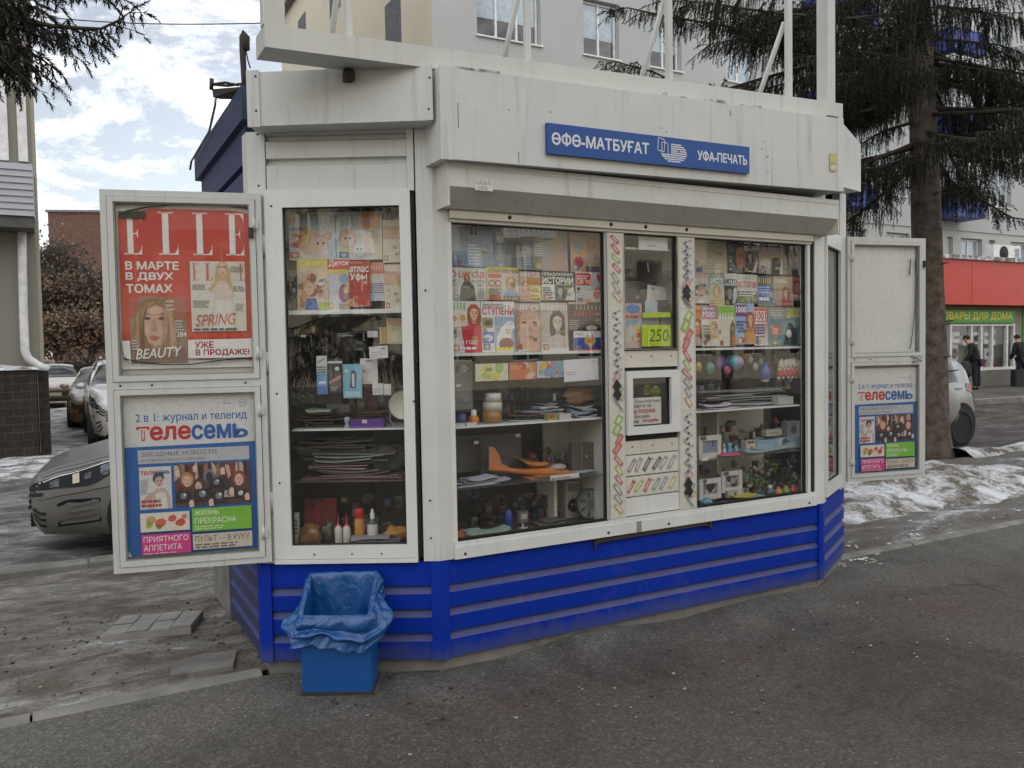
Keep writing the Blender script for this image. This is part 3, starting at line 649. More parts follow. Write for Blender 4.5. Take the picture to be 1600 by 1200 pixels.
# end wall faces -s: build it with x back along d and depth along +s
EWF = Matrix(((ST.en.x, ST.ex.x, 0, 0), (ST.en.y, ST.ex.y, 0, 0), (0, 0, 1, 0), (0, 0, 0, 1))); EWF.translation = ST.p(S0, BD, 0)
mb = MB(EWF); holed_wall(mb, 0.0, DB-BD, -0.1, H1, 0.0, ehol, 0.32)
mb.build('end_wall', [M['bcream'], M['room']], blk)
for w in fw_: window_part(ST, w[0]+.02, w[1]-.02, w[2]+.02, w[3]-.02, BD+0.17, blk, (0.33, 0.66) if w[1]-w[0] > 1.8 else (0.5,), curtain=random.choice([1, 1, 2]))
for h in ehol:
    if h[2] < 8: continue
    mb = MB(EWF); fr = 0.07
    mb.box(h[0]+.01, h[1]-.01, 0.24, 0.3, h[2], h[2]+fr); mb.box(h[0]+.01, h[1]-.01, 0.24, 0.3, h[3]-fr, h[3])
    for x in (h[0]+.045, (h[0]+h[1])/2, h[1]-.045): mb.box(x-.035, x+.035, 0.242, 0.298, h[2]+fr, h[3]-fr)
    w = mb.build('window', M['wframe'], blk)
    mb = MB(EWF); mb.face([(h[0]+.05, .27, h[3]-.05), (h[1]-.05, .27, h[3]-.05), (h[1]-.05, .27, h[2]+.05), (h[0]+.05, .27, h[2]+.05)]); mb.build('pane', M['bpane'], w)
mb = MB(ST); mb.box(S0-0.3, S1+0.3, BD-0.4, DB+0.3, H1, H1+0.3); mb.build('roof', M['concrete'], blk)
# balconies with blue sheet parapets
for k in range(2, 5):
    for (a, b_) in ((20.3, 22.9), (26.9, 28.9), (34.6, 36.6)):
        z = 0.2+3.0*k+0.1
        mb = MB(ST); mb.box(a, b_, BD-1.0, BD-0.02, z-0.14, z)
        for i in range(int((b_-a)/0.13)):
            x = a+0.02+i*0.13; mb.box(x, x+0.125, BD-1.0-(0.012 if i % 2 else 0), BD-0.97, z, z+0.62)
        mb.box(a, a+0.03, BD-0.97, BD-0.02, z, z+0.62); mb.box(b_-0.03, b_, BD-0.97, BD-0.02, z, z+0.62)
        o = mb.build('balcony', M['balc'], blk)
        mb = MB(ST)
        for i in range(5): x = a+(b_-a)*i/4; mb.box(min(x, b_-.06), min(x, b_-.06)+0.06, BD-0.98, BD-0.92, z+0.625, z+2.5)
        mb.box(a, b_, BD-0.985, BD-0.915, z+2.5, z+2.58); mb.box(a, b_, BD-1.0, BD-0.02, z+2.585, z+2.66)
        mb.build('balcony_frame', M['wframe'], o)
        mb = MB(ST); mb.face([(a, BD-0.95, z+0.63), (b_, BD-0.95, z+0.63), (b_, BD-0.95, z+2.5), (a, BD-0.95, z+2.5)]); mb.build('balcony_pane', M['bpane'], o)
def ac_unit(name, label, a, d, z, w=0.85, h=0.55, rot=0.0):
    r = thing(name, label, 'air conditioner', ST.p(a, d, z), ST.rz+rot)
    F = Fr(ST.p(a, d, z), TH-rot)
    mb = MB(F); mb.box(0, w, 0, 0.3, 0.05, h); mb.box(0.05, 0.13, 0.02, 0.28, -0.06, 0.048); mb.box(w-0.13, w-0.05, 0.02, 0.28, -0.06, 0.048); mb.build('casing', M['wframe'], r)
    mb = MB(F); c = (w*0.37, -0.004, h*0.54)
    mb.lathe(c, [(h*0.4, 0.003), (h*0.4, -0.015), (h*0.33, -0.018), (0.05, -0.004), (0.04, -0.03), (0.001, -0.03)], 24, axis='y'); mb.build('fan_grille', M['black'], r)
    mb = MB(F)
    for i in range(9): mb.box(w*0.78, w*0.95, -0.008, -0.002, h*0.2+i*h*0.075, h*0.2+i*h*0.075+h*0.03)
    mb.build('vent', M['black'], r)
    return r
ac_unit('air_conditioner', 'white air conditioner unit on the white wall left of the spruce trunk', 24.05, BD-0.42, 7.2)
a_ = ST.hit(1566, 408, 13.3)
acr = ac_unit('air_conditioner', 'white air conditioner on the snowy edge of the red shop roof', a_[0], 13.6, 4.34, 1.6, 0.62)
# ------------------------------------------------------------------ shop with the red fascia
shop = thing('shop', 'low shop with a red fascia and a large shop window under a green sign', 'shop', ST.p(22.5, 13.1, 0))
M['red'] = paint('red_fascia_sheet', (0.56, 0.035, 0.022), 0.4, (0.2, 0.02, 0.015), 0.35)
M['green'] = paint('green_sheet', (0.07, 0.34, 0.03), 0.45, (0.04, 0.12, 0.02), 0.3)
M['tile'] = plain('grey_wall_tile', (0.17, 0.155, 0.14), 0.8, var=0.2)
sw = (23.9, 27.5, 0.62, 2.17)
mb = MB(ST); holed_wall(mb, 21.0, 27.95, 0.0, 2.75, 13.1, [sw], 0.15, back=False)
mb.box(21.0, 60, 13.9, 15.95, 0.0, 4.1, m=0); mb.box(21.0, 23.5, 13.11, 13.9, 0, 4.1); mb.box(28.3, 60, 13.11, 13.9, 0, 4.1)
mb.build('wall', [M['bbeige'], M['room']], shop)
mb = MB(ST); mb.box(20.5, 60, 13.04, 13.098, 0.0, 0.60); mb.build('plinth', M['tile'], shop)
mb = MB(ST); mb.box(27.95, 60, 13.05, 13.12, 0.62, 2.75); mb.build('green_wall', M['green'], shop)
mb = MB(ST); mb.box(20.8, 60, 12.55, 13.6, 2.77, 4.2)
for i in range(12): x = 21+i*3.2; mb.box(x, x+0.012, 12.543, 12.56, 2.78, 4.19)
mb.build('fascia', M['red'], shop)
mb = MB(ST); mb.box(20.7, 60, 12.45, 13.7, 4.203, 4.33); mb.build('roof_edge', M['snow'], shop)
mb = MB(ST); fr = 0.07
mb.box(sw[0], sw[1], 13.06, 13.2, sw[2]-0.1, sw[2]+fr); mb.box(sw[0], sw[1], 13.08, 13.2, sw[3]-fr, sw[3])
for x in (sw[0]+0.04, 25.05, 25.6, 26.2, 27.05, sw[1]-0.04): mb.box(x-0.045, x+0.045, 13.08, 13.19, sw[2]+fr, sw[3]-fr)
wf = mb.build('shop_window', M['wframe'], shop)
mb = MB(ST); mb.face([(sw[0], 13.15, sw[2]), (sw[1], 13.15, sw[2]), (sw[1], 13.15, sw[3]), (sw[0], 13.15, sw[3])]); mb.build('pane', M['pane'], wf)
sg = thing('shop_sign', 'green shop sign with yellow letters above the shop window', 'sign', ST.p(23.4, 13.05, 2.2))
mb = MB(ST); mb.box(23.0, 27.35, 13.0, 13.09, 2.2, 2.62); mb.build('sign_board', M['green'], sg)
pg = Page(ST, (23.15, 2.27, 27.2, 2.56), 12.998); pg.text('ТОВАРЫ ДЛЯ ДОМА', 0, 0, 1, 1, (0.75, 0.62, 0.05), 0.03); pg.mb.build('lettering', M['print'], sg)
# goods in the shop window
for i, (a, z, w, h, kind) in enumerate(((24.05, 1.62, .45, .45, 'w'), (24.6, 1.55, .38, .36, 'm'), (24.4, 0.95, .5, .55, 'w'), (25.15, 1.45, .32, .32, 'm'), (26.35, 1.5, .3, .4, 'm'), (26.7, 1.45, .3, .6, 'w'), (26.35, 0.95, .55, .38, 'm'), (26.45, 0.68, .42, .24, 'm'), (25.72, 1.5, .35, .4, 'w'))):
    r = thing('household_appliance', ['white washing machine behind the shop window, upper left', 'small white oven on the upper shelf of the shop window', 'white washing machine low on the left of the shop window', 'white cooker behind the narrow pane of the shop window', 'white heater on the shelf right of the shop window', 'tall white boiler behind the right panes of the shop window', 'white double hob low behind the shop window', 'white boxed appliance on the bottom of the shop window', 'white drum appliance behind the middle pane of the shop window'][i], 'appliance', ST.p(a, 13.55, z))
    mb = MB(ST); mb.box(a, a+w, 13.45, 13.75, z, z+h, (0.6, 0.6, 0.6), b=0.02); mb.box(a-0.03, a+w+0.03, 13.4, 13.8, z-0.03, z-0.002, (0.25, 0.25, 0.25)); mb.build('casing', M['gloss'], r)
    mb = MB(ST)
    if kind == 'w': mb.lathe((a+w/2, 13.448, z+h*0.45), [(w*0.33, 0.0), (w*0.33, -0.03), (w*0.22, -0.03), (w*0.2, -0.01), (0.001, -0.01)], 18, (0.08, 0.08, 0.09), axis='y')
    else:
        for q in (0.3, 0.7): mb.lathe((a+w*q, 13.448, z+h*0.5), [(h*0.16, 0.0), (h*0.16, -0.02), (0.001, -0.02)], 12, (0.05, 0.05, 0.05), axis='y')
    mb.build('door', M['gloss'], r)
mb = MB(ST); mb.box(26.33, 27.1, 13.5, 13.8, 0.94-0.2, 0.92, (0.35, 0.02, 0.02), b=.02); mb.box(26.36, 27.07, 13.49, 13.52, 0.78, 0.9, (0.42, 0.03, 0.03))
tag(mb.build('red_box', M['gloss']), 'red boxed appliance below the hob in the shop window', 'box')
# ------------------------------------------------------------------ left building with awning and drain pipe
lb_s = ST.hit(60, 500, 14.0)[0]
left = thing('apartment_building', 'beige building at the left edge with a lilac siding canopy', 'building', ST.p(lb_s, 14.0, 0))
mb = MB(ST); mb.box(-45, lb_s, 14.0, 15.4, -0.1, 15); mb.box(-45, lb_s-1.2, 15.4, 27, -0.1, 15); mb.build('wall', M['bbeige'], left)
M['strip'] = paint('sunlit_yellow_render', (0.42, 0.38, 0.28), 0.85, (0.4, 0.33, 0.2), 0.2, scale=0.5)  # end wall coloured paler and yellower to stand in for sunlight on it
mb = MB(ST); mb.box(lb_s+0.001, lb_s+0.05, 14.03, 15.35, -0.1, 15); mb.build('end_wall', M['strip'], left)
M['siding'] = paint('lilac_siding', (0.40, 0.41, 0.45), 0.5, (0.25, 0.25, 0.28), 0.2)
M['soffit'] = plain('dark_soffit', (0.09, 0.085, 0.08), 0.7)
zs1 = ST.hit(30, 255, 13.2)[1]; zs0 = ST.hit(30, 337, 13.2)[1]; ss1 = ST.hit(52, 300, 13.2)[0]
mb = MB(ST); n = 8
P = []
for i in range(n): z = zs0+(zs1-zs0)*i/n; P += [(13.17, z), (13.2, z+(zs1-zs0)/n*0.97)]
P += [(13.2, zs1), (13.99, zs1), (13.99, zs0)]
mb.ext(P[::-1], -30, ss1); cano = mb.build('canopy', M['siding'], left)
mb = MB(ST); mb.box(-30, ss1-0.02, 13.22, 13.98, zs0-0.2, zs0-0.003); mb.build('soffit', M['soffit'], cano)
mb = MB(ST)
for (xa, xb, ya_, yb) in ((-4, 14, 185, 250), (26, 44, 180, 252)):
    a0, z1 = ST.hit(xa, ya_, 13.9); a1, z0 = ST.hit(xb, yb, 13.9); mb.box(a0, a1, 13.93, 13.998, z0, z1+2.2)
mb.build('pilaster', M['wframe'], left)
r_, z_ = ST.hit(34, 352, 13.85)
def sp_(x, y): a, z = ST.hit(x, y, 13.85); return ST.p(a, 13.85, z)
mb = MB(); mb.tube([sp_(34, 340), sp_(35, 420), sp_(37, 500), sp_(39, 548), sp_(44, 560), sp_(60, 571), sp_(76, 578)], 0.075, 10)
tag(mb.build('drain_pipe', M['wframe'], left), '', '')
# dark brick pier in front of it
M['brick'] = None
def brickmat(name, c1, c2, mortar, sc):
    m, nt, b = newmat(name); tcn = nd(nt, 'ShaderNodeTexCoord'); mpn = nd(nt, 'ShaderNodeMapping'); mpn.inputs['Rotation'].default_value = (pi/2, 0, 0)
    bt = nd(nt, 'ShaderNodeTexBrick', Scale=sc); bt.inputs['Color1'].default_value = (*c1, 1); bt.inputs['Color2'].default_value = (*c2, 1); bt.inputs['Mortar'].default_value = (*mortar, 1)
    bt.inputs['Mortar Size'].default_value = 0.012
    nt.links.new(tcn.outputs['Object'], mpn.inputs['Vector']); nt.links.new(mpn.outputs['Vector'], bt.inputs['Vector'])
    v = ramp(nt, noise_fac(nt, 6, 5), [(0.3, (0.5,)*3), (0.7, (1.3,)*3)])
    nt.links.new(mixc(nt, 1.0, bt.outputs['Color'], v, 'MULTIPLY'), b.inputs['Base Color']); b.inputs['Roughness'].default_value = 0.85
    return m
M['stone'] = brickmat('dark_stone_block', (0.032, 0.023, 0.02), (0.022, 0.018, 0.016), (0.06, 0.052, 0.048), 1.9)
M['redbrick'] = brickmat('brown_brick', (0.15, 0.075, 0.05), (0.12, 0.06, 0.042), (0.15, 0.11, 0.085), 3.0)
pr = thing('stone_pier', 'dark stone block pier topped with snow at the left edge', 'pier', ST.p(-2.5, 11.8, 0), ST.rz)
a1, z1 = ST.hit(56, 578, 11.8)
mb = MB(ST); mb.box(-6.0, a1, 11.8, 12.5, -0.1, z1); mb.build('pier', M['stone'], pr)
mb = MB(ST); mb.box(a1+0.02, a1+0.17, 11.95, 12.5, -0.1, z1-0.02); mb.build('side_post', M['stone'], pr)
mb = MB(ST); mb.grid(lambda u, v: (-6.1+u*(a1+6.18), 11.75+v*0.8, z1+0.005+0.09*(sin(pi*v)**0.5)*(sin(pi*min(1, max(0, u*1.0)))**0.25)*(1+0.4*nz(u*20, v*3, 1))), 60, 8); mb.build('snow_cap', M['snow'], pr)
# far brown brick block
fb = thing('brick_building', 'distant brown brick block behind the bare trees', 'building', at(120, 560, 95))
FB = Fr(at(84, 560, 95), R(80))
zt = at(90, 352, 95).z
mb = MB(FB); hol = [(a, a+1.6, z, z+1.5) for z in (1.5, 4.6, 7.7, 10.8, 13.9) for a in (11.0, 14.5, 18.0, 21.5, 25)]
hol = [h for h in hol if h[3] < zt-0.5]
holed_wall(mb, 0, 34, -1, zt, 0, hol, 0.3); mb.box(0.01, 34, 1.6, 12, -1, zt-0.05, m=0); mb.build('wall', [M['redbrick'], M['room']], fb)
mb = MB(FB); mb.box(-0.2, 34.2, -0.25, 12, zt, zt+0.25); mb.build('roof', M['concrete'], fb)
for h in hol: window_part(FB, h[0], h[1], h[2], h[3], 0.25, fb, (0.5,), 0.2, False, 0.12)
# ------------------------------------------------------------------ the news kiosk
kiosk = thing('news_kiosk', 'white and blue newspaper kiosk with chamfered corners and glazed display windows', 'kiosk', ST.p(1.2, 0.6, GZ))
ZB0, ZB1 = 0.03, 0.535
def ribs(z0, z1, lows, dep=0.024, h=0.040):
    """sheet profile: flat bands, each groove stepping back under the band above and sloping out again"""
    P = [(0.0, z0)]; ms = [0]
    for z in lows:
        P += [(0.0, z), (dep, z+h), (0.002, z+h+0.003)]; ms += [1, 0, 0]
    P += [(0.0, z1), (0.05, z1), (0.05, z0)]; ms += [0, 0, 0]
    return P, ms
LOWS = (0.123, 0.246, 0.366)
def rib_panel(F, a0, a1, z0, z1, lows, mats, name='base_panel', t=0.0, dep=0.024, h=0.04):
    P, ms = ribs(z0, z1, lows, dep, h)
    mb = MB(F); P = [(y+t, z) for y, z in P]
    mb.ext(P[::-1], a0, a1, ms=(ms[::-1][1:] + ms[::-1][:1]))
    return mb.build(name, mats, kiosk)
bm = [M['blue'], M['bluedust']]
rib_panel(ST, 0.03, LM-0.03, ZB0, ZB1, LOWS, bm)
rib_panel(LF, 0.02, LL-0.03, ZB0, ZB1, LOWS, bm)
rib_panel(RF, 0.03, LR-0.02, ZB0, ZB1, LOWS, bm)
rib_panel(WL, -0.95, -0.03, ZB0, ZB1, (0.10, 0.21, 0.32, 0.43), [M['navy'], M['bluedust']])
mb = MB(WL); mb.box(-1.55, -0.95, -0.004, 0.05, ZB0-0.05, ZB1); mb.build('rear_panel', M['concrete'], kiosk)
def corner(F1, a, F2, z0, z1, w, mt, name='corner_trim', t=-0.012):
    """folded corner strip: w on each side of the corner where F1 ends and F2 begins"""
    mb = MB(); t0 = 0.03
    p = [F1.p(a-w, t, 0), F1.p(a, t, 0), F2.p(0, t, 0), F2.p(w, t, 0), F2.p(w, t0, 0), F1.p(a-w, t0, 0)]
    c = (p[1]+p[2])/2; pts = [(p[0].x, p[0].y), (c.x, c.y), (p[3].x, p[3].y), (p[4].x, p[4].y), (p[5].x, p[5].y)]
    mb.prism(pts, z0, z1); return mb.build(name, mt, kiosk)
corner(WL, 0, LF, ZB0-0.004, ZB1+0.004, 0.05, M['blue']); corner(LF, LL, ST, ZB0-0.004, ZB1+0.004, 0.045, M['blue']); corner(ST, LM, RF, ZB0-0.004, ZB1+0.004, 0.035, M['blue'])
foot = [A0, B0, C0, D0, WR.p(1.1, 0, 0), WL.p(-1.55, 0, 0)]
cen = ST.p(1.2, 1.0, 0)
def poly_off(k, dz=0.0): return [(p + (cen-p).normalized()*k) for p in foot]
mb = MB(); mb.prism([(p.x, p.y) for p in poly_off(0.03)], -0.25, 0.026); mb.build('plinth', M['concrete'], kiosk)
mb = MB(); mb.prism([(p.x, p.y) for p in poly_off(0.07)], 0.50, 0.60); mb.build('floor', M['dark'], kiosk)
mb = MB(); mb.prism([(p.x, p.y) for p in poly_off(0.05)], 2.70, 2.74); mb.build('ceiling', M['cream'], kiosk)
mb = MB(); mb.prism([(p.x, p.y) for p in poly_off(-0.02)], 2.84, 2.88); mb.build('roof', M['galv'], kiosk)
# side and rear walls
rib_panel(WL, -1.55, -0.06, ZB1, 2.84, [ZB1+0.12+0.17*i for i in range(12)], [M['navy'], M['navy']], 'side_wall', 0.0, 0.03, 0.05)
mb = MB(WL); mb.box(-1.62, 0.02, -0.03, 0.02, 2.76, 2.925); mb.build('roof_edge', M['navy'], kiosk)
rib_panel(WR, 0.05, 1.1, ZB0, 2.84, [ZB1+0.12+0.17*i for i in range(12)], [M['navy'], M['navy']], 'side_wall', 0.0, 0.03, 0.05)
mb = MB(WR); mb.box(-0.05, 1.15, -0.03, 0.02, 2.76, 2.93); mb.build('roof_edge', M['navy'], kiosk)
mb = MB(); p, q = WL.p(-1.55, 0, 0), WR.p(1.1, 0, 0); mb.face([(p.x, p.y, 0), (q.x, q.y, 0), (q.x, q.y, 2.84), (p.x, p.y, 2.84)]); mb.build('rear_wall', M['navy'], kiosk)
# white posts at the corners
corner(WL, 0, LF, ZB1+0.004, 2.70, 0.085, M['white'], 'corner_post', -0.014)
corner(LF, LL, ST, ZB1+0.004, 2.70, 0.078, M['white'], 'corner_post', -0.016)
corner(ST, LM, RF, ZB1+0.004, 2.70, 0.075, M['white2'], 'corner_post', -0.014)
mb = MB(RF); mb.box(LR-0.24, LR+0.0, -0.012, 0.04, ZB1, 2.7); mb.build('corner_post', M['white'], kiosk)
# fascia boards (measured corners: the band rises slightly to the right)
def hexa(mb, F, a0, a1, t0, t1, zl0, zl1, zr0, zr1, m=0):
    n = len(mb.v)
    for a, b0, b1 in ((a0, zl0, zl1), (a1, zr0, zr1)):
        for t, z in ((t0, b0), (t1, b0), (t1, b1), (t0, b1)): mb.vert((a, t, z))
    for f in ((0, 3, 2, 1), (4, 5, 6, 7), (0, 1, 5, 4), (1, 2, 6, 5), (2, 3, 7, 6), (3, 0, 4, 7)): mb.idx([n+i for i in f], m=m)
mb = MB(ST); hexa(mb, ST, -0.03, 2.73, -0.20, 0.02, 2.51, 2.94, 2.56, 3.015)
hexa(mb, ST, -0.036, 0.028, -0.206, -0.1995, 2.505, 2.945, 2.507, 2.947)
hexa(mb, ST, 2.68, 2.735, -0.206, -0.1995, 2.558, 3.014, 2.559, 3.016)
mb.build('fascia_board', M['white'], kiosk)
fr_ = frect(LF, 388, 110, 686, 190, -0.15)
mb = MB(LF); hexa(mb, LF, fr_[0]-0.0, fr_[2]-0.04, -0.15, 0.03, 2.69, 2.945, 2.70, 2.955)
x1 = LF.hit(406, 150, -.15)[0]; x2 = LF.hit(668, 150, -.15)[0]
hexa(mb, LF, fr_[0]-0.006, x1, -0.156, -0.149, 2.685, 2.952, 2.686, 2.953)
hexa(mb, LF, x2, fr_[2]-0.03, -0.156, -0.149, 2.70, 2.963, 2.70, 2.963)
mb.build('fascia_board', M['white'], kiosk)
a0 = RF.hit(1318, 250, -0.15)[0]; a1 = RF.hit(1345, 268, -0.15)[0]
mb = MB(RF); hexa(mb, RF, a0, a1, -0.15, 0.03, 2.60, 3.0, 2.67, 3.0); mb.build('fascia_board', M['white2'], kiosk)
mb = MB(ST)
for i in range(9):
    a = -0.02+2.74*random.random(); mb.box(a, a+random.uniform(0.02, 0.16), -0.2, -0.17, 2.94+0.0272*(a+.03), 2.944+0.0272*(a+.03)+random.uniform(0.003, 0.014))
tag(mb.build('snow_crust', M['snow'], kiosk), None, None, kind='stuff')
# ribbed sheet above the left window
P = []; z0, z1 = 2.415, 2.70
mb = MB(LF); P = [(0.03, z0), (-0.012, z0), (-0.012, z0+0.115), (0.016, z0+0.13), (0.016, z0+0.150), (-0.012, z0+0.152), (-0.012, z0+0.232), (0.016, z0+0.246), (0.016, z0+0.264), (-0.012, z0+0.266), (-0.012, z1), (0.03, z1)]
mb.ext(P[::-1], 0.09, LL-0.12); mb.box(LL-0.118, LL-0.085, -0.02, 0.03, z0-0.02, z1); mb.box(0.0855, LL-0.12, -0.016, 0.03, z0-0.012, z0-0.001)
mb.build('ribbed_sheet', M['white'], kiosk)
# roller shutter box over the main window
mb = MB(ST); P = [(0.02, 2.515), (-0.15, 2.515), (-0.15, 2.395), (-0.05, 2.305), (0.02, 2.305)]
mb.ext(P, 0.03, 2.75); mb.ext([(-0.153, 2.50), (-0.153, 2.487), (-0.149, 2.487), (-0.149, 2.50)], 0.03, 2.75)
sb = mb.build('shutter_box', M['white'], kiosk)
for a in (0.02, 2.751): mb = MB(ST); mb.box(a, a+0.009, -0.152, 0.02, 2.30, 2.517); mb.build('end_cap', M['cream'], sb)
mb = MB(ST); mb.box(0.08, 2.66, -0.035, 0.0, 2.262, 2.303); mb.box(0.08, 2.66, -0.02, 0.02, 2.245, 2.2615)
for a in (0.42, 1.06, 1.30, 1.60): mb.lathe((a, -0.036, 2.283), [(0.011, 0.0), (0.010, -0.003), (0.001, -0.003)], 10, axis='y', m=1)
mb.build('shutter_rail', [M['cream'], M['black']], kiosk)
# main windows
def win(F, rect, t, fr, name, mt, seal=0.006, pane='pane'):
    a0, z0, a1, z1 = rect; mb = MB(F)
    fl, fb, frr, ft = fr
    def ring(x0, y0, x1, y1, l, b, r, tp, t0, t1, m):
        mb.box(x0-l, x0, t0, t1, y0-b, y1+tp, m=m, b=0.0); mb.box(x1, x1+r, t0, t1, y0-b, y1+tp, m=m)
        mb.box(x0, x1, t0+0.0005, t1, y0-b, y0, m=m); mb.box(x0, x1, t0+0.0005, t1, y1, y1+tp, m=m)
    ring(a0-seal, z0-seal, a1+seal, z1+seal, fl-seal, fb-seal, frr-seal, ft-seal, t-0.028, t+0.03, 0)
    ring(a0, z0, a1, z1, seal, seal, seal, seal, t-0.008, t+0.02, 1)
    w = mb.build(name, [mt, M['black']], kiosk)
    mb = MB(F); mb.face([(a0, t, z0), (a1, t, z0), (a1, t, z1), (a0, t, z1)]); mb.build('pane', M[pane], w)
    return w
g_l = frect(ST, 708, 342, 943, 834, 0.012); g_l = (g_l[0], 0.632, g_l[2], 2.238)
win(ST, g_l, 0.012, (0.03, 0.006, 0.008, 0.005), 'window', M['white2'])
s_p1, s_p1b = ST.hit(949, 580)[0], ST.hit(974, 580)[0]; s_p2, s_p2b = ST.hit(1059, 580)[0], ST.hit(1084, 580)[0]
s_r0, s_r1 = s_p2b+0.008, ST.hit(1258, 570)[0]
win(ST, (s_r0, 0.632, s_r1, 2.238), 0.012, (0.008, 0.006, 0.03, 0.005), 'window', M['white2'])
mb = MB(ST); mb.box(s_r1+0.034, LM-0.076, -0.005, 0.03, 0.62, 2.26); mb.build('gap_seal', M['black'], kiosk)
zc0 = ST.hit(1015, 546)[1]
win(ST, (s_p1b+0.01, zc0+0.008, s_p2-0.012, 2.238), 0.012, (0.01, 0.008, 0.012, 0.005), 'window', M['alu'])
# sill board
mb = MB(ST); mb.box(0.075, LM-0.076, -0.028, 0.03, 0.537, 0.600); mb.box(0.075, LM-0.076, -0.022, 0.03, 0.6005, 0.625)
for a in (0.13, 1.02, 1.45, 2.62): mb.lathe((a, -0.029, 0.56), [(0.008, 0.001), (0.007, -0.003), (0.001, -0.003)], 8, axis='y', m=1)
a_ = ST.hit(990, 815)[0]; mb.box(a_, a_+0.035, -0.0290, -0.0275, 0.537, 0.6, m=2)
mb.build('sill', [M['white2'], M['screw'], M['galv']], kiosk)
# sticker pillars and the centre column of panels
WRAP = [(0.42, 0.03, 0.03), (0.30, 0.10, 0.05), (0.30, 0.38, 0.05), (0.40, 0.08, 0.10), (0.22, 0.25, 0.24), (0.25, 0.24, 0.23), (0.5, 0.3, 0.12)]
def sticker_strip(F, a0, a1, z0, z1, t, kind, parent, seed=0, horiz=False):
    rnd = random.Random(seed)
    pg = Page(F, (a0, z0, a1, z1), t); pg.slab(rnd.choice([(0.62, 0.60, 0.54), (0.64, 0.63, 0.60)]), 0.0012)
    asp = pg.h/pg.w
    def bar(u, v, l, w, ang, col, tip=None):
        col = tuple(c*.7+.3*p for c, p in zip(col, (.5, .48, .44))); ang += rnd.uniform(-.16, .16); l *= rnd.uniform(.85, 1.08); u += rnd.uniform(-.05, .05); c_, s_ = cos(ang), sin(ang)
        def q(x, y): X, Y = x*c_-y*s_, x*s_+y*c_; return (u+X/(1 if not horiz else 1), v+Y/asp)
        def clampq(p): return (min(0.99, max(0.01, p[0])), min(0.995, max(0.005, p[1])))
        pg.poly([clampq(q(*p)) for p in ((-l, -w), (l, -w), (l*1.08, 0), (l, w), (-l, w), (-l*1.08, 0))], col)
        pg.poly([clampq(q(*p)) for p in ((-l*0.6, -w*0.45), (l*0.6, -w*0.45), (l*0.6, w*0.45), (-l*0.6, w*0.45))], tip or tuple(min(0.7, c+0.25) for c in col))
    if horiz:
        n = 6; k = 1/asp
        for i in range(n):
            cxx = (i+0.55+rnd.uniform(-.12, .12))/(n+0.2); ang = R(55+rnd.uniform(-10, 10)); l, w = 0.42/k, 0.13/k
            c_, s_ = cos(ang), sin(ang); col = tuple(c*.75+.25*p for c, p in zip(kind[i % len(kind)], (.5, .48, .44)))
            def q2(x, y): X, Y = x*c_-y*s_, x*s_+y*c_; return (min(.995, max(.005, cxx+X)), min(.97, max(.03, 0.5+Y/asp)))
            pg.poly([q2(*p) for p in ((-l, -w), (l, -w), (l, w), (-l, w))], col); pg.poly([q2(*p) for p in ((-l*.6, -w*.4), (l*.6, -w*.4), (l*.6, w*.4), (-l*.6, w*.4))], tuple(min(0.7, c+0.25) for c in col))
    elif kind == 'wrap':
        cols = [(0.36, 0.05, 0.04), (0.40, 0.04, 0.05), (0.28, 0.36, 0.06), (0.42, 0.06, 0.08), (0.2, 0.26, 0.22), (0.3, 0.29, 0.28), (0.5, 0.33, 0.2)]
        for i, c in enumerate(cols): bar(0.5+rnd.uniform(-.06, .06), 0.93-i*0.135, 0.38, 0.14, R(-48), c)
    elif kind == 'candy':
        bar(0.55, 0.93, 0.34, 0.25, R(55), (0.22, 0.40, 0.04)); bar(0.45, 0.84, 0.34, 0.25, R(55), (0.2, 0.36, 0.05), (0.5, 0.6, 0.3))
        bar(0.6, 0.74, 0.36, 0.2, R(55), (0.45, 0.05, 0.04), (0.6, 0.3, 0.25)); bar(0.45, 0.66, 0.36, 0.2, R(55), (0.42, 0.04, 0.04), (0.6, 0.3, 0.25))
        for i, c in enumerate(((0.36, 0.06, 0.05), (0.33, 0.38, 0.1), (0.42, 0.07, 0.1), (0.2, 0.26, 0.22), (0.25, 0.27, 0.32), (0.55, 0.33, 0.18))): bar(0.5, 0.54-i*0.092, 0.40-0.05*(i > 3), 0.13, R(-48), c)
    else:
        for i in range(11):
            v = 0.95-i*0.056; bar(0.5+0.05*(-1)**i, v, 0.30-0.08*(i % 2), 0.05, R(-35 if i % 2 else 25), (0.18, 0.24, 0.36) if i > 3 else (0.12, 0.2, 0.34)); pg.ell(0.45+0.1*(i % 2), v-0.01, 0.09, 0.09/asp, (0.2, 0.12, 0.16), 8)
        bar(0.5, 0.33, 0.25, 0.18, R(40), (0.5, 0.2, 0.25), (0.6, 0.45, 0.45))
        for v, c in ((0.245, (0.06, 0.2, 0.14)), (0.165, (0.4, 0.24, 0.14))):
            pg.poly([(0.15, v), (0.45, v+0.42/asp), (0.78, v), (0.45, v-0.42/asp)], (0.02, 0.02, 0.022)); bar(0.74, v-0.03, 0.16, 0.1, R(50), c)
        for i in range(3): bar(0.42+0.14*i, 0.10-0.035*i, 0.2, 0.045, R(-50), (0.25, 0.25, 0.27), (0.1, 0.1, 0.1))
    return pg.mb.build('sticker_strip', M['print'], parent)
zA, zB_, zC, zD = 2.243, ST.hit(962, 479)[1], ST.hit(962, 644)[1], 0.628
mb = MB(ST); mb.box(s_p1, s_p1b, -0.012, 0.03, zD, zA); pil1 = mb.build('pillar', M['cream'], kiosk)
w_ = 0.006
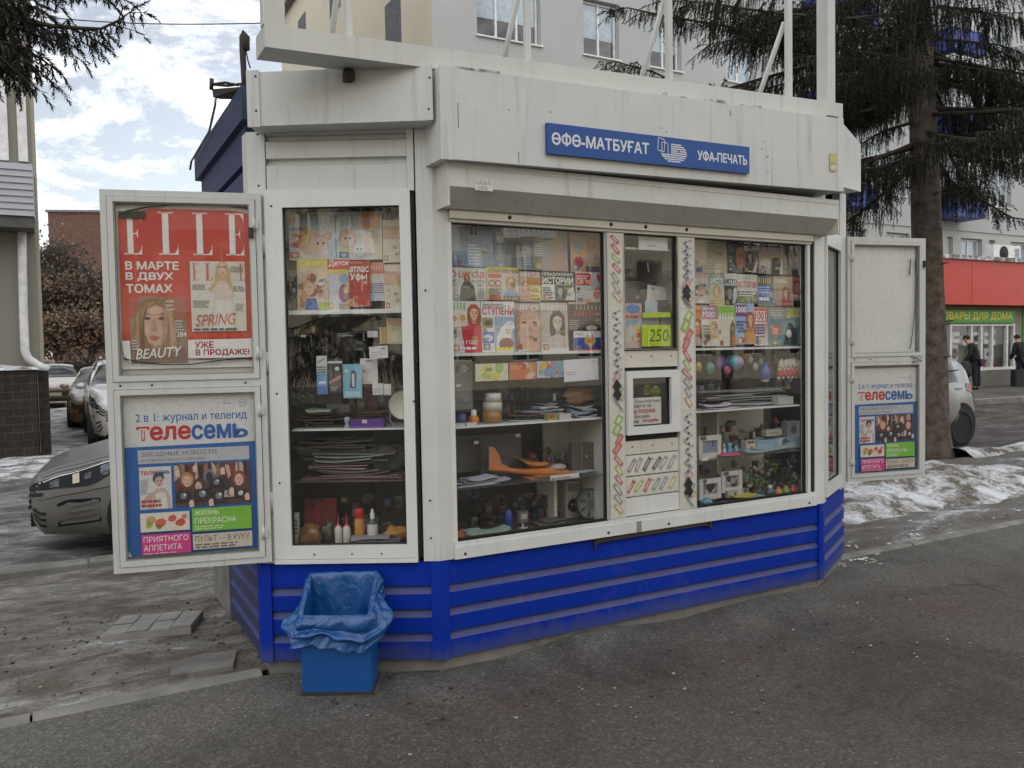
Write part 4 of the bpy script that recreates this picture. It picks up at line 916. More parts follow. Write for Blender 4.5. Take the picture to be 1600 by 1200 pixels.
sticker_strip(ST, s_p1+w_, s_p1b-w_, zB_+0.004, zA-0.01, -0.0135, 'wrap', pil1, 1); sticker_strip(ST, s_p1+w_, s_p1b-w_, zC+0.004, zB_-0.004, -0.0135, 'pen', pil1, 2); sticker_strip(ST, s_p1+w_, s_p1b-w_, zD+0.01, zC-0.004, -0.0135, 'candy', pil1, 3)
mb = MB(ST); mb.box(s_p2, s_p2b, -0.012, 0.03, zD, zA); pil2 = mb.build('pillar', M['cream'], kiosk)
zB2, zC2 = ST.hit(1071, 483)[1], ST.hit(1073, 641)[1]
sticker_strip(ST, s_p2+w_, s_p2b-w_, zB2+0.004, zA-0.01, -0.0135, 'pen', pil2, 4); sticker_strip(ST, s_p2+w_, s_p2b-w_, zC2+0.004, zB2-0.004, -0.0135, 'candy', pil2, 5); sticker_strip(ST, s_p2+w_, s_p2b-w_, zD+0.01, zC2-0.004, -0.0135, 'pen', pil2, 6)
cA, cB = s_p1b+0.003, s_p2-0.003
def cz(y): return ST.hit(1016, y)[1]
zz = [zc0-0.004, cz(574), cz(685), cz(708), cz(741), cz(773), 0.629]
def cpanel(z0, z1, t=-0.004, mt='cream'):
    mb = MB(ST); mb.box(cA, cB, t, 0.03, z0+0.003, z1-0.003)
    for a in (cA+0.05, (cA+cB)/2, cB-0.05):
        if mt == 'cream' and z1-z0 > 0.06: mb.lathe((a, t-0.001, z1-0.035), [(0.005, 0.002), (0.004, -0.002), (0.001, -0.002)], 8, axis='y', m=1)
    return mb.build('slat_panel', [M[mt], M['screw']], kiosk)
cpanel(zz[1], zz[0]); cpanel(zz[3], zz[2]-0.004)
p1_ = cpanel(zz[4], zz[3]); p2_ = cpanel(zz[5], zz[4]); cpanel(zz[6], zz[5], -0.004, 'white2')
sticker_strip(ST, cA+.004, cB-.012, zz[4]+.008, zz[3]-.008, -0.0055, [(0.25, 0.2, 0.2), (0.33, 0.22, 0.22), (0.03, 0.03, 0.03), (0.05, 0.05, 0.05), (0.38, 0.3, 0.3), (0.3, 0.28, 0.28)], p1_, 7, True)
sticker_strip(ST, cA+.004, cB-.012, zz[5]+.008, zz[4]-.008, -0.0055, [(0.4, 0.04, 0.04), (0.3, 0.38, 0.05), (0.42, 0.05, 0.06), (0.18, 0.28, 0.22), (0.22, 0.26, 0.36), (0.5, 0.4, 0.2)], p2_, 8, True)
mb = MB(ST); mb.box(cA, cB, 0.012, 0.03, 0.63, zz[1]); mb.build('slot', M['black'], kiosk)
h_ = frect(ST, 985, 591, 1043, 664, 0.0)
win(ST, (h_[0], h_[1]+0.002, h_[2], h_[3]), -0.004, (h_[0]-cA-0.003, 0.05, cB-h_[2]-0.003, 0.045), 'service_hatch', M['white2'], 0.004)
# left facet window
gl = frect(LF, 452, 326, 630, 850, 0.0)
fL, fR = LF.hit(424, 600, 0.0)[0], LF.hit(648, 600, 0.0)[0]
wl = win(LF, (gl[0], 0.632, gl[2], 2.318), -0.004, (gl[0]-fL, 0.07, fR-gl[2], 0.082), 'window', M['white2'], 0.004)
mb = MB(LF); mb.box(fL, fR, -0.034, 0.03, 0.538, 0.560)
for a in (0.28, 0.47, 0.62): mb.lathe((a, -0.0325, 0.585), [(0.005, 0.002), (0.004, -0.002), (0.001, -0.002)], 8, axis='y', m=1)
for (a, z) in ((0.115, 2.33), (0.115, 0.95), (0.115, 1.4), (0.82, 1.55), (0.80, 1.35), (0.87, 0.85), (0.87, 0.66), (0.87, 1.9)): mb.lathe((a, -0.033, z), [(0.006, 0.003), (0.005, -0.002), (0.001, -0.002)], 8, axis='y', m=1)
mb.build('sill', [M['white2'], M['screw']], kiosk)
mb = MB(LF); mb.box(fR+0.003, fR+0.018, -0.006, 0.03, 0.56, 2.41); mb.build('gap_seal', M['black'], kiosk)
mb = MB(LF); mb.box(0.0, fL-0.002, 0.0, 0.03, 0.54, 2.41); mb.build('side_panel', M['white'], kiosk)
# right facet window (seen at a sharp slant)
ga, gb = RF.hit(1287, 560, 0)[0], RF.hit(1297, 560, 0)[0]
win(RF, (ga, 0.66, LR-0.29, 2.25), -0.002, (max(0.03, ga-0.08), 0.09, 0.045, 0.11), 'window', M['white2'], 0.004)
# shelves and dark interior
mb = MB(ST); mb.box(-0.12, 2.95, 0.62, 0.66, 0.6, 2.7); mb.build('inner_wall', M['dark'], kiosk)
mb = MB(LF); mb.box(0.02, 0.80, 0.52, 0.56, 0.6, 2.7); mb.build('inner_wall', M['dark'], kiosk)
def shelf(F, x0, x1, y0, y1, thick, t0, t1, mt, slope=True):
    """front edge given by two pixels of its top"""
    a0, z0 = F.hit(x0, y0, t0); a1, z1 = F.hit(x1, y1, t0)
    z = (z0+z1)/2; mb = MB(F); mb.box(a0, a1, t0, t1, z-thick, z); mb.build('shelf', M[mt], kiosk); return z
zsL1 = shelf(LF, 451, 630, 484, 483, 0.022, 0.05, 0.35, 'white2')
zsL2 = shelf(LF, 455, 633, 671, 669, 0.008, 0.05, 0.40, 'white2')
zsL3 = shelf(LF, 457, 635, 752, 752, 0.004, 0.08, 0.40, 'clear')
zsM1 = shelf(ST, 706, 943, 553, 546, 0.016, 0.05, 0.16, 'white2')
zsM2 = shelf(ST, 710, 944, 667, 652, 0.010, 0.05, 0.40, 'white2')
zsM3 = shelf(ST, 711, 945, 764, 741, 0.006, 0.05, 0.42, 'clear')
zsR1 = shelf(ST, 1083, 1254, 547, 538, 0.014, 0.05, 0.18, 'white2')
zsR2 = shelf(ST, 1086, 1250, 643, 632, 0.010, 0.05, 0.42, 'white2')
zsR3 = shelf(ST, 1086, 1252, 719, 704, 0.005, 0.05, 0.42, 'clear')
a0, _ = ST.hit(884, 750, 0.2)
mb = MB(ST); mb.box(a0, a0+0.35, 0.44, 0.46, 0.6, zsM2-0.01); mb.box(1.055, 1.075, 0.03, 0.6, 0.6, zsM2-0.01); mb.box(a0-0.05, a0-0.03, 0.25, 0.45, 0.6, zsM3-.006); mb.build('partition', M['cream'], kiosk)
mb = MB(ST); mb.box(1.60, 1.62, 0.03, 0.6, 0.6, 2.6); mb.box(2.13, 2.15, 0.3, 0.45, 0.6, zsR2-0.012); mb.box(1.62, 2.7, 0.45, 0.47, 0.6, zsR2-0.012, m=0); mb.build('partition', M['cream'], kiosk)
M['ply'] = plain('grey_board', (0.20, 0.19, 0.18), 0.8, var=0.2)
mb = MB(ST); mb.box(0.10, 1.04, 0.165, 0.175, zsM1, 2.25); mb.box(1.63, 2.66, 0.185, 0.195, zsR1, 2.25); mb.build('back_board', M['ply'], kiosk)
mb = MB(LF); mb.box(0.14, 0.78, 0.19, 0.20, zsL1, 2.33); mb.build('back_board', M['ply'], kiosk)
# small yellow label and cracked edge marks on the fascia
pg = Page(ST, frect(ST, 1297, 239, 1306, 267, -0.207), -0.2075); pg.slab((0.55, 0.48, 0.16), 0.001); pg.rect(0.1, 0.1, 0.9, 0.3, (0.6, 0.58, 0.5)); pg.rect(0.15, 0.4, 0.85, 0.45, (0.2, 0.2, 0.2)); pg.mb.build('label', M['print'], kiosk)
pg = Page(ST, frect(ST, 742, 280, 770, 298, -0.1535), -0.1538); pg.slab((0.66, 0.66, 0.64), 0.001)
for i in range(12):
    u = 0.06+0.072*i; v = 0.45+0.12*random.random()
    pg.poly([(u, v), (u+0.02, v), (u+random.uniform(0.03, .07), v+0.4), (u+0.04, v+0.4)], (0.03, 0.03, 0.03)); pg.k -= 1
for i in range(8):
    u = 0.2+0.07*i; pg.poly([(u, 0.1), (u+0.02, 0.1), (u+random.uniform(0.0, .06), 0.38), (u+0.02, 0.38)], (0.03, 0.03, 0.03)); pg.k -= 1
pg.mb.build('sticker', M['print'], kiosk)
mb = MB(ST)
for (x, y) in ((795, 172), (860, 175), (1033, 200), (1041, 206), (1190, 233), (1198, 245), (1200, 268), (1192, 221), (1200, 245), (810, 240), (1141, 178)):
    a, z = ST.hit(x, y, -0.2); mb.lathe((a, -0.2005, z), [(0.004, 0.001), (0.003, -0.0015), (0.001, -0.0015)], 6, axis='y')
for (x, y0, y1) in ((810, 237, 255), (715, 160, 200), (1141, 172, 182)):
    a, z1 = ST.hit(x, y0, -0.2); z0 = ST.hit(x, y1, -0.2)[1]; mb.box(a, a+0.003, -0.2008, -0.2, z0, z1)
mb.build('screw_marks', M['screw'], kiosk)
mb = MB(LF)
for (x, y) in ((399, 119), (400, 173), (671, 121), (670, 170), (402, 210), (404, 290)):
    a, z = LF.hit(x, y, -0.157); mb.lathe((a, -0.157, z), [(0.006, 0.002), (0.005, -0.002), (0.001, -0.002)], 8, axis='y')
mb.build('screw_marks', M['screw'], kiosk)
# torn lip of the blue sheet under the sill
mb = MB(ST); a0, a1 = ST.hit(928, 835)[0], ST.hit(1105, 815)[0]
mb.face([(a0, -0.016, 0.536), (a0, -0.016, 0.50), (a0+0.05, -0.018, 0.507), (a1-0.05, -0.02, 0.515), (a1, -0.016, 0.50), (a1+0.03, -0.016, 0.536)], m=0)
mb.box(a0-0.004, a0+0.002, -0.018, 0.0, 0.468, 0.537, m=1); mb.prism([(a1, -0.03), (a1+0.018, -0.022), (a1+0.02, 0.0), (a1, 0.0)], 0.495, 0.535, m=1)
mb.build('torn_lip', [M['iron'], M['screw']], kiosk)
# name sign
sgn = thing('name_sign', 'long blue name board with white Bashkir and Russian lettering on the kiosk fascia', 'sign', ST.p(1.16, -0.21, 2.56))
M['signblue'] = paint('sign_blue', (0.004, 0.075, 0.32), 0.35, (0.03, 0.06, 0.14), 0.15)
sa, za1 = ST.hit(855, 191, -0.2225); sb2, zb1 = ST.hit(1171, 230, -0.2225); za0, zb0 = ST.hit(857, 240, -0.2225)[1], ST.hit(1171, 271, -0.2225)[1]
hh = (za1-za0+zb1-zb0)/2; zm0, zm1 = (za1+za0)/2, (zb1+zb0)/2; rt_ = math.atan2(zm1-zm0, sb2-sa)
mb = MB(ST); hexa(mb, ST, sa, sb2, -0.222, -0.2005, zm0-hh/2, zm0+hh/2, zm1-hh/2, zm1+hh/2); mb.build('board', M['signblue'], sgn)
SR = (sa, (zm0+zm1)/2-hh/2, sb2, (zm0+zm1)/2+hh/2)
pg = Page(ST, SR, -0.2225, rot=rt_)
W_ = (0.68, 0.70, 0.72)
pg.text('ӨФӨ-МАТБУҒАТ', 0.02, 0.30, 0.465, 0.72, W_, 0.035); pg.text('УФА-ПЕЧАТЬ', 0.715, 0.30, 0.985, 0.66, W_, 0.035)
pg.mb.build('lettering', M['print'], sgn)
pg = Page(ST, SR, -0.2225, rot=rt_)
for i in range(9):
    v = 0.14+i*0.075; hw = 0.068*math.sqrt(max(0, 1-((v-0.45)/0.36)**2)); lft = 0.592-hw
    if v > 0.42: lft = max(lft, 0.575)
    pg.poly([(lft, v), (0.592+hw, v), (0.592+hw-0.004, v+0.042), (lft+0.003, v+0.042)], W_); pg.k -= 1
def outline(pg, pts, th, col):
    n = len(pts)
    for i in range(n):
        (x0, y0), (x1, y1) = pts[i], pts[(i+1) % n]; dx, dy = (x1-x0)*pg.w, (y1-y0)*pg.h; l = math.hypot(dx, dy)+1e-9; ox, oy = -dy/l*th/pg.w, dx/l*th/pg.h
        pg.poly([(x0, y0), (x1, y1), (x1+ox, y1+oy), (x0+ox, y0+oy)], col); pg.k -= 1
    pg.k += 1
outline(pg, [(0.515, 0.93), (0.545, 0.88), (0.540, 0.48), (0.512, 0.52)], 0.004, W_); outline(pg, [(0.532, 0.80), (0.560, 0.76), (0.560, 0.32), (0.532, 0.36)], 0.004, W_)
pg.ell(0.617, 0.55, 0.006, 0.03, (0.05, 0.05, 0.05), 8)
pg.mb.build('emblem', M['print'], sgn)
# ------------------------------------------------------------------ billboard frame on the roof
bf = thing('billboard_frame', 'empty white metal billboard frame of posts and struts standing on the kiosk roof', 'billboard frame', ST.p(1.0, 0.0, 2.94))
M['rail'] = paint('white_frame_steel', (0.60, 0.61, 0.59), 0.5, (0.2, 0.17, 0.14), 0.4)
mb = MB(ST); T0, T1 = -0.12, 0.06
bl = ST.hit(413, 37, T0); bl2 = ST.hit(415, 73, T0); br = ST.hit(1317, 162, T0); br2 = ST.hit(1318, 185, T0)
hexa(mb, ST, bl[0], br[0], T0, T1, bl2[1], bl[1], br2[1]-0.015, br[1]); mb.build('bottom_rail', M['rail'], bf)
def rail_z(s): return bl[1] + (br[1]-bl[1])*(s-bl[0])/(br[0]-bl[0])
ztop = rail_z(0)+1.5
pxs = [((411, 20), 0.095, T0, 0.06), ((547, 50), 0.03, -0.03, 0.03), ((827, 104), 0.032, -0.04, 0.03), ((1049, 142), 0.034, -0.06, 0.035), ((1236, 172), 0.036, -0.06, 0.035), ((1294, 175), 0.07, T0, 0.09)]
for (p, w, t0, dd) in pxs:
    a = ST.hit(p[0], p[1], t0)[0]
    if w < 0.05: a -= w/2
    mb = MB(ST); mb.box(a, a+w, t0, t0+dd, rail_z(a)+0.001, ztop, b=0.004); mb.build('post', M['rail'], bf)
    if w < 0.05:
        mb = MB(ST); mb.tube([(a+w/2, t0+dd+0.015, rail_z(a)+0.50), (a+w/2-0.01, t0+dd+0.42, 2.88)], 0.016, 4); mb.build('strut', M['rail'], bf)
        mb = MB(ST); mb.box(a+w/2-0.03, a+w/2+0.03, t0+dd+0.36, t0+dd+0.46, 2.881, 2.90); mb.build('foot', M['galv'], bf)
mb = MB(ST); hexa(mb, ST, bl[0], br[0], T0, T1, ztop, ztop+0.1, ztop, ztop+0.1); mb.build('top_rail', M['rail'], bf)
mb = MB(ST)
mb.box(-0.42, -0.38, 0.0, 0.5, 2.885, 2.925); mb.box(-0.42, -0.38, 0.02, 0.055, 2.925, rail_z(-0.4)-0.10)
mb.build('foot', M['iron'], bf)
# ------------------------------------------------------------------ bracket and cable hook on the roof edge
br_ = thing('floodlight_bracket', 'dark metal tray on an arm jutting from the left roof edge of the kiosk', 'bracket', at(365, 150, 4.55))
Yb = 4.55
q = lambda x, y, Y=4.55: at(x, y, Y)
mb = MB(); 
def bar3(mb, pts, r): mb.tube(pts, r, 6)
a, b_, c, d = q(333, 152), q(364, 153, 4.5), q(384, 135, 4.4), q(331, 139)
mb.face([a, b_, c, d]); mb.face([p + Vector((0, 0.10, 0.02)) for p in (d, c, b_, a)]); mb.face([d, c, c + Vector((0, .1, .02)), d + Vector((0, .1, .02))]); mb.face([a, d, d + Vector((0, .1, .02)), a + Vector((0, .1, .02))]); mb.face([b_, a, a + Vector((0, .1, .02)), b_ + Vector((0, .1, .02))])
mb.build('tray', M['iron'], br_)
mb = MB(); bar3(mb, [q(331, 123), q(330, 140)], 0.012); bar3(mb, [q(331, 132), q(352, 129), q(372, 133, 4.45)], 0.007); bar3(mb, [q(331, 132), q(355, 134), q(378, 131, 4.45)], 0.007); mb.build('arm', M['iron'], br_)
mb = MB(); bar3(mb, [q(338, 141), q(336, 165), q(327, 205, 4.9), q(312, 230, 5.2), q(299, 252, 5.45), q(297, 265, 5.5)], 0.007)
tag(mb.build('cable', M['galv']), 'thin grey cable hanging from the roof bracket down the left roof edge', 'cable')
mb = MB(); bar3(mb, [q(383, 150, 4.2), q(381, 115, 4.2), q(379, 80, 4.2), q(379, 58, 4.2), q(381, 52, 4.2), q(384, 57, 4.2), q(384, 78, 4.2)], [0.016, 0.016, 0.017, 0.018, 0.019, 0.02, 0.02]); bar3(mb, [q(384, 78, 4.2), q(387, 93, 4.2), q(391, 106, 4.18)], 0.004)
tag(mb.build('cable_mast', M['iron']), 'dark hooked cable mast rising at the left end of the kiosk roof', 'mast')
# ------------------------------------------------------------------ hinged poster cases
PL = Fr((-1.937, 3.96, 0), R(75.7)); PR = Fr((2.490, 6.17, 0), R(74.2))
M['case'] = paint('case_white_metal', (0.58, 0.595, 0.58), 0.5, (0.16, 0.13, 0.1), 0.5)
M['caseback'] = paint('case_back_sheet', (0.50, 0.50, 0.48), 0.6, (0.3, 0.28, 0.25), 0.35)
def ringbox(mb, x0, x1, z0, z1, w, t0, t1, m=0):
    mb.box(x0, x0+w, t0, t1, z0, z1, m=m); mb.box(x1-w, x1, t0, t1, z0, z1, m=m)
    mb.box(x0+w, x1-w, t0, t1, z0, z0+w, m=m); mb.box(x0+w, x1-w, t0, t1, z1-w, z1, m=m)
def poster_case(F, w, z0, zm, z1, label, hinge_side, upper_open):
    r = thing('poster_case', label, 'poster case', F.p(w/2, 0, z0), F.rz)
    mb = MB(F); ringbox(mb, 0, w, z0, z1, 0.028, -0.03, 0.03); mb.box(0.028, w-0.028, -0.029, 0.029, zm-0.018, zm+0.018)
    for x in (0.06, 0.2, w-0.1): mb.lathe((x, -0.0302, zm), [(0.006, 0.002), (0.005, -0.002), (0.001, -0.002)], 8, axis='y', m=1)
    mb.build('frame', [M['case'], M['screw']], r)
    mb = MB(F); mb.box(0.02, w-0.02, 0.012, 0.028, z0+0.02, z1-0.02); mb.build('back_sheet', M['caseback'], r)
    for (a, b_) in ((z0+0.030, zm-0.020), (zm+0.020, z1-0.030)):
        mb = MB(F); ringbox(mb, 0.031, w-0.031, a, b_, 0.026, -0.036, 0.0); ringbox(mb, 0.0571, w-0.0571, a+0.0261, b_-0.0261, 0.006, -0.026, 0.0, 1)
        d = mb.build('door', [M['case'], M['galv']], r)
        mb = MB(F)
        hx = w-0.036 if hinge_side else 0.036
        for q in (0.14, 0.86): z = a+(b_-a)*q; mb.tube([F.M.inverted() @ F.p(hx, -0.04, z-0.03), F.M.inverted() @ F.p(hx, -0.04, z+0.03)], 0.007, 8); mb.box(hx-0.02, hx+0.02, -0.040, -0.0362, z-0.02, z+0.02)
        mb.build('hinge', M['case'], d)
        mb = MB(F); mb.face([(0.0575, -0.018, a+.027), (w-.0575, -0.018, a+.027), (w-.0575, -0.018, b_-.027), (0.0575, -0.018, b_-.027)]); mb.build('pane', M['pane2'], d)
    mb = MB(F); hx = w+0.008 if hinge_side else -0.008
    for z in (z0+0.3, zm+0.1, z1-0.25): mb.tube([(hx, -0.005, z-0.05), (hx, -0.005, z+0.05)], 0.012, 10); mb.box(hx-0.02, hx+0.02, -0.012, -0.006, z-0.04, z+0.04)
    mb.build('hinge', M['case'], r)
    mb = MB(F); lx = w-0.05 if hinge_side else w-0.02
    mb.box(lx-0.012, lx+0.012, -0.05, -0.036, z1-0.22, z1-0.17); mb.build('latch', M['iron'], r)
    return r
wL, wR = 0.730, 0.699
poster_case(PL, wL, 0.555, 1.459, 2.390, 'white metal poster case left of the kiosk holding a red poster over a blue one', True, False)
poster_case(PR, wR, 0.560, PR.hit(1380, 561)[1], 2.386, 'open white metal poster case right of the kiosk with an empty upper half', False, True)
WHT = (0.72, 0.72, 0.70)
# upper left: red magazine poster
T = -0.002
mb = MB(PL); r_ = frect(PL, 184, 320, 400, 572, 0.004); mb.box(r_[0]-.02, r_[2]+.015, 0.003, 0.006, r_[1]-.01, r_[3]+.03, (0.66, 0.66, 0.63))
tag(mb.build('backing_paper', M['print']), 'yellowed white backing paper behind the red poster in the left case', 'paper')
rc = frect(PL, 188, 327, 396, 566, T)
pg = Page(PL, rc, T); RED = (0.50, 0.045, 0.03)
def U(x): return (x-188)/208.0
def V(y): return (566-y)/239.0
n = 12
# sheet with a bowed top and a wavy lower edge
top = [(i/n, min(1.0, V(338)+0.075*sin(pi*i/n*0.9)-0.01*(i == 0))) for i in range(n+1)]
bot = [(1, V(566)), (0.9, V(563)), (0.8, V(558)), (0.62, V(563)), (0.5, V(561)), (0.35, V(560)), (0.2, V(556)), (0.05, V(554)), (0.0, V(552))]
pts = top[::-1]
pg.poly([(p[0], p[1]) for p in bot[::-1]] + top[::-1], RED)
for i in range(16):                                    # the red turns orange lower down, as printed
    v1 = V(340+i*11.7); v0 = V(340+(i+1)*11.7); c = (0.49+0.003*i, 0.045+0.0022*i, 0.033+0.0004*i)
    pg.poly([(0.0, v0), (0.995, v0), (0.995, v1), (0.0, v1)], c); pg.k -= 1
pg.k += 1
def didone(pg, ch, u0, v0, u1, v1, col):
    f = lambda P: pg.poly([(u0+(u1-u0)*x, v0+(v1-v0)*y) for x, y in P], col)
    f([(.20, 0), (.52, 0), (.52, 1), (.20, 1)]); pg.k -= 1
    f([(0, 0), (1, 0), (1, .028), (0, .028)]); pg.k -= 1
    f([(.80, .028), (1, .028), (1, .27), (.96, .13)]); pg.k -= 1
    if ch == 'E':
        f([(0, .972), (1, .972), (1, 1), (0, 1)]); pg.k -= 1; f([(.96, .87), (1, .74), (1, .972), (.80, .972)]); pg.k -= 1
        f([(.52, .487), (.78, .487), (.78, .513), (.52, .513)]); pg.k -= 1; f([(.70, .5), (.80, .38), (.80, .62)])
    else: f([(0, .972), (.78, .972), (.78, 1), (0, 1)])
for ch, x0, x1 in (('E', 196, 223), ('L', 249, 279), ('L', 302, 332), ('E', 354, 383)): didone(pg, ch, U(x0), V(398), U(x1), V(332 if x0 > 200 else 334), WHT)
pg.text('В МАРТЕ', U(197), V(421), U(278), V(409), WHT, 0.05); pg.text('В ДВУХ', U(197), V(439), U(269), V(426), WHT, 0.05); pg.text('ТОМАХ', U(197), V(457), U(267), V(444), WHT, 0.05)
sk = (0.56, 0.36, 0.27); hr = (0.27, 0.16, 0.09)
pg.rect(U(200), V(567), U(288), V(463), (0.30, 0.20, 0.14)); pg.rect(U(200), V(495), U(215), V(463), (0.42, 0.10, 0.07)); pg.rect(U(254), V(500), U(287), V(463), (0.36, 0.14, 0.09))
# portrait
P = lambda L_, c: pg.poly([(U(x), V(y)) for x, y in L_], c)
P([(206, 566), (207, 545), (222, 535), (262, 532), (285, 545), (287, 566)], (0.20, 0.13, 0.10))
P([(213, 545), (207, 520), (208, 495), (214, 475), (225, 466), (245, 465), (258, 472), (267, 490), (270, 515), (266, 545), (255, 556), (225, 556)], hr)
P([(224, 492), (229, 481), (240, 476), (252, 481), (258, 494), (259, 512), (255, 528), (246, 540), (238, 542), (229, 536), (223, 522), (221, 506)], sk)
P([(250, 482), (258, 494), (259, 512), (255, 528), (247, 538), (250, 515), (249, 495)], (0.42, 0.25, 0.18))
P([(213, 520), (214, 490), (224, 474), (240, 470), (228, 482), (221, 500), (218, 530)], (0.42, 0.28, 0.17))
for i in range(22):
    q = -1 if i % 2 else 1; x = 240+q*random.uniform(19, 30); y0 = random.uniform(474, 492); y1 = random.uniform(530, 556); hc = random.choice([(0.36, 0.23, 0.13), (0.18, 0.10, 0.06), (0.46, 0.32, 0.2), (0.22, 0.13, 0.08)])
    P([(240+q*random.uniform(8, 16), 470+random.uniform(0, 8)), (x, y0+14), (x+q*random.uniform(1, 5), y1), (x-q*1.5, y1-6), (x-q*2.2, y0+16)][::-q], hc); pg.k -= .95
P([(226, 500), (231, 515), (229, 527), (223, 515)], (0.62, 0.42, 0.32)); P([(231, 484), (240, 479), (250, 484), (249, 491), (232, 491)], (0.62, 0.42, 0.32)); P([(230, 534), (238, 541), (246, 538), (242, 548), (232, 546)], (0.33, 0.2, 0.15))
for x in (227, 249): P([(x-6, 497), (x, 499.5), (x+6, 497), (x, 494)], (0.1, 0.07, 0.06)); P([(x-7, 491), (x, 488.5), (x+7, 491), (x, 490)], (0.2, 0.12, 0.07))
P([(236, 498), (239, 498), (242, 513), (237, 516), (233, 513)], (0.44, 0.27, 0.20)); P([(229, 526), (236, 523), (246, 526), (238, 531)], (0.48, 0.13, 0.10)); 
pg.text('284', U(272), V(526), U(287), V(518), WHT, 0.03); pg.lines(U(256), V(485), U(274), V(466), 3, (0.6, 0.5, 0.42)); pg.lines(U(270), V(516), U(286), V(498), 4, (0.6, 0.55, 0.5)); pg.lines(U(202), V(545), U(216), V(528), 4, (0.6, 0.55, 0.5))
pg.text('BEAUTY', U(208), V(560), U(279), V(545), WHT, 0.02, 0.25, rot=0.06)
# white inner cover
pg.rect(U(296), V(518), U(383), V(408), (0.60, 0.58, 0.52))
for ch, x0, x1 in (('E', 299, 309), ('L', 319, 331), ('L', 345, 355), ('E', 373, 382)): didone(pg, ch, U(x0), V(438), U(x1), V(411), (0.50, 0.16, 0.11))
P([(322, 452), (334, 440), (337, 415), (344, 408), (352, 408), (358, 418), (360, 440), (367, 452), (360, 458), (352, 445), (336, 446), (328, 456)], (0.50, 0.36, 0.19))
P([(339, 415), (345, 410), (352, 413), (354, 425), (348, 433), (341, 428)], (0.60, 0.42, 0.33)); P([(340, 416), (346, 415.4), (346, 417.5), (340, 418)], (0.2, 0.12, 0.1)); P([(348, 415.4), (353, 416), (353, 418), (348, 417.5)], (0.2, 0.12, 0.1)); P([(344, 426), (350, 426), (347, 429)], (0.5, 0.15, 0.12))
P([(334, 480), (332, 455), (340, 438), (352, 438), (362, 455), (360, 480)], (0.60, 0.50, 0.42)); P([(331, 516), (334, 470), (360, 470), (364, 516)], (0.64, 0.62, 0.57))
pg.text('570.', U(365), V(455), U(382), V(447), (0.15, 0.13, 0.12), 0.02); pg.text('SPRING', U(302), V(510), U(367), V(492), (0.52, 0.13, 0.06), 0.0, 0.3, rot=0.05)
pg.lines(U(299), V(452), U(325), V(443), 3, (0.2, 0.18, 0.17)); pg.lines(U(299), V(480), U(326), V(468), 4, (0.25, 0.22, 0.2)); pg.lines(U(366), V(485), U(382), V(473), 4, (0.3, 0.28, 0.26)); pg.lines(U(299), V(516), U(372), V(512), 1, (0.1, 0.1, 0.1), 0.7, 0.05); pg.lines(U(360), V(424), U(381), V(414), 3, (0.3, 0.25, 0.22))
# white bands at the foot
P([(188, 531), (200, 531), (201, 566), (190, 552)], WHT); P([(289, 531), (396, 530), (396, 560), (289, 560)], WHT)
pg.text('УЖЕ', U(300), V(544), U(329), V(534), (0.32, 0.02, 0.03), 0.04); pg.text('В ПРОДАЖЕ!', U(301), V(557), U(386), V(546.5), (0.32, 0.02, 0.03), 0.04)
tag(pg.mb.build('poster', M['print']), 'red fashion magazine poster with white title letters in the upper left case', 'poster')
mb = MB(PL)
k = [PL.hit(x, y, -0.012) for x, y in ((187, 336), (200, 331), (230, 325), (270, 321), (310, 320), (350, 322), (388, 327))]
mb.tube([(a, -0.012, z+0.004) for a, z in k], [0.006, 0.006, 0.003, 0.003, 0.003, 0.003, 0.004], 6); a, z = k[0]; a2, z2 = k[2]; mb.box(a-0.005, a2-0.01, -0.014, -0.010, z-0.012, z+0.018)
k = [PL.hit(x, y, -0.012) for x, y in ((388, 327), (392, 370), (395, 430), (399, 500), (401, 540))]; mb.tube([(a, -0.012, z) for a, z in k], 0.0025, 6)
k = [PL.hit(x, y, -0.012) for x, y in ((192, 560), (220, 566), (260, 570), (300, 569), (345, 563), (395, 558))]; mb.tube([(a, -0.012, z) for a, z in k], 0.003, 6)
tag(mb.build('rubber_strip', M['black']), 'loose black sealing strip curling round the red poster in its case', 'sealing strip')
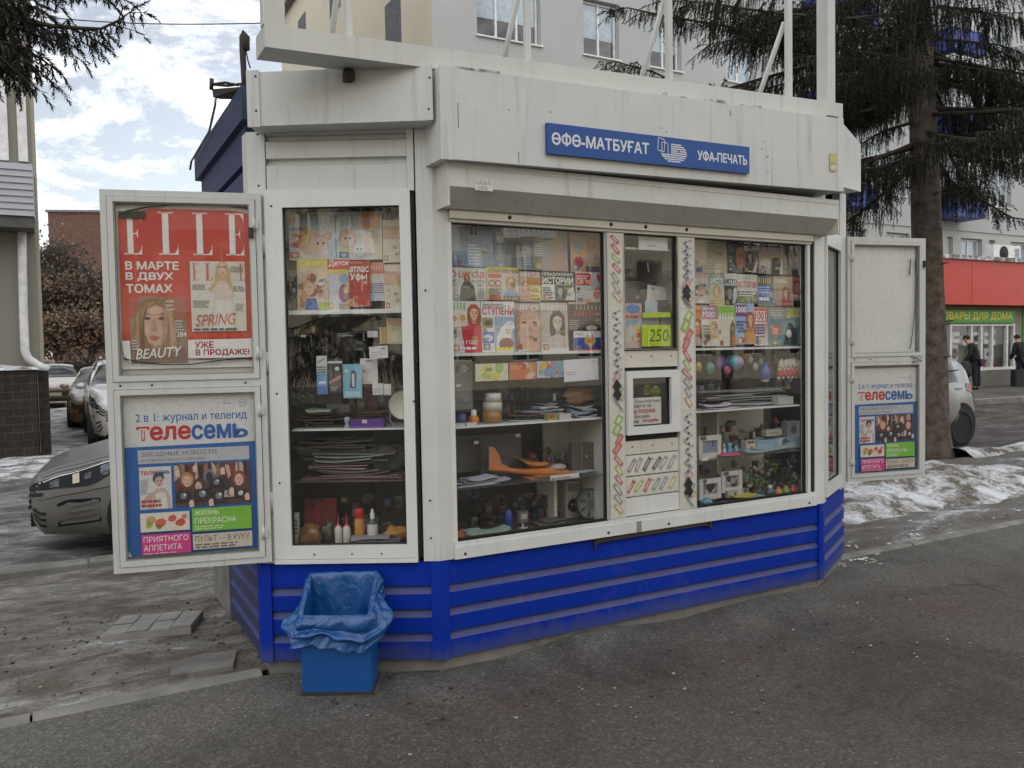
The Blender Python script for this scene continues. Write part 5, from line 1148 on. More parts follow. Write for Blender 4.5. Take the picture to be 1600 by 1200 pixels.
# telly guide poster, one builder for both cases
def guide_poster(F, X0, X1, Y0, Y1, label, t=T):
    """coordinates below are those of the sheet at the left: x 0..205, y 0..255 down"""
    rc = frect(F, X0, Y0, X1, Y1, t); pg = Page(F, rc, t); pg.slab((0.62, 0.63, 0.62), 0.002)
    U = lambda x: x/205.0
    V = lambda y: 1-y/255.0
    Rr = lambda x0, y0, x1, y1, c: pg.rect(U(x0), V(y1), U(x1), V(y0), c)
    BL = (0.02, 0.115, 0.38)
    pg.text('2 в 1: журнал и телегид', U(18), V(53), U(187), V(38), BL, 0.012)
    pg.text('т', U(19), V(78), U(37), V(58), (0.5, 0.03, 0.03), 0.05); pg.text('т', U(22), V(76.6), U(34), V(60), (0.6, 0.58, 0.57), 0.0)
    pg.text('еле', U(39), V(78), U(99), V(58), (0.5, 0.03, 0.03), 0.06); pg.text('сем', U(102), V(79), U(161), V(58), BL, 0.06); pg.text('Ь', U(165), V(78.5), U(187), V(58.5), BL, 0.06)
    pg.ell(U(181), V(25), U(6), 6/255.0, (0.2, 0.2, 0.2)); pg.ell(U(181), V(25), U(5.3), 5.3/255.0, (0.62, 0.63, 0.62)); pg.text('16+', U(177), V(27), U(185), V(23), (0.2, 0.2, 0.2), 0.01); pg.lines(U(150), V(26), U(172), V(23), 1, (0.35, 0.35, 0.35))
    pg.poly([(0.0, V(88)), (1, V(86)), (1, 0.02), (0.97, 0.0), (0.03, 0.0), (0.0, 0.04)][::-1], BL)
    Rr(19, 93, 189, 114, (0.45, 0.46, 0.50)); pg.text('ЗВЕЗДНЫЕ НОВОСТИ', U(24), V(104), U(138), V(96), (0.08, 0.08, 0.1), 0.0); pg.text('РАЗГОВОРЫ ПО ДУШАМ СО ЗВЕЗДАМИ', U(24), V(111.5), U(120), V(107), (0.12, 0.12, 0.14), 0.0)
    # small cover
    Rr(20, 119, 68, 184, (0.60, 0.60, 0.60)); pg.text('теле', U(22), V(131), U(45), V(125), (0.5, 0.03, 0.03), 0.04); pg.text('семь', U(46), V(131), U(66), V(125), BL, 0.04)
    P_ = lambda L_, c: pg.poly([(U(x), V(y)) for x, y in L_], c)
    P_([(31, 184), (37, 165), (44, 152), (58, 152), (65, 165), (66, 184)], (0.52, 0.40, 0.34)); P_([(42, 184), (44, 160), (58, 158), (62, 184)], (0.64, 0.63, 0.62))
    pg.ell(U(48), V(137), U(8), 9/255., (0.04, 0.07, 0.12)); pg.ell(U(49), V(141), U(6), 8/255., (0.56, 0.36, 0.28)); P_([(41, 138), (43, 128), (55, 127), (58, 138), (52, 133)], (0.04, 0.07, 0.12))
    P_([(45, 140), (48, 140), (48, 141.5), (45, 141.5)], (0.1, 0.07, 0.06)); P_([(51, 140), (54, 140), (54, 141.5), (51, 141.5)], (0.1, 0.07, 0.06)); P_([(47, 146), (52, 146), (50, 147.5)], (0.5, 0.1, 0.1))
    P_([(21, 172), (36, 158), (43, 156), (40, 163), (24, 178)], (0.52, 0.38, 0.32)); pg.lines(U(22), V(160), U(36), V(136), 7, (0.35, 0.35, 0.35)); pg.lines(U(22), V(180), U(55), V(167), 2, (0.42, 0.05, 0.06), 0.6, 0.1)
    # crowd of press photographers
    Rr(73, 117, 190, 182, (0.10, 0.055, 0.045)); rnd = random.Random(3)
    heads = [(92, 141, 9, (0.45, 0.22, 0.08), 1), (126, 137, 8, (0.18, 0.2, 0.24), 0), (172, 143, 9.5, (0.25, 0.06, 0.04), 1), (109, 150, 7, (0.08, 0.05, 0.04), 1), (149, 150, 8, (0.05, 0.04, 0.05), 0), (82, 156, 7, (0.2, 0.03, 0.03), 0)]
    for i in range(16): P_([(x+rnd.uniform(-3, 3), y+rnd.uniform(-4, 4)) for x, y in ((74+i*7, 118), (80+i*7, 118), (82+i*7, 140), (75+i*7, 140))], rnd.choice([(0.05, 0.03, 0.03), (0.3, 0.16, 0.12), (0.5, 0.36, 0.3), (0.18, 0.05, 0.05)])); pg.k -= 1
    pg.k += 1
    for (x, y, r, h, f) in heads:
        pg.ell(U(x), V(y), U(r*1.1), r*1.3/255., h); pg.ell(U(x), V(y+2), U(r*.72), r/255., (0.60, 0.42, 0.34) if f else (0.05, 0.04, 0.045))
        if f:
            for q in (-1, 1): P_([(x+q*r*.35-1.2, y), (x+q*r*.35+1.2, y), (x+q*r*.35, y+1.6)], (0.06, 0.04, 0.04)); pg.k -= 1
            P_([(x-2.5, y+r*.62), (x+2.5, y+r*.62), (x, y+r*.85)], (0.4, 0.08, 0.07)); pg.k += 1
    for (x, y, r) in ((86, 166, 10), (115, 164, 11), (137, 147, 9), (140, 168, 11), (174, 166, 8), (156, 165, 6)):
        P_([(x-r*1.3, y+r), (x-r*1.1, y-r*.7), (x+r*1.1, y-r*.7), (x+r*1.3, y+r)], rnd.choice([(0.03, 0.03, 0.035), (0.5, 0.44, 0.4)])); pg.ell(U(x), V(y), U(r*.7), r*.7/255., (0.03, 0.03, 0.035)); pg.ell(U(x), V(y), U(r*.5), r*.5/255., rnd.choice([(0.5, 0.5, 0.52), (0.2, 0.2, 0.22)])); pg.ell(U(x+2), V(y-2), U(r*.2), r*.2/255., (0.68, 0.68, 0.7), 8)
    for (x, y) in ((78, 128), (105, 122), (147, 128), (160, 160), (128, 176), (184, 170), (98, 176)): P_([(x-3, y+8), (x-4, y), (x-1, y-4), (x+3, y-3), (x+4, y+7)], (0.58, 0.42, 0.34)); pg.k -= 1
    pg.k += 1
    # food, and the coloured boxes
    Rr(20, 189, 94, 218, (0.60, 0.57, 0.50))
    for (x, y, r, c) in ((36, 200, 8, (0.45, 0.30, 0.12)), (33, 208, 6, (0.35, 0.36, 0.1)), (50, 205, 9, (0.5, 0.12, 0.07)), (48, 211, 5, (0.2, 0.32, 0.08)), (68, 199, 7, (0.5, 0.1, 0.07)), (80, 206, 8, (0.45, 0.08, 0.06)), (62, 211, 6, (0.62, 0.55, 0.5)), (86, 197, 5, (0.5, 0.2, 0.14)), (74, 213, 5, (0.6, 0.5, 0.42))): pg.ell(U(x), V(y), U(r), r*.75/255., c, 9, 0.4); pg.k -= 1
    pg.k += 1
    Rr(98, 186, 190, 222, (0.17, 0.42, 0.05)); pg.text('ЖИЗНЬ', U(102), V(197), U(139), V(189), WHT, 0.0); pg.text('ПРЕКРАСНА', U(102), V(210), U(166), V(201), WHT, 0.0); pg.lines(U(102), V(219), U(150), V(212), 2, (0.5, 0.62, 0.4))
    Rr(21, 222, 95, 255-2, (0.52, 0.05, 0.22)); pg.text('ПРИЯТНОГО', U(24), V(234), U(91), V(225), WHT, 0.0); pg.text('АППЕТИТА', U(24), V(247), U(81), V(238), WHT, 0.0); pg.lines(U(24), V(252), U(88), V(249), 1, (0.62, 0.4, 0.5))
    Rr(98, 226, 190, 250, (0.50, 0.45, 0.38)); pg.text('ПУЛЬТ — В РУКУ', U(102), V(238), U(186), V(229), (0.09, 0.08, 0.08), 0.0); pg.lines(U(102), V(248), U(178), V(240), 2, (0.14, 0.12, 0.12), 0.6)
    return tag(pg.mb.build('poster', M['print']), label, 'poster')
guide_poster(PL, 196, 406, 606, 863, 'blue and white TV guide poster in the lower left case under the red poster')
guide_poster(PR, 1332, 1434, 575, 735, 'small blue and white TV guide poster in the case right of the kiosk')
mb = MB(PR); r_ = frect(PR, 1333, 384, 1430, 553, 0.004); mb.box(r_[0], r_[2], 0.003, 0.006, r_[1], r_[3], (0.66, 0.68, 0.66))
tag(mb.build('backing_paper', M['print']), 'blank greyish backing sheet in the upper half of the right poster case', 'paper')
mb = MB(PR); k = [PR.hit(x, y, -0.012) for x, y in ((1430, 405), (1431, 440), (1430, 480), (1426, 520), (1422, 545))]; mb.tube([(a, -0.012, z) for a, z in k], 0.003, 6); k = [PR.hit(x, y, -0.012) for x, y in ((1423, 405), (1421, 430))]; mb.tube([(a, -0.012, z) for a, z in k], 0.004, 6)
tag(mb.build('rubber_strip', M['iron']), 'loose dark sealing strip hanging in the empty upper half of the right case', 'sealing strip')
mb = MB(PR); a, z = PR.hit(1432, 561, -0.03)
for q in (-0.025, 0.025): mb.tube([(a-0.05, -0.035, z+q), (a-0.02, -0.05, z+q*0.6), (a, -0.055, z), (a+0.025, -0.05, z+q*0.5)], 0.006, 6)
tag(mb.build('wire_tie', M['galv']), 'twisted wire tie holding the right poster case shut', 'wire tie')
# ------------------------------------------------------------------ litter bin with its bag
bx0, bx1, by0, by1 = -1.032, -0.700, 3.90, 4.115
bn = thing('litter_bin', 'blue square metal litter bin with a slanted mouth standing before the kiosk', 'litter bin', ((bx0+bx1)/2, (by0+by1)/2, GZ))
M['binblue'] = paint('bin_blue', (0.003, 0.075, 0.29), 0.45, (0.03, 0.05, 0.1), 0.5)
M['bag'] = None
def bagmat():
    m, nt, b = newmat('blue_bin_bag'); nt.links.new(ramp(nt, noise_fac(nt, 9, 5, 0.65), [(0.3, (0.006, 0.06, 0.235)), (0.7, (0.018, 0.115, 0.36))]), b.inputs['Base Color'])
    b.inputs['Roughness'].default_value = 0.22; b.inputs['Specular IOR Level'].default_value = 0.8; b.inputs['Alpha'].default_value = 0.86
    bump(nt, b, noise_fac(nt, 10, 5, 0.6, sc=(1.7, 1.7, 0.8), dist=1.2), 0.7, 0.02); return m
M['bag'] = bagmat()
zf, zb = 0.335, 0.485
mb = MB()
def topz(y): return zf + (zb-zf)*(y-by0)/(by1-by0)
o_ = [(bx0, by0), (bx1, by0), (bx1, by1), (bx0, by1)]; w_ = 0.004
i_ = [(bx0+w_, by0+w_), (bx1-w_, by0+w_), (bx1-w_, by1-w_), (bx0+w_, by1-w_)]
for k in range(4):
    a, b_ = o_[k], o_[(k+1) % 4]; c, d = i_[k], i_[(k+1) % 4]
    mb.face([(a[0], a[1], GZ+.002), (b_[0], b_[1], GZ+.002), (b_[0], b_[1], topz(b_[1])), (a[0], a[1], topz(a[1]))])
    mb.face([(d[0], d[1], GZ+.01), (c[0], c[1], GZ+.01), (c[0], c[1], topz(c[1])), (d[0], d[1], topz(d[1]))])
    mb.face([(a[0], a[1], topz(a[1])), (b_[0], b_[1], topz(b_[1])), (d[0], d[1], topz(d[1])), (c[0], c[1], topz(c[1]))])
mb.face([(*i_[k], GZ+0.01) for k in range(4)]); mb.build('body', M['binblue'], bn)
mb = MB(); mb.box(bx0-0.003, bx1+0.003, by0-0.004, by1+0.004, GZ-0.01, GZ+0.012); mb.build('base', M['iron'], bn)
# bag: lines the inside, folds over the rim and hangs outside in a wrinkled skirt
def peri(u):
    wx, wy = bx1-bx0, by1-by0; Lp = 2*(wx+wy); d = (u % 1.0)*Lp
    if d < wx: return bx0+d, by0, 0, -1, d/wx
    d -= wx
    if d < wy: return bx1, by0+d, 1, 0, d/wy
    d -= wy
    if d < wx: return bx1-d, by1, 0, 1, d/wx
    d -= wx; return bx0, by1-d, -1, 0, d/wy
def bagp(u, v):
    x, y, nx, ny, e = peri(u); z = topz(y); cx, cy = (bx0+bx1)/2, (by0+by1)/2
    w1 = noise.noise(Vector((x*14+v*3, y*14, v*6))); w2 = 0.6-1.6*abs(noise.noise(Vector((x*24+v*6, y*24-v*4, v*2.2)))); dx, dy = x-cx, y-cy
    rad = Vector((dx, dy, 0)).normalized()
    if v < 0.4:                                      # inside
        k = v/0.4; zz_ = GZ+0.04+(z-GZ-0.04)*k; off = -0.016-0.02*(1-k)+0.012*w1+0.006*w2
        return (x+nx*off, y+ny*off, zz_)
    if v < 0.5:
        k = (v-0.4)/0.1; a = pi*k; off = -0.014*cos(a); return (x+nx*off+rad.x*0.006*w2, y+ny*off+rad.y*0.006*w2, z+0.014*sin(a)+0.006*w1)
    k = (v-0.5)/0.5; side = 1.0-abs(ny)
    drop = 0.105+0.03*w1+(0.035 if ny < 0 else 0)+0.04*noise.noise(Vector((x*6, y*6, 2)))
    flare = 0.013+0.008*sin(pi*min(1, k*2.2))+0.03*k*(0.5+0.9*noise.noise(Vector((x*9, y*9, 7))))+0.016*w1+0.008*w2
    if ny < 0: flare += 0.022*math.exp(-((k-0.62)/0.10)**2)-0.012*math.exp(-((k-0.44)/0.07)**2)
    if nx > 0: flare += 0.03*k+0.05*math.exp(-((k-0.62)/0.2)**2)*math.exp(-((e-0.35)/0.3)**2)
    if nx < 0: flare += 0.09*math.exp(-((k-0.8)/0.2)**2)*math.exp(-((e-0.75)/0.3)**2)
    px_, py_ = x+nx*flare, y+ny*flare
    if nx == 0 and ny < 0 and e < 0.12: px_ -= 0.05*k*(1-e/0.12)
    return (px_, py_, z-drop*k+0.01*w2)
mb = MB(); nu, nv = 150, 44; base = 0
for i in range(nu):
    for j in range(nv+1): mb.vert(bagp(i/nu, j/nv))
for i in range(nu):
    for j in range(nv):
        a, b_ = i*(nv+1)+j, ((i+1) % nu)*(nv+1)+j; mb.idx([a, b_, b_+1, a+1], smooth=True)
tag(mb.build('bin_bag', M['bag'], loc=((bx0+bx1)/2, (by0+by1)/2, GZ+0.1)), 'crumpled blue plastic bag lining the litter bin and folded over its rim', 'bin bag')
mb = MB(); mb.blob(((bx0+bx1)/2, (by0+by1)/2, GZ+0.08), 0.13, 0.075, 0.04, (0.25, 0.25, 0.26), amp=0.3, nu=14, nv=9)
tag(mb.build('crumpled_litter', M['matte']), 'crumpled grey litter lying inside the blue bin bag', 'litter')
# ------------------------------------------------------------------ magazines in the windows
GM = 'magazines displayed in the kiosk windows'
W1 = (0.64, 0.64, 0.62)
def mag(F, box, t, label, bg, fn, rot=0.0, name='magazine', cat='magazine', group=GM, th=0.004):
    pg = Page(F, frect(F, *box, t), t, rot=rot, lean=0.03); pg.slab(bg, th)
    pg.rect(0, 0, 1, 1, bg)
    fn(pg); rr = random.Random(label)                         # small print, price flashes and inset pictures
    for i in range(3):
        u, v = rr.choice([rr.uniform(.02, .1), rr.uniform(.68, .75)]), rr.uniform(.16, .55); pg.lines(u, v, u+rr.uniform(.12, .22), v+rr.uniform(.05, .12), 3, rr.choice([(0.6, 0.6, 0.58), (0.06, 0.06, 0.07), (0.5, 0.42, 0.08)]))
    u, v = rr.uniform(.02, .08), rr.uniform(.02, .05); pg.rect(u, v, u+.2, v+.12, rr.choice([(0.42, 0.1, 0.06), (0.1, 0.2, 0.34), (0.45, 0.36, 0.06), (0.3, 0.2, 0.15)])); pg.ell(u+.1, v+.06, .06, .04, rr.choice([(0.5, 0.4, 0.3), (0.2, 0.1, 0.08)]), 9)
    pg.mb.c = [tuple(min(0.86, x*1.3) for x in c) for c in pg.mb.c]
    return tag(pg.mb.build(name, M['print']), label, cat, group)
def strokes(p, u0, v0, u1, v1, n, col):                     # lettering too blurred in the photograph to read
    for i in range(n):
        u = u0+(u1-u0)*i/n; w = (u1-u0)/n*0.4; p.poly([(u, v0), (u+w, v0), (u+w*random.uniform(.8, 1.4), v1), (u+w*.1, v1)], col); p.k -= 1
    p.k += 1
def blobs(p, n, u0, v0, u1, v1, r, pal, seed):
    q = random.Random(seed)
    for i in range(n): p.ell(q.uniform(u0+r, u1-r), q.uniform(v0+r, v1-r), r*q.uniform(.5, 1.1), r*q.uniform(.5, 1.0)*p.w/p.h, q.choice(pal), 10, q.uniform(0, 3)); p.k -= 0.9
    p.k += 1
BLN, BRU, RED_, GRY = (0.45, 0.3, 0.14), (0.08, 0.04, 0.025), (0.28, 0.06, 0.03), (0.3, 0.3, 0.31)
def f_blue(p):
    p.rect(0, 0, 1, .32, (0.20, 0.27, 0.36)); p.person(.55, .70, .13, BRU, (0.5, 0.36, 0.32), (0.36, 0.45, 0.55)); strokes(p, .02, .84, .95, .98, 9, (0.6, 0.64, 0.68)); p.poly([(.38, .0), (.36, .5), (.48, .62), (.62, .62), (.74, .5), (.72, 0)], (0.30, 0.38, 0.50)); p.lines(.4, .05, .7, .5, 7, (0.62, 0.64, 0.66)); p.rect(.02, .02, .28, .14, (0.42, 0.16, 0.18))
def f_burda1(p):
    p.rect(0, 0, 1, 1, (0.22, 0.25, 0.29)); p.poly([(.24, 0), (.3, .55), (.42, .66), (.62, .66), (.74, .5), (.68, 0)], (0.13, 0.15, 0.17)); p.person(.53, .70, .12, BRU, (0.52, 0.36, 0.3), (0.16, 0.18, 0.2)); p.text('burda', .06, .72, .97, .96, W1, 0.0); p.ell(.15, .62, .1, .08, (0.55, 0.57, 0.58)); p.lines(.07, .2, .22, .5, 8, (0.5, 0.52, 0.54)); p.lines(.74, .1, .96, .55, 9, (0.5, 0.52, 0.54)); p.poly([(.55, 0), (.57, .5), (.66, .5), (.7, 0)], (0.3, 0.33, 0.33))
def f_dress(p):
    p.rect(0, 0, 1, 1, (0.30, 0.31, 0.32)); p.poly([(.4, 0), (.5, .5), (.6, .6), (.78, .6), (.88, .4), (.95, 0)], (0.38, 0.27, 0.25)); p.person(.68, .62, .14, BLN, (0.55, 0.38, 0.3), (0.4, 0.28, 0.27)); strokes(p, .03, .82, .95, .97, 7, (0.62, 0.62, 0.62)); p.lines(.04, .3, .38, .72, 8, (0.55, 0.56, 0.56)); p.ell(.12, .1, .12, .08, (0.22, 0.28, 0.2)); p.ell(.94, .66, .07, .06, (0.2, 0.38, 0.36))
def f_teal(p):
    p.rect(0, 0, 1, 1, (0.50, 0.36, 0.26)); p.person(.66, .60, .19, (0.42, 0.24, 0.1), (0.58, 0.36, 0.26), (0.5, 0.32, 0.3)); p.rect(.02, .88, .3, .98, (0.55, 0.18, 0.08)); strokes(p, .04, .76, .48, .85, 6, (0.55, 0.4, 0.34)); p.ell(.22, .60, .15, .12, (0.18, 0.36, 0.38)); p.ell(.4, .42, .12, .1, (0.55, 0.38, 0.2)); p.ell(.22, .22, .16, .13, (0.42, 0.06, 0.10)); p.rect(.45, 0, .95, .13, (0.16, 0.12, 0.15))
def f_burda2(p):
    p.rect(0, 0, 1, 1, (0.50, 0.51, 0.50)); p.poly([(.24, 0), (.28, .42), (.42, .58), (.54, .58), (.66, .42), (.7, 0)], (0.06, 0.075, 0.05)); p.person(.46, .62, .17, RED_, (0.5, 0.34, 0.27), (0.09, 0.10, 0.07)); p.text('burda', .01, .70, .97, .97, (0.55, 0.2, 0.12), 0.0); p.text('style', .58, .5, .96, .66, (0.25, 0.25, 0.25), 0.0); p.lines(.03, .05, .22, .55, 9, (0.3, 0.3, 0.3)); p.lines(.74, .05, .97, .4, 7, (0.3, 0.3, 0.3))
def f_otkr(p):
    p.rect(0, .93, 1, 1, (0.6, 0.52, 0.05)); p.rect(0, 0, .03, 1, (0.6, 0.52, 0.05)); p.text('ОТКРОВЕНИЯ', .05, .84, .98, .96, (0.16, 0.10, 0.02), 0.03); p.rect(.05, .68, .45, .8, (0.5, 0.12, 0.06)); p.person(.74, .38, .3, BLN, (0.6, 0.42, 0.33), (0.2, 0.3, 0.45)); p.ell(.15, .52, .1, .1, (0.3, 0.16, 0.1)); p.ell(.15, .51, .07, .07, (0.58, 0.4, 0.32)); p.ell(.34, .52, .1, .1, (0.22, 0.12, 0.08)); p.ell(.34, .51, .07, .07, (0.58, 0.4, 0.32)); p.rect(.05, .0, .42, .12, (0.5, 0.10, 0.08)); p.lines(.06, .14, .44, .38, 4, (0.2, 0.15, 0.13)); p.rect(.5, 0, 1, .13, (0.05, 0.04, 0.02)); p.text('И У КАС', .53, .02, .97, .11, (0.6, 0.5, 0.05), 0.02)
def f_zvezd(p):
    p.rect(0, .78, 1, 1, (0.4, 0.3, 0.25)); p.text('ЗВЕЗД', .02, .8, .98, .95, W1, 0.03); p.person(.28, .35, .28, BLN, (0.58, 0.38, 0.28), (0.45, 0.28, 0.2)); p.rect(.42, .6, 1, .76, (0.55, 0.25, 0.03)); p.rect(.5, .35, 1, .52, (0.6, 0.48, 0.05)); p.lines(.52, .36, .98, .5, 2, (0.1, 0.08, 0.03)); p.rect(.5, .05, 1, .28, (0.6, 0.48, 0.05)); p.lines(.52, .06, .98, .27, 2, (0.1, 0.08, 0.03))
def f_ist(p):
    p.rect(0, .55, 1, 1, (0.02, 0.02, 0.022)); p.text('НЕВЫДУМАННЫЕ', .03, .83, .95, .95, W1, 0.02); p.text('ИСТОРИИ', .03, .58, .95, .79, W1, 0.045); p.rect(.38, 0, 1, .53, (0.05, 0.08, 0.045)); p.person(.55, .15, .3, BRU, (0.42, 0.42, 0.40), (0.12, 0.14, 0.12)); p.poly([(.7, 0), (.78, .4), (.95, .48), (1, .2), (1, 0)], (0.5, 0.5, 0.49)); p.lines(.02, .06, .34, .48, 5, (0.06, 0.06, 0.06), .6)
def f_120(p):
    p.rect(0, 0, 1, 1, (0.5, 0.5, 0.48)); p.rect(0, .55, .55, .95, (0.48, 0.03, 0.03)); p.text('120 90', .04, .6, .5, .74, W1, 0.03); p.lines(.05, .76, .5, .92, 2, W1); p.poly([(.74, .86), (.8, .95), (.86, .88), (.92, .95), (.98, .86), (.86, .64)], (0.5, 0.02, 0.04)); p.lines(.04, .14, .55, .42, 5, (0.35, 0.33, 0.32)); p.ell(.72, .28, .12, .18, (0.5, 0.12, 0.08)); p.ell(.9, .3, .1, .22, (0.45, 0.06, 0.05)); p.rect(.03, .4, .14, .5, (0.03, 0.03, 0.03)); p.rect(.05, 0, .5, .1, (0.5, 0.25, 0.12))
def f_nov(p):
    p.rect(0, 0, 1, 1, (0.52, 0.50, 0.47)); strokes(p, .02, .83, .55, .97, 5, (0.08, 0.3, 0.12)); p.person(.78, .62, .26, RED_, (0.58, 0.36, 0.26), (0.42, 0.02, 0.04)); p.poly([(.35, .52), (.6, .48), (1, .5), (1, 0), (.45, 0)], (0.42, 0.02, 0.04)); p.rect(.02, .58, .24, .77, (0.55, 0.52, 0.48)); p.ell(.12, .66, .09, .06, (0.4, 0.2, 0.05)); p.rect(.28, .58, .52, .77, (0.55, 0.53, 0.5)); p.ell(.4, .67, .1, .07, (0.42, 0.28, 0.06)); p.lines(.03, .3, .3, .52, 5, (0.25, 0.23, 0.22)); p.text('ВЫЙ ГОД', .04, .15, .84, .25, W1, 0.03); p.lines(.04, .06, .84, .12, 1, W1, .8)
def f_stup(p):
    p.rect(0, 0, 1, 1, (0.56, 0.56, 0.56)); p.text('СТУПЕНИ', .03, .74, .98, .88, (0.42, 0.04, 0.04), 0.035); p.rect(.38, .0, 1, .7, (0.3, 0.36, 0.48)); p.poly([(.42, .0), (.45, .3), (.6, .5), (.8, .62), (.95, .6), (1, .48), (.9, .44), (.85, .2), (.95, 0)], (0.60, 0.61, 0.63)); p.ell(.88, .56, .02, .012, (0.02, 0.02, 0.02)); p.rect(.02, .48, .34, .68, (0.22, 0.26, 0.12)); p.ell(.2, .57, .12, .06, (0.12, 0.1, 0.05)); p.rect(.02, .18, .36, .40, (0.1, 0.2, 0.42)); p.ell(.18, .28, .14, .07, (0.5, 0.54, 0.6)); p.ell(.72, .16, .22, .12, (0.25, 0.12, 0.08)); p.lines(.4, .02, .95, .1, 1, (0.6, 0.5, 0.06), .9, .02); p.lines(.05, .9, .95, .97, 2, (0.25, 0.22, 0.22))
def f_vgo(p):
    p.rect(0, 0, 1, 1, (0.42, 0.31, 0.24)); p.rect(0, 0, .2, 1, (0.30, 0.23, 0.19))
    f = lambda L_, c: p.poly(L_, c)
    f([(.18, .1), (.12, .5), (.2, .75), (.5, .86), (.9, .8), (1, .6), (1, .1), (.8, 0), (.4, 0)], (0.53, 0.37, 0.29))
    for u in (.36, .78): f([(u-.13, .60), (u, .63), (u+.13, .60), (u, .575)], (0.12, 0.09, 0.08)); f([(u-.15, .67), (u, .70), (u+.15, .67), (u, .685)], (0.28, 0.18, 0.12))
    f([(.52, .6), (.56, .44), (.66, .42), (.62, .60)], (0.46, 0.31, 0.24)); f([(.42, .30), (.58, .34), (.76, .30), (.58, .25)], (0.46, 0.20, 0.17)); f([(.1, .4), (.1, .8), (.3, .95), (.2, .7), (.18, .4)], (0.36, 0.24, 0.15))
    p.text('ВГО', .16, .83, .9, .96, W1, 0.0, 0.2); p.rect(.05, 0, .4, .05, (0.55, 0.55, 0.53))
def f_bud(p):
    p.rect(0, 0, 1, 1, (0.40, 0.36, 0.31)); p.person(.62, .42, .34, (0.09, 0.08, 0.07), (0.46, 0.43, 0.39), (0.42, 0.40, 0.37), lips=(0.5, 0.48, 0.46)); p.text('Будуар', .05, .83, .98, .97, W1, 0.01); p.rect(0, 0, 1, .06, (0.5, 0.48, 0.45)); p.lines(.04, .07, .9, .2, 3, (0.55, 0.54, 0.52))
def f_dark(p):
    p.rect(0, 0, 1, 1, (0.075, 0.065, 0.06)); strokes(p, .2, .72, .95, .9, 7, (0.3, 0.25, 0.14)); strokes(p, .15, .5, .98, .68, 8, (0.42, 0.06, 0.06)); p.poly([(.35, 0), (.4, .2), (.6, .36), (.85, .2), (.95, 0)], (0.02, 0.02, 0.02)); p.ell(.62, .08, .16, .09, (0.46, 0.33, 0.28)); p.lines(.02, .05, .3, .4, 5, (0.35, 0.35, 0.34)); p.rect(0, .92, .5, 1, (0.45, 0.3, 0.28))
def f_flag(p):
    p.rect(0, .67, 1, 1, (0.58, 0.58, 0.58)); p.rect(0, .33, 1, .67, (0.03, 0.07, 0.30)); p.rect(0, .1, 1, .33, (0.03, 0.07, 0.30)); p.rect(0, 0, 1, .1, (0.42, 0.03, 0.03))
    g = (0.45, 0.28, 0.08)
    p.poly([(.52, .12), (.42, .3), (.34, .4), (.34, .62), (.44, .72), (.5, .66), (.52, .78), (.54, .66), (.6, .72), (.70, .62), (.70, .4), (.62, .3)], g); p.ell(.52, .5, .07, .1, (0.42, 0.06, 0.04)); p.ell(.44, .76, .035, .04, g); p.ell(.60, .76, .035, .04, g); p.lines(.05, .82, .3, .92, 2, (0.3, 0.3, 0.35))
for b_, t, lb, bg, fn in (
    ((704, 342, 771, 417), .125, 'pale blue fashion magazine in the top row at the left of the main window', (0.30, 0.38, 0.48), f_blue),
    ((772, 346, 832, 421), .128, 'grey blue sewing magazine with a woman in grey, top row of the main window', (0.22, 0.25, 0.29), f_burda1),
    ((833, 350, 887, 423), .125, 'grey magazine with a blonde woman in a pinkish dress, top row of the main window', (0.3, 0.31, 0.32), f_dress),
    ((892, 358, 941, 425), .122, 'peach magazine with a teal disc and a red ball, top row of the main window', (0.5, 0.36, 0.26), f_teal),
    ((704, 418, 760, 469), .10, 'white sewing style magazine with orange title and a woman in dark green', (0.5, 0.51, 0.5), f_burda2),
    ((761, 418, 811, 469), .098, 'yellow rimmed gossip magazine with a blonde woman and two small portraits', (0.5, 0.45, 0.40), f_otkr),
    ((812, 424, 845, 471), .103, 'magazine with a blonde face beside orange and yellow blocks', (0.48, 0.38, 0.3), f_zvezd),
    ((847, 424, 898, 469), .095, 'black and white story magazine with a bold white title on black', (0.56, 0.56, 0.54), f_ist),
    ((900, 425, 944, 472), .10, 'crossword magazine with a red number box and a red heart', (0.5, 0.5, 0.48), f_120),
    ((704, 470, 752, 551), .075, 'new year magazine with a red-haired woman above a red block', (0.52, 0.5, 0.47), f_nov),
    ((753, 471, 805, 550), .072, 'white magazine with a red title and a white animal on a blue photo', (0.56, 0.56, 0.56), f_stup),
    ((806, 474, 844, 549), .077, 'beige magazine filled by a large close-up face', (0.42, 0.31, 0.24), f_vgo),
    ((845, 473, 888, 549), .072, 'sepia magazine with a laughing dark-haired woman', (0.4, 0.36, 0.31), f_bud),
    ((889, 472, 945, 516), .08, 'dark magazine with red lettering above the tricolour booklet', (0.075, 0.065, 0.06), f_dark),
    ((897, 517, 945, 548), .07, 'white, blue and red booklet with a golden double eagle', (0.58, 0.58, 0.58), f_flag)):
    mag(ST, b_, t, lb, bg, fn)
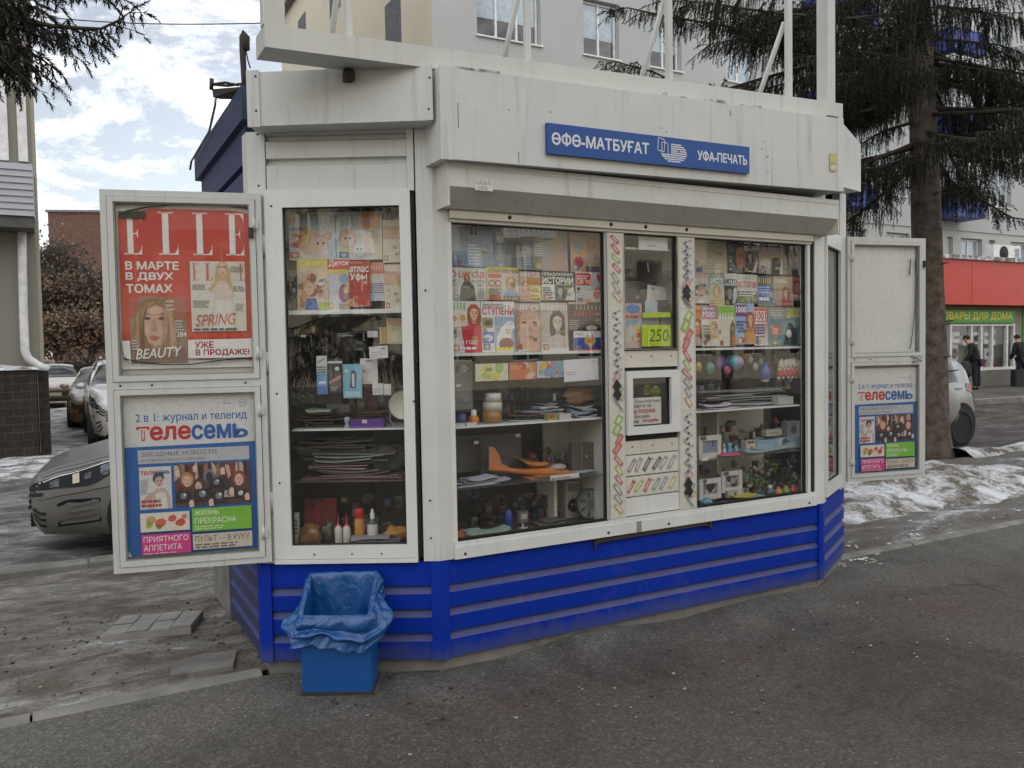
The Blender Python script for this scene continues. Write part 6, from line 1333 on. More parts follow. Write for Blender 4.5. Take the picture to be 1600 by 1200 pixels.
# right window
def f_plain(p): p.lines(.05, .1, .95, .9, 12, (0.35, 0.32, 0.25)); p.rect(.1, .3, .5, .6, (0.42, 0.38, 0.28))
def f_darkface(p): p.rect(0, 0, .55, 1, (0.035, 0.05, 0.055)); p.ell(.8, .5, .28, .4, (0.34, 0.16, 0.12)); p.rect(.05, .75, .5, .95, (0.08, 0.12, 0.13)); p.lines(.05, .1, .45, .6, 5, (0.2, 0.22, 0.22)); [p.rect(u, .55, u+.1, .6, (0.04, 0.02, 0.02)) for u in (.66, .86)]; p.rect(.72, .28, .9, .33, (0.3, 0.05, 0.05)); p.rect(.7, .86, .95, .97, (0.03, 0.03, 0.03))
def f_glam(p): p.rect(0, 0, 1, 1, (0.12, 0.12, 0.12)); p.person(.4, .42, .3, (0.02,)*3, (0.4, 0.36, 0.32), (0.05,)*3); p.text('GLAM', .05, .78, .95, .95, W1, 0.02); p.rect(0, 0, .6, .14, (0.02, 0.02, 0.02)); p.lines(.03, .03, .55, .1, 1, W1); p.poly([(.5, .0), (.8, .45), (.9, .4), (.75, 0)], (0.5, 0.46, 0.42))
def f_suit(p): p.rect(0, 0, 1, 1, (0.36, 0.36, 0.35)); strokes(p, .03, .78, .98, .95, 9, (0.45, 0.10, 0.12)); p.poly([(.5, 0), (.55, .55), (.68, .62), (.85, .6), (.95, .3), (.95, 0)], (0.02, 0.02, 0.022)); p.ell(.25, .35, .22, .22, (0.55, 0.53, 0.5)); p.lines(.08, .05, .42, .3, 4, (0.12, 0.12, 0.12)); p.rect(.68, .62, .98, .72, (0.5, 0.45, 0.08)); p.ell(.68, .7, .1, .1, (0.5, 0.36, 0.3)); p.poly([(.85, 0), (.93, .6), (1, .6), (1, 0)], (0.55, 0.54, 0.52))
def f_hat(p): p.rect(0, 0, 1, 1, (0.20, 0.20, 0.19)); p.person(.5, .36, .34, (0.06, 0.05, 0.05), (0.34, 0.31, 0.28), (0.09, 0.09, 0.09)); p.ell(.5, .74, .34, .14, (0.05, 0.05, 0.05)); p.ell(.52, .86, .2, .12, (0.06, 0.06, 0.06)); p.lines(.02, .9, .9, .98, 1, (0.4, 0.4, 0.38))
def f_people(p): strokes(p, .05, .84, .95, .97, 7, (0.45, 0.12, 0.1)); blobs(p, 40, 0, .12, 1, .75, .16, [(0.5, 0.46, 0.38), (0.12, 0.12, 0.1), (0.42, 0.3, 0.2), (0.3, 0.32, 0.22)], 5); p.lines(.02, .02, .7, .12, 1, W1, .9)
def f_istg(p): p.rect(0, .66, 1, 1, (0.24, 0.3, 0.26)); p.text('ИСТ', .1, .7, .95, .86, W1, 0.03); p.person(.5, .3, .3, BLN, (0.55, 0.4, 0.3), (0.42, 0.36, 0.2)); p.lines(.05, .0, .95, .14, 2, (0.6, 0.5, 0.08))
def f_istb(p): p.rect(0, 0, 1, .62, (0.03, 0.04, 0.06)); p.rect(0, .84, 1, 1, (0.5, 0.5, 0.49)); p.text('ИСТО', .05, .66, .98, .82, (0.02, 0.02, 0.02), 0.04); p.poly([(.6, .05), (.7, .5), (.95, .58), (1, .3), (.85, .1)], (0.4, 0.42, 0.45)); p.ell(.4, .35, .2, .18, (0.2, 0.2, 0.22))
def f_istr(p): strokes(p, .05, .82, .95, .95, 8, (0.35, 0.34, 0.32)); p.text('ИСТОРИИ', .03, .55, .95, .76, (0.45, 0.12, 0.06), 0.03); p.rect(0, 0, 1, .42, (0.13, 0.15, 0.12)); p.lines(.05, .25, .95, .4, 2, W1); blobs(p, 10, 0, 0, 1, .25, .12, [(0.2, 0.24, 0.14), (0.08, 0.08, 0.06)], 3)
def f_yel(p): p.rect(0, 0, 1, .72, (0.06, 0.14, 0.30)); p.rect(0, .74, 1, .97, (0.06, 0.06, 0.05)); strokes(p, .05, .77, .95, .95, 6, (0.6, 0.52, 0.05)); p.lines(.05, .45, .95, .7, 3, (0.35, 0.45, 0.6)); p.lines(.05, .2, .95, .32, 1, W1, .9); p.rect(0, 0, 1, .14, (0.2, 0.24, 0.18))
def f_beige(p): p.rect(0, 0, 1, 1, (0.38, 0.29, 0.22)); p.rect(.1, .78, .7, .92, (0.5, 0.46, 0.4)); p.person(.62, .3, .3, RED_, (0.5, 0.36, 0.28), (0.45, 0.08, 0.07)); p.lines(.05, .05, .95, .15, 2, (0.55, 0.5, 0.45))
def f_redt(p): p.rect(0, 0, 1, 1, (0.44, 0.05, 0.05)); p.ell(.5, .45, .3, .25, (0.52, 0.3, 0.25)); p.lines(.05, .8, .95, .95, 2, (0.6, 0.45, 0.4))
def f_orange(p): p.rect(0, .68, 1, 1, (0.5, 0.26, 0.03)); strokes(p, .02, .72, .98, .9, 5, (0.4, 0.05, 0.04)); p.person(.5, .28, .34, RED_, (0.55, 0.3, 0.22), (0.4, 0.36, 0.3))
def f_nar(p): p.rect(0, .66, 1, 1, (0.36, 0.18, 0.24)); p.text('Нар', .08, .68, .8, .88, W1, 0.02); p.lines(.1, .9, .95, .97, 1, W1); p.person(.75, .25, .3, BLN, (0.55, 0.42, 0.34), (0.5, 0.5, 0.48)); p.lines(.05, .1, .5, .55, 6, (0.2, 0.2, 0.2)); p.ell(.3, .22, .2, .08, (0.08, 0.08, 0.08))
def f_gar(p): p.rect(0, .72, 1, .98, (0.2, 0.4, 0.05)); strokes(p, .08, .68, .95, .82, 5, W1); p.poly([(.65, 0), (.7, .5), (.85, .65), (1, .5), (1, 0)], (0.10, 0.10, 0.05)); p.ell(.9, .15, .1, .1, (0.45, 0.06, 0.03)); blobs(p, 14, 0, .05, .65, .55, .14, [(0.5, 0.48, 0.4), (0.4, 0.4, 0.3), (0.54, 0.5, 0.46)], 8)
def f_1000(p): p.rect(0, .68, .62, .97, (0.14, 0.05, 0.16)); p.text('1000', .05, .78, .58, .92, W1, 0.03); p.rect(0, 0, .62, .66, (0.24, 0.34, 0.52)); p.person(.8, .48, .26, RED_, (0.56, 0.34, 0.24), (0.45, 0.2, 0.08)); p.lines(.05, .3, .55, .6, 4, (0.06, 0.1, 0.2), .6); p.rect(.55, 0, 1, .3, (0.5, 0.26, 0.1)); p.ell(.25, .1, .2, .08, (0.2, 0.05, 0.04))
def f_1001(p): p.rect(0, .62, .95, .98, (0.5, 0.1, 0.08)); p.rect(.05, .65, .9, .9, (0.58, 0.55, 0.52)); p.text('1001', .1, .68, .85, .88, (0.45, 0.05, 0.04), 0.03); p.lines(.03, .3, .95, .58, 4, (0.10, 0.05, 0.16), .7); p.ell(.25, .12, .2, .1, (0.5, 0.3, 0.2)); p.poly([(.6, 0), (.85, .35), (.98, .3), (.8, 0)], (0.5, 0.5, 0.48)); p.lines(.05, .22, .9, .28, 1, (0.2, 0.15, 0.14))
def f_2020(p): p.rect(0, 0, 1, .7, (0.13, 0.24, 0.27)); p.rect(0, .7, 1, 1, (0.22, 0.26, 0.21)); p.text('2020', .56, .74, .97, .98, (0.60, 0.52, 0.04), 0.02); p.lines(.05, .78, .5, .96, 3, (0.42, 0.44, 0.4)); p.poly([(.04, .5), (.2, .58), (.36, .5), (.34, .3), (.2, .2), (.06, .3)], (0.40, 0.12, 0.09)); p.lines(.08, .3, .32, .48, 4, (0.55, 0.5, 0.46)); p.poly([(.42, .02), (.5, .4), (.6, .6), (.7, .58), (.85, .3), (.85, .02)], (0.03, 0.04, 0.05)); p.poly([(.5, .3), (.56, .42), (.66, .4), (.68, .25), (.58, .2)], (0.5, 0.5, 0.48)); p.lines(.02, .04, .4, .16, 2, (0.4, 0.42, 0.25))
for b_, t, lb, bg, fn in (
    ((1083, 362, 1136, 427), .15, 'pale yellow newspaper sheet at the top left of the right window', (0.46, 0.42, 0.32), f_plain),  # paper tinted with the yellow reflection lying on the pane
    ((1137, 380, 1162, 425), .145, 'black magazine with a half lit face in the right window', (0.05, 0.05, 0.055), f_darkface),
    ((1163, 383, 1186, 426), .14, 'black and white glamour magazine, top row of the right window', (0.12, 0.12, 0.12), f_glam),
    ((1186, 386, 1223, 428), .142, 'magazine with a man in a black suit under a red title', (0.36, 0.36, 0.35), f_suit),
    ((1223, 384, 1250, 430), .14, 'dark grey magazine with a woman in a hat', (0.2, 0.2, 0.19), f_hat),
    ((1083, 427, 1108, 474), .12, 'puzzle magazine crowded with small pictures under a red title', (0.46, 0.44, 0.4), f_people),
    ((1109, 428, 1132, 477), .115, 'story magazine with a green head band and a blonde woman', (0.45, 0.44, 0.4), f_istg),
    ((1133, 427, 1152, 477), .122, 'narrow story magazine with a black title over a night picture', (0.5, 0.5, 0.49), f_istb),
    ((1153, 429, 1184, 474), .117, 'white story magazine with a red title', (0.5, 0.5, 0.48), f_istr),
    ((1185, 432, 1208, 479), .113, 'blue magazine with a yellow title on black', (0.06, 0.14, 0.3), f_yel),
    ((1209, 432, 1240, 479), .115, 'beige magazine with a woman in red', (0.38, 0.29, 0.22), f_beige),
    ((1240, 431, 1252, 466), .12, 'narrow red booklet at the right edge of the right window', (0.44, 0.05, 0.05), f_redt),
    ((1083, 477, 1097, 540), .09, 'magazine with an orange head band and a laughing face', (0.5, 0.45, 0.38), f_orange),
    ((1097, 477, 1123, 541), .085, 'magazine with a purple head band and a blonde woman', (0.52, 0.5, 0.46), f_nar),
    ((1123, 477, 1149, 541), .09, 'garden magazine with a green head band', (0.5, 0.48, 0.42), f_gar),
    ((1150, 474, 1179, 538), .085, 'blue puzzle magazine with the number 1000 on purple', (0.24, 0.34, 0.52), f_1000),
    ((1179, 480, 1201, 540), .09, 'puzzle magazine with a red framed number 1001', (0.5, 0.46, 0.44), f_1001),
    ((1202, 480, 1253, 540), .08, 'teal almanac with a yellow 2020 and a red shield', (0.13, 0.24, 0.27), f_2020)):
    mag(ST, b_, t, lb, bg, fn)
# left facet window
PAS = [(0.45, 0.52, 0.55), (0.52, 0.42, 0.40), (0.5, 0.5, 0.32), (0.42, 0.5, 0.42), (0.55, 0.5, 0.45), (0.5, 0.36, 0.3)]
def f_kid1(p): blobs(p, 26, 0, 0, 1, .7, .16, PAS, 1); p.text('Н', .03, .78, .14, .92, (0.4, 0.03, 0.05), 0.04); strokes(p, .17, .76, .98, .93, 8, (0.36, 0.42, 0.46)); p.rect(.0, .93, .8, 1, (0.5, 0.46, 0.2)); p.ell(.28, .5, .2, .22, (0.48, 0.3, 0.1)); p.ell(.3, .42, .14, .14, (0.55, 0.45, 0.2)); p.poly([(.05, .3), (.15, .5), (.3, .55), (.2, .25)], (0.45, 0.08, 0.08)); p.ell(.68, .3, .18, .16, (0.55, 0.42, 0.36)); p.ell(.62, .34, .025, .025, (0.05,)*3); p.ell(.74, .34, .025, .025, (0.05,)*3); p.rect(.0, .62, .3, .68, (0.08, 0.16, 0.4))
def f_kid2(p): blobs(p, 30, 0, 0, 1, .75, .15, PAS, 2); p.rect(.5, .65, .95, 1, (0.52, 0.3, 0.1)); p.ell(.72, .8, .18, .08, (0.5, 0.26, 0.24)); strokes(p, .02, .7, .45, .9, 4, (0.36, 0.46, 0.44)); p.ell(.25, .45, .2, .2, (0.5, 0.3, 0.22)); p.ell(.25, .4, .15, .14, (0.55, 0.45, 0.38)); p.ell(.2, .45, .02, .025, (0.05,)*3); p.ell(.3, .45, .02, .025, (0.05,)*3); p.ell(.5, .2, .12, .13, (0.5, 0.52, 0.52)); p.ell(.46, .22, .02, .02, (0.05,)*3); p.ell(.54, .22, .02, .02, (0.05,)*3); p.rect(.8, 0, 1, .6, (0.48, 0.46, 0.36))
def f_skaz(p): p.rect(0, .84, 1, 1, (0.50, 0.42, 0.05)); p.text('Сказки', .1, .86, .98, .98, (0.60, 0.56, 0.3), 0.02); blobs(p, 20, 0, 0, 1, .82, .2, [(0.52, 0.3, 0.2), (0.5, 0.42, 0.12), (0.3, 0.14, 0.08), (0.5, 0.46, 0.4), (0.36, 0.16, 0.2)], 4); p.ell(.4, .42, .16, .13, (0.56, 0.4, 0.3)); p.ell(.36, .44, .015, .014, (0.04,)*3); p.ell(.44, .44, .015, .014, (0.04,)*3); p.poly([(.25, 0), (.3, .22), (.6, .22), (.7, 0)], (0.05, 0.12, 0.32)); p.rect(.72, 0, 1, .13, (0.3, 0.36, 0.05)); p.ell(.78, .55, .14, .09, (0.52, 0.52, 0.48)); p.ell(.74, .55, .02, .014, (0.04,)*3); p.ell(.84, .55, .02, .014, (0.04,)*3)
def f_det(p): p.rect(0, .78, 1, .97, (0.46, 0.10, 0.08)); p.text('Детск', .06, .83, .98, .95, W1, 0.03, rot=0.03); p.rect(0, .7, 1, .78, (0.52, 0.42, 0.1)); p.ell(.3, .5, .28, .16, (0.42, 0.44, 0.50)); p.ell(.75, .6, .2, .1, (0.24, 0.3, 0.38)); p.ell(.75, .32, .26, .18, (0.26, 0.12, 0.2)); p.ell(.85, .4, .14, .1, (0.54, 0.38, 0.2)); p.ell(.25, .18, .22, .12, (0.46, 0.42, 0.52)); p.lines(.05, .12, .5, .3, 3, (0.5, 0.5, 0.54)); p.rect(.5, 0, 1, .12, (0.3, 0.26, 0.2))
def f_atlas(p): p.rect(0, 0, 1, 1, (0.33, 0.05, 0.03)); p.rect(0, .93, .6, 1, (0.45, 0.12, 0.06)); p.text('атлас', .04, .75, .95, .87, W1, 0.03); p.text('Уфы', .06, .55, .85, .73, W1, 0.03); p.rect(.05, .0, .95, .03, (0.4, 0.14, 0.1))
def f_lines(p): p.rect(0, .7, 1, 1, (0.45, 0.18, 0.12)); strokes(p, .05, .8, .95, .92, 5, (0.56, 0.4, 0.3)); p.lines(.02, .2, .98, .48, 6, (0.06, 0.08, 0.18), .6, .05); p.rect(0, .0, 1, .18, (0.36, 0.42, 0.46))
def f_pale(p): p.rect(0, .55, 1, .85, (0.50, 0.3, 0.22)); strokes(p, .05, .6, .9, .78, 5, (0.55, 0.42, 0.2)); blobs(p, 14, 0, 0, 1, .5, .14, [(0.46, 0.42, 0.3), (0.3, 0.28, 0.2), (0.5, 0.48, 0.4)], 7)
def f_side(p): blobs(p, 24, 0, 0, 1, 1, .3, [(0.05,)*3, (0.3, 0.3, 0.28), (0.12, 0.11, 0.1)], 9)
for b_, t, lb, bg, fn in (
    ((451, 331, 524, 406), .125, 'pale blue children magazine with cartoon animals, top left of the left window', (0.42, 0.49, 0.53), f_kid1),
    ((525, 330, 597, 406), .128, 'pastel children magazine with a big-headed cartoon child, top row of the left window', (0.44, 0.5, 0.52), f_kid2),
    ((598, 343, 629, 410), .122, 'stack of pale cream sheets at the top right of the left window', (0.5, 0.48, 0.38), f_pale),  # added sheet, coloured as the yellow building's reflection in the glass
    ((451, 422, 463, 484), .105, 'narrow black and grey booklet at the left edge of the left window', (0.1, 0.1, 0.09), f_side),
    ((464, 404, 512, 484), .095, 'yellow headed fairy tale book in the left window', (0.5, 0.42, 0.3), f_skaz),
    ((512, 403, 546, 484), .1, 'children activity book with a red head band', (0.46, 0.42, 0.42), f_det),
    ((545, 407, 578, 479), .09, 'dark red city atlas in the left window', (0.33, 0.05, 0.03), f_atlas),
    ((578, 410, 601, 470), .102, 'magazine with a pinkish head band and dark blue stripes', (0.48, 0.44, 0.42), f_lines),
    ((601, 413, 629, 484), .1, 'pale orange magazine at the right edge of the left window', (0.5, 0.46, 0.36), f_pale)):
    mag(LF, b_, t, lb, bg, fn)
# ------------------------------------------------------------------ goods on the shelves
def G(mb, name, label, cat, mt='gloss', group=None): return tag(mb.build(name, M[mt] if isinstance(mt, str) else mt), label, cat, group)
def fx(F, x0, y0, x1, y1, t): return frect(F, x0, y0, x1, y1, t)
def card(F, box, t, name, label, cat, bg, fn=None, rot=0.0, th=0.002, mt='print', group=None):
    pg = Page(F, frect(F, *box, t), t, rot=rot); pg.slab(bg, th)
    if fn: fn(pg)
    pg.mb.c = [tuple(min(0.86, x*1.12) for x in c) for c in pg.mb.c]
    return tag(pg.mb.build(name, M[mt]), label, cat, group)
def turned(F, box, t, prof, cols, name, label, cat, mt='gloss', zbase=None, n=18, group=None):
    """round goods: prof in fractions of half width and height"""
    a0, z0, a1, z1 = frect(F, *box, t)
    if zbase is not None: z1 += zbase-z0; z0 = zbase
    mb = MB(F); w, h = (a1-a0)/2, z1-z0
    mb.lathe(((a0+a1)/2, t+w, z0), [(w*r, h*y) for r, y in prof], n, cols=cols); return G(mb, name, label, cat, mt, group)
def bx(F, box, t, dep, col, name, label, cat, fn=None, mt='gloss', zbase=None, group=None):
    a0, z0, a1, z1 = frect(F, *box, t)
    if zbase is not None: z1 += zbase-z0; z0 = zbase
    mb = MB(F); mb.box(a0, a1, t, t+dep, z0, z1, col, b=0.002)
    if fn: fn(Page(F, (a0+.002, z0, a1-.002, z1), t-0.0006, mb=mb))
    return G(mb, name, label, cat, mt, group)
def heap(F, box, t, dep, pal, name, label, cat, n=8, seed=0, zbase=None, mt='matte', flat=0.02, group=None):
    """a stack of thin sheets, each a little askew, kept as one pile"""
    rnd = random.Random(seed); a0, z0, a1, z1 = frect(F, *box, t)
    if zbase is not None: z1 += zbase-z0; z0 = zbase
    mb = MB(F); h = (z1-z0)/n
    for i in range(n):                                      # every sheet turned, curled and sagging on its own
        tn = rnd.uniform(-.16, .16); c, s_ = cos(tn), sin(tn); w = (a1-a0)/2*rnd.uniform(.45, 1.0); cx = (a0+a1)/2+rnd.uniform(-1, 1)*((a1-a0)/2-w); dd = dep*rnd.uniform(.7, 1.05)
        cc = rnd.choice(pal); cc = tuple(x*rnd.uniform(.8, 1.15) for x in cc); zs = z0+i*h; cu_ = rnd.uniform(-.6, 1.2)*h; ti = rnd.uniform(-.35, .35)*h; ph = rnd.uniform(0, 6)
        thk = h*rnd.uniform(.3, .8); NU = 10; b0 = len(mb.v)
        for lay in (0, 1):
            for iu in range(NU+1):
                u = iu/NU*2-1
                for yv in (-1, 1):
                    x, y = u*w, yv*dd/2; zz = zs+ti*(1+u)+max(0, cu_)*(abs(u)**3)+.35*h*sin(ph+u*3+yv)*0.5+.2*h
                    mb.vert((cx+x*c-y*s_, t+dep/2+x*s_*.5+y*c, max(z0+.0003, zz)+lay*thk))
        m_ = (NU+1)*2
        for iu in range(NU):
            q = b0+iu*2
            mb.idx([q+m_, q+2+m_, q+3+m_, q+1+m_], cc); mb.idx([q, q+1, q+3, q+2], cc); mb.idx([q, q+2, q+2+m_, q+m_], cc); mb.idx([q+1, q+1+m_, q+3+m_, q+3], cc)
        q = b0; mb.idx([q, q+m_, q+1+m_, q+1], cc); q = b0+NU*2; mb.idx([q, q+1, q+1+m_, q+m_], cc)
    return G(mb, name, label, cat, mt, group)
# --- main left window, upper row of children booklets
def f_col1(p): blobs(p, 16, 0, 0, 1, 1, .18, [(0.5, 0.5, 0.2), (0.3, 0.42, 0.12), (0.55, 0.5, 0.1), (0.56, 0.56, 0.5)], 1); p.lines(.05, .1, .4, .5, 3, (0.5, 0.46, 0.1)); p.rect(.3, .55, .5, .75, (0.2, 0.26, 0.06))
def f_col2(p): blobs(p, 18, 0, 0, 1, 1, .2, [(0.5, 0.12, 0.05), (0.5, 0.24, 0.08), (0.5, 0.4, 0.34), (0.42, 0.05, 0.05)], 2); p.lines(.06, .6, .5, .85, 2, (0.55, 0.3, 0.12))
def f_col3(p): blobs(p, 26, 0, 0, 1, 1, .14, [(0.42, 0.06, 0.08), (0.5, 0.36, 0.06), (0.12, 0.24, 0.45), (0.2, 0.1, 0.3), (0.1, 0.32, 0.36), (0.45, 0.2, 0.28)], 3)
GB = 'children booklets under the magazine shelf'
card(ST, (743, 568, 794, 595), .07, 'booklet', 'white and yellow colouring booklet hanging under the magazine shelf', 'booklet', (0.54, 0.54, 0.42), f_col1, group=GB)
card(ST, (796, 566, 838, 593), .068, 'booklet', 'red and orange colouring booklet hanging under the magazine shelf', 'booklet', (0.46, 0.14, 0.07), f_col2, group=GB)
card(ST, (839, 564, 884, 590), .07, 'booklet', 'booklet with many coloured balloons hanging under the magazine shelf', 'booklet', (0.42, 0.42, 0.48), f_col3, group=GB)
card(ST, (881, 561, 935, 595), .062, 'envelope', 'plain white envelope hung at the right end of the booklet row', 'envelope', (0.56, 0.58, 0.63), lambda p: (p.lines(.05, .3, .35, .5, 2, (0.3, 0.3, 0.34)), p.rect(.84, .82, .88, .9, (0.2, 0.2, 0.25))), rot=0.03)
# clear bags hanging at the left
card(ST, (708, 560, 738, 640), .12, 'clear_bag', 'clear hanging bag with greenish contents at the left of the main window', 'bag', (0.12, 0.13, 0.125), lambda p: (blobs(p, 16, 0, .6, 1, 1, .2, [(0.3, 0.32, 0.34), (0.04,)*3, (0.2, 0.2, 0.2)], 4), blobs(p, 12, 0, 0, 1, .6, .2, [(0.16, 0.16, 0.15), (0.10, 0.11, 0.105), (0.2, 0.17, 0.15)], 6), p.rect(.15, .45, .4, .5, (0.5,)*3)))
# tape stack
zt = zsM2
for box, c, lb, z in (((762, 641, 790, 660), (0.30, 0.15, 0.03), 'amber roll of parcel tape at the bottom of the tape stack', zt),
                      ((763, 629, 790, 643), (0.50, 0.47, 0.38), 'cream roll of tape in the middle of the tape stack', None), ((765, 616, 788, 630), (0.52, 0.52, 0.48), 'white roll of tape on top of the tape stack', None)):
    if z is None: z = ztop_
    r = frect(ST, *box, .09); hgt = r[3]-r[1]; w = (r[2]-r[0])/2; mb = MB(ST)
    mb.lathe(((r[0]+r[2])/2, .09+w, z+0.0005), [(w*.6, 0), (w, 0), (w, hgt), (w*.6, hgt), (w*.6, 0.001)], 24, c); G(mb, 'tape_roll', lb, 'tape roll', 'gloss', 'stacked tape rolls'); ztop_ = z+hgt
turned(ST, (717, 648, 731, 666), .08, ((.9, 0), (1, .05), (1, .95), (.9, 1), (.01, 1)), [(0.02, 0.05, 0.22)]*4, 'lid', 'small dark blue lid on the left of the middle shelf', 'lid', zbase=zt)
turned(ST, (736, 640, 752, 664), .08, ((.9, 0), (1, .1), (.9, .5), (.55, .62), (.5, .64), (.5, .95), (.01, 1)), [(0.5, 0.13, 0.01)]*3+[(0.6, 0.6, 0.58)]*3, 'glue_bottle', 'small orange bottle with a white cap beside the tape stack', 'bottle', zbase=zt)
bx(ST, (711, 664, 727, 669), .055, .05, (0.5, 0.5, 0.5), 'small_box', 'small white box lying at the left end of the middle shelf', 'box', zbase=zt)
bx(ST, (729, 663, 745, 668), .055, .04, (0.55, 0.56, 0.56), 'small_box', 'flat white box lying under the orange bottle', 'box', zbase=zt)
heap(ST, (790, 645, 880, 660), .10, .12, [(0.35, 0.36, 0.4), (0.06, 0.06, 0.08), (0.25, 0.26, 0.3), (0.12, 0.05, 0.05)], 'knife_pile', 'pile of folded grey packets and dark pocket knives right of the tape', 'packets', 6, 3, zt)
heap(ST, (842, 636, 884, 654), .12, .10, [(0.42, 0.43, 0.42), (0.3, 0.3, 0.32), (0.5, 0.5, 0.48)], 'paper_packets', 'loose whitish paper packets beside the card boxes', 'packets', 7, 4, zt+0.02)
heap(ST, (894, 633, 934, 652), .09, .09, [(0.30, 0.36, 0.45), (0.45, 0.46, 0.48), (0.36, 0.38, 0.44)], 'card_decks', 'stacked blue and white card boxes at the right end of the middle shelf', 'card boxes', 5, 5, zt)
bx(ST, (856, 648, 872, 658), .06, .04, (0.3, 0.28, 0.08), 'small_box', 'small yellow and red box at the front of the middle shelf', 'box', lambda p: p.rect(.1, .4, .6, .9, (0.42, 0.06, 0.04)), zbase=zt)
bx(ST, (874, 646, 893, 655), .06, .03, (0.5, 0.5, 0.48), 'small_box', 'white price box at the front edge of the middle shelf', 'box', zbase=zt)
r = frect(ST, 888, 603, 934, 632, .15); mb = MB(ST); mb.blob(((r[0]+r[2])/2, .2, (r[1]+r[3])/2), (r[2]-r[0])/2, .05, (r[3]-r[1])/2, (0.30, 0.16, 0.07), amp=.25, seed=4, nu=18, nv=10); G(mb, 'shiny_bag', 'orange brown shiny bag of yarn behind the card boxes', 'bag')
r = frect(ST, 842, 606, 884, 640, .2); mb = MB(ST); mb.blob(((r[0]+r[2])/2, .25, (r[1]+r[3])/2), (r[2]-r[0])/2, .05, (r[3]-r[1])/2, (0.03, 0.032, 0.035), amp=.2, seed=8, nu=16, nv=10); mb.box(.0+(r[0]+r[2])/2, (r[0]+r[2])/2+.012, .185, .195, (r[1]+r[3])/2-.01, (r[1]+r[3])/2+.03, (0.5,)*3); G(mb, 'black_pouch', 'black pouch with a white tag in the middle of the shelf', 'pouch', 'matte')
# plastic folders and the glider below
def clear_sheet(F, box, t, label, name='plastic_folder'):
    a0, z0, a1, z1 = frect(F, *box, t); mb = MB(F); mb.box(a0, a1, t, t+.003, z0, z1); return tag(mb.build(name, M['clear']), label, 'folder', 'clear folders behind the toy glider')
clear_sheet(ST, (712, 681, 750, 737), .26, 'clear plastic folder standing at the left behind the toy glider')
clear_sheet(ST, (751, 678, 815, 741), .22, 'clear plastic folder standing behind the tail of the toy glider')
for box, lb in (((741, 689, 748, 694), 'small white price tag on the left clear folder'), ((806, 678, 813, 683), 'small white price tag at the corner of the right clear folder')):
    card(ST, box, .205, 'price_tag', lb, 'price tag', (0.6, 0.6, 0.58))
gl_ = thing('toy_glider', 'orange foam toy glider lying on the glass shelf of the main window', 'toy plane', ST.p(0.6, .15, zsM3))
OR = (0.52, 0.17, 0.03); tz = .12
def gp(x, y): return ST.hit(x, y, tz)
mb = MB(ST); cl = [(768, 734, 5), (790, 735, 7), (820, 738, 9), (850, 738, 13), (870, 739, 16), (885, 740, 14), (896, 741, 9), (900, 742, 5)]
k_ = abs(ST.hit(830, 730, tz)[1]-ST.hit(830, 740, tz)[1])/10
mb.tube([(gp(x, y)[0], tz+.03, gp(x, y)[1]) for x, y, r in cl], [r*k_*.5 for x, y, r in cl], 12, OR); mb.build('fuselage', M['matte'], gl_)
def plate(mb, pts, t, th, col):
    P = [gp(*p) for p in pts]; n = len(P)
    mb.face([(a, t, z) for a, z in P], col); mb.face([(a, t+th, z) for a, z in P][::-1], col)
    for i in range(n): (a, z), (b_, y) = P[i], P[(i+1) % n]; mb.face([(a, t, z), (a, t+th, z), (b_, t+th, y), (b_, t, y)], col)
mb = MB(ST); plate(mb, [(768, 698), (776, 700), (784, 712), (788, 726), (797, 729), (800, 734), (768, 736)], tz+.027, .006, (0.50, 0.19, 0.08)); mb.build('tail_fin', M['matte'], gl_)
mb = MB(ST); P = [gp(817, 722), gp(862, 729)]
mb.face([(P[0][0], tz-.02, P[0][1]), (P[0][0]+.02, tz-.02, P[0][1]-.012), (P[1][0], tz+.03, P[1][1]-.004), (P[1][0]-.02, tz+.03, P[1][1]+.01)], OR); mb.face([(P[0][0]+.02, tz-.02, P[0][1]-.012), (P[0][0], tz-.02, P[0][1]), (P[0][0]+.07, tz+.3, P[0][1]+.01), (P[1][0], tz+.3, P[1][1]+.01)], OR)
mb.face([(P[0][0], tz-.02, P[0][1]), (P[1][0]-.02, tz+.03, P[1][1]+.01), (P[1][0], tz+.3, P[1][1]+.014), (P[0][0]+.07, tz+.3, P[0][1]+.012)], (0.55, 0.21, 0.05)); mb.build('wing', M['matte'], gl_)
mb = MB(ST); a, z = gp(876, 731); mb.blob((a, tz+.03, z), .055, .035, .022, (0.36, 0.32, 0.34), amp=0, nu=16, nv=8); mb.build('canopy', M['gloss'], gl_)
mb = MB(ST); a0_, z0_ = gp(845, 727); mb.blob((a0_, tz+.032, z0_+.0), .07, .03, .014, OR, amp=0, nu=16, nv=8); mb.build('wing_root', M['matte'], gl_)
cl_ = thing('plastic_case', 'brown clear plastic case standing at the right end of the glass shelf', 'case', ST.p(.98, .16, zsM3))
r = frect(ST, 894, 692, 942, 738, .16); mb = MB(ST); mb.box(r[0], r[2], .16, .2, r[1], r[3], (0.11, 0.085, 0.075), b=.004); mb.build('body', M['gloss'], cl_)
mb = MB(ST); w, h = r[2]-r[0], r[3]-r[1]; mb.box(r[0]+w*.28, r[0]+w*.31, .156, .16, r[1]+.004, r[3]-.004, (0.2, 0.19, 0.18)); mb.box(r[0]+w*.7, r[0]+w*.74, .156, .16, r[1]+.004, r[3]-.004, (0.26, 0.25, 0.24)); mb.lathe((r[0]+w*.45, .158, r[1]+h*.55), [(.006, 0), (.006, -.004), (.001, -.004)], 8, (0.5,)*3, axis='y'); mb.build('fittings', M['gloss'], cl_)
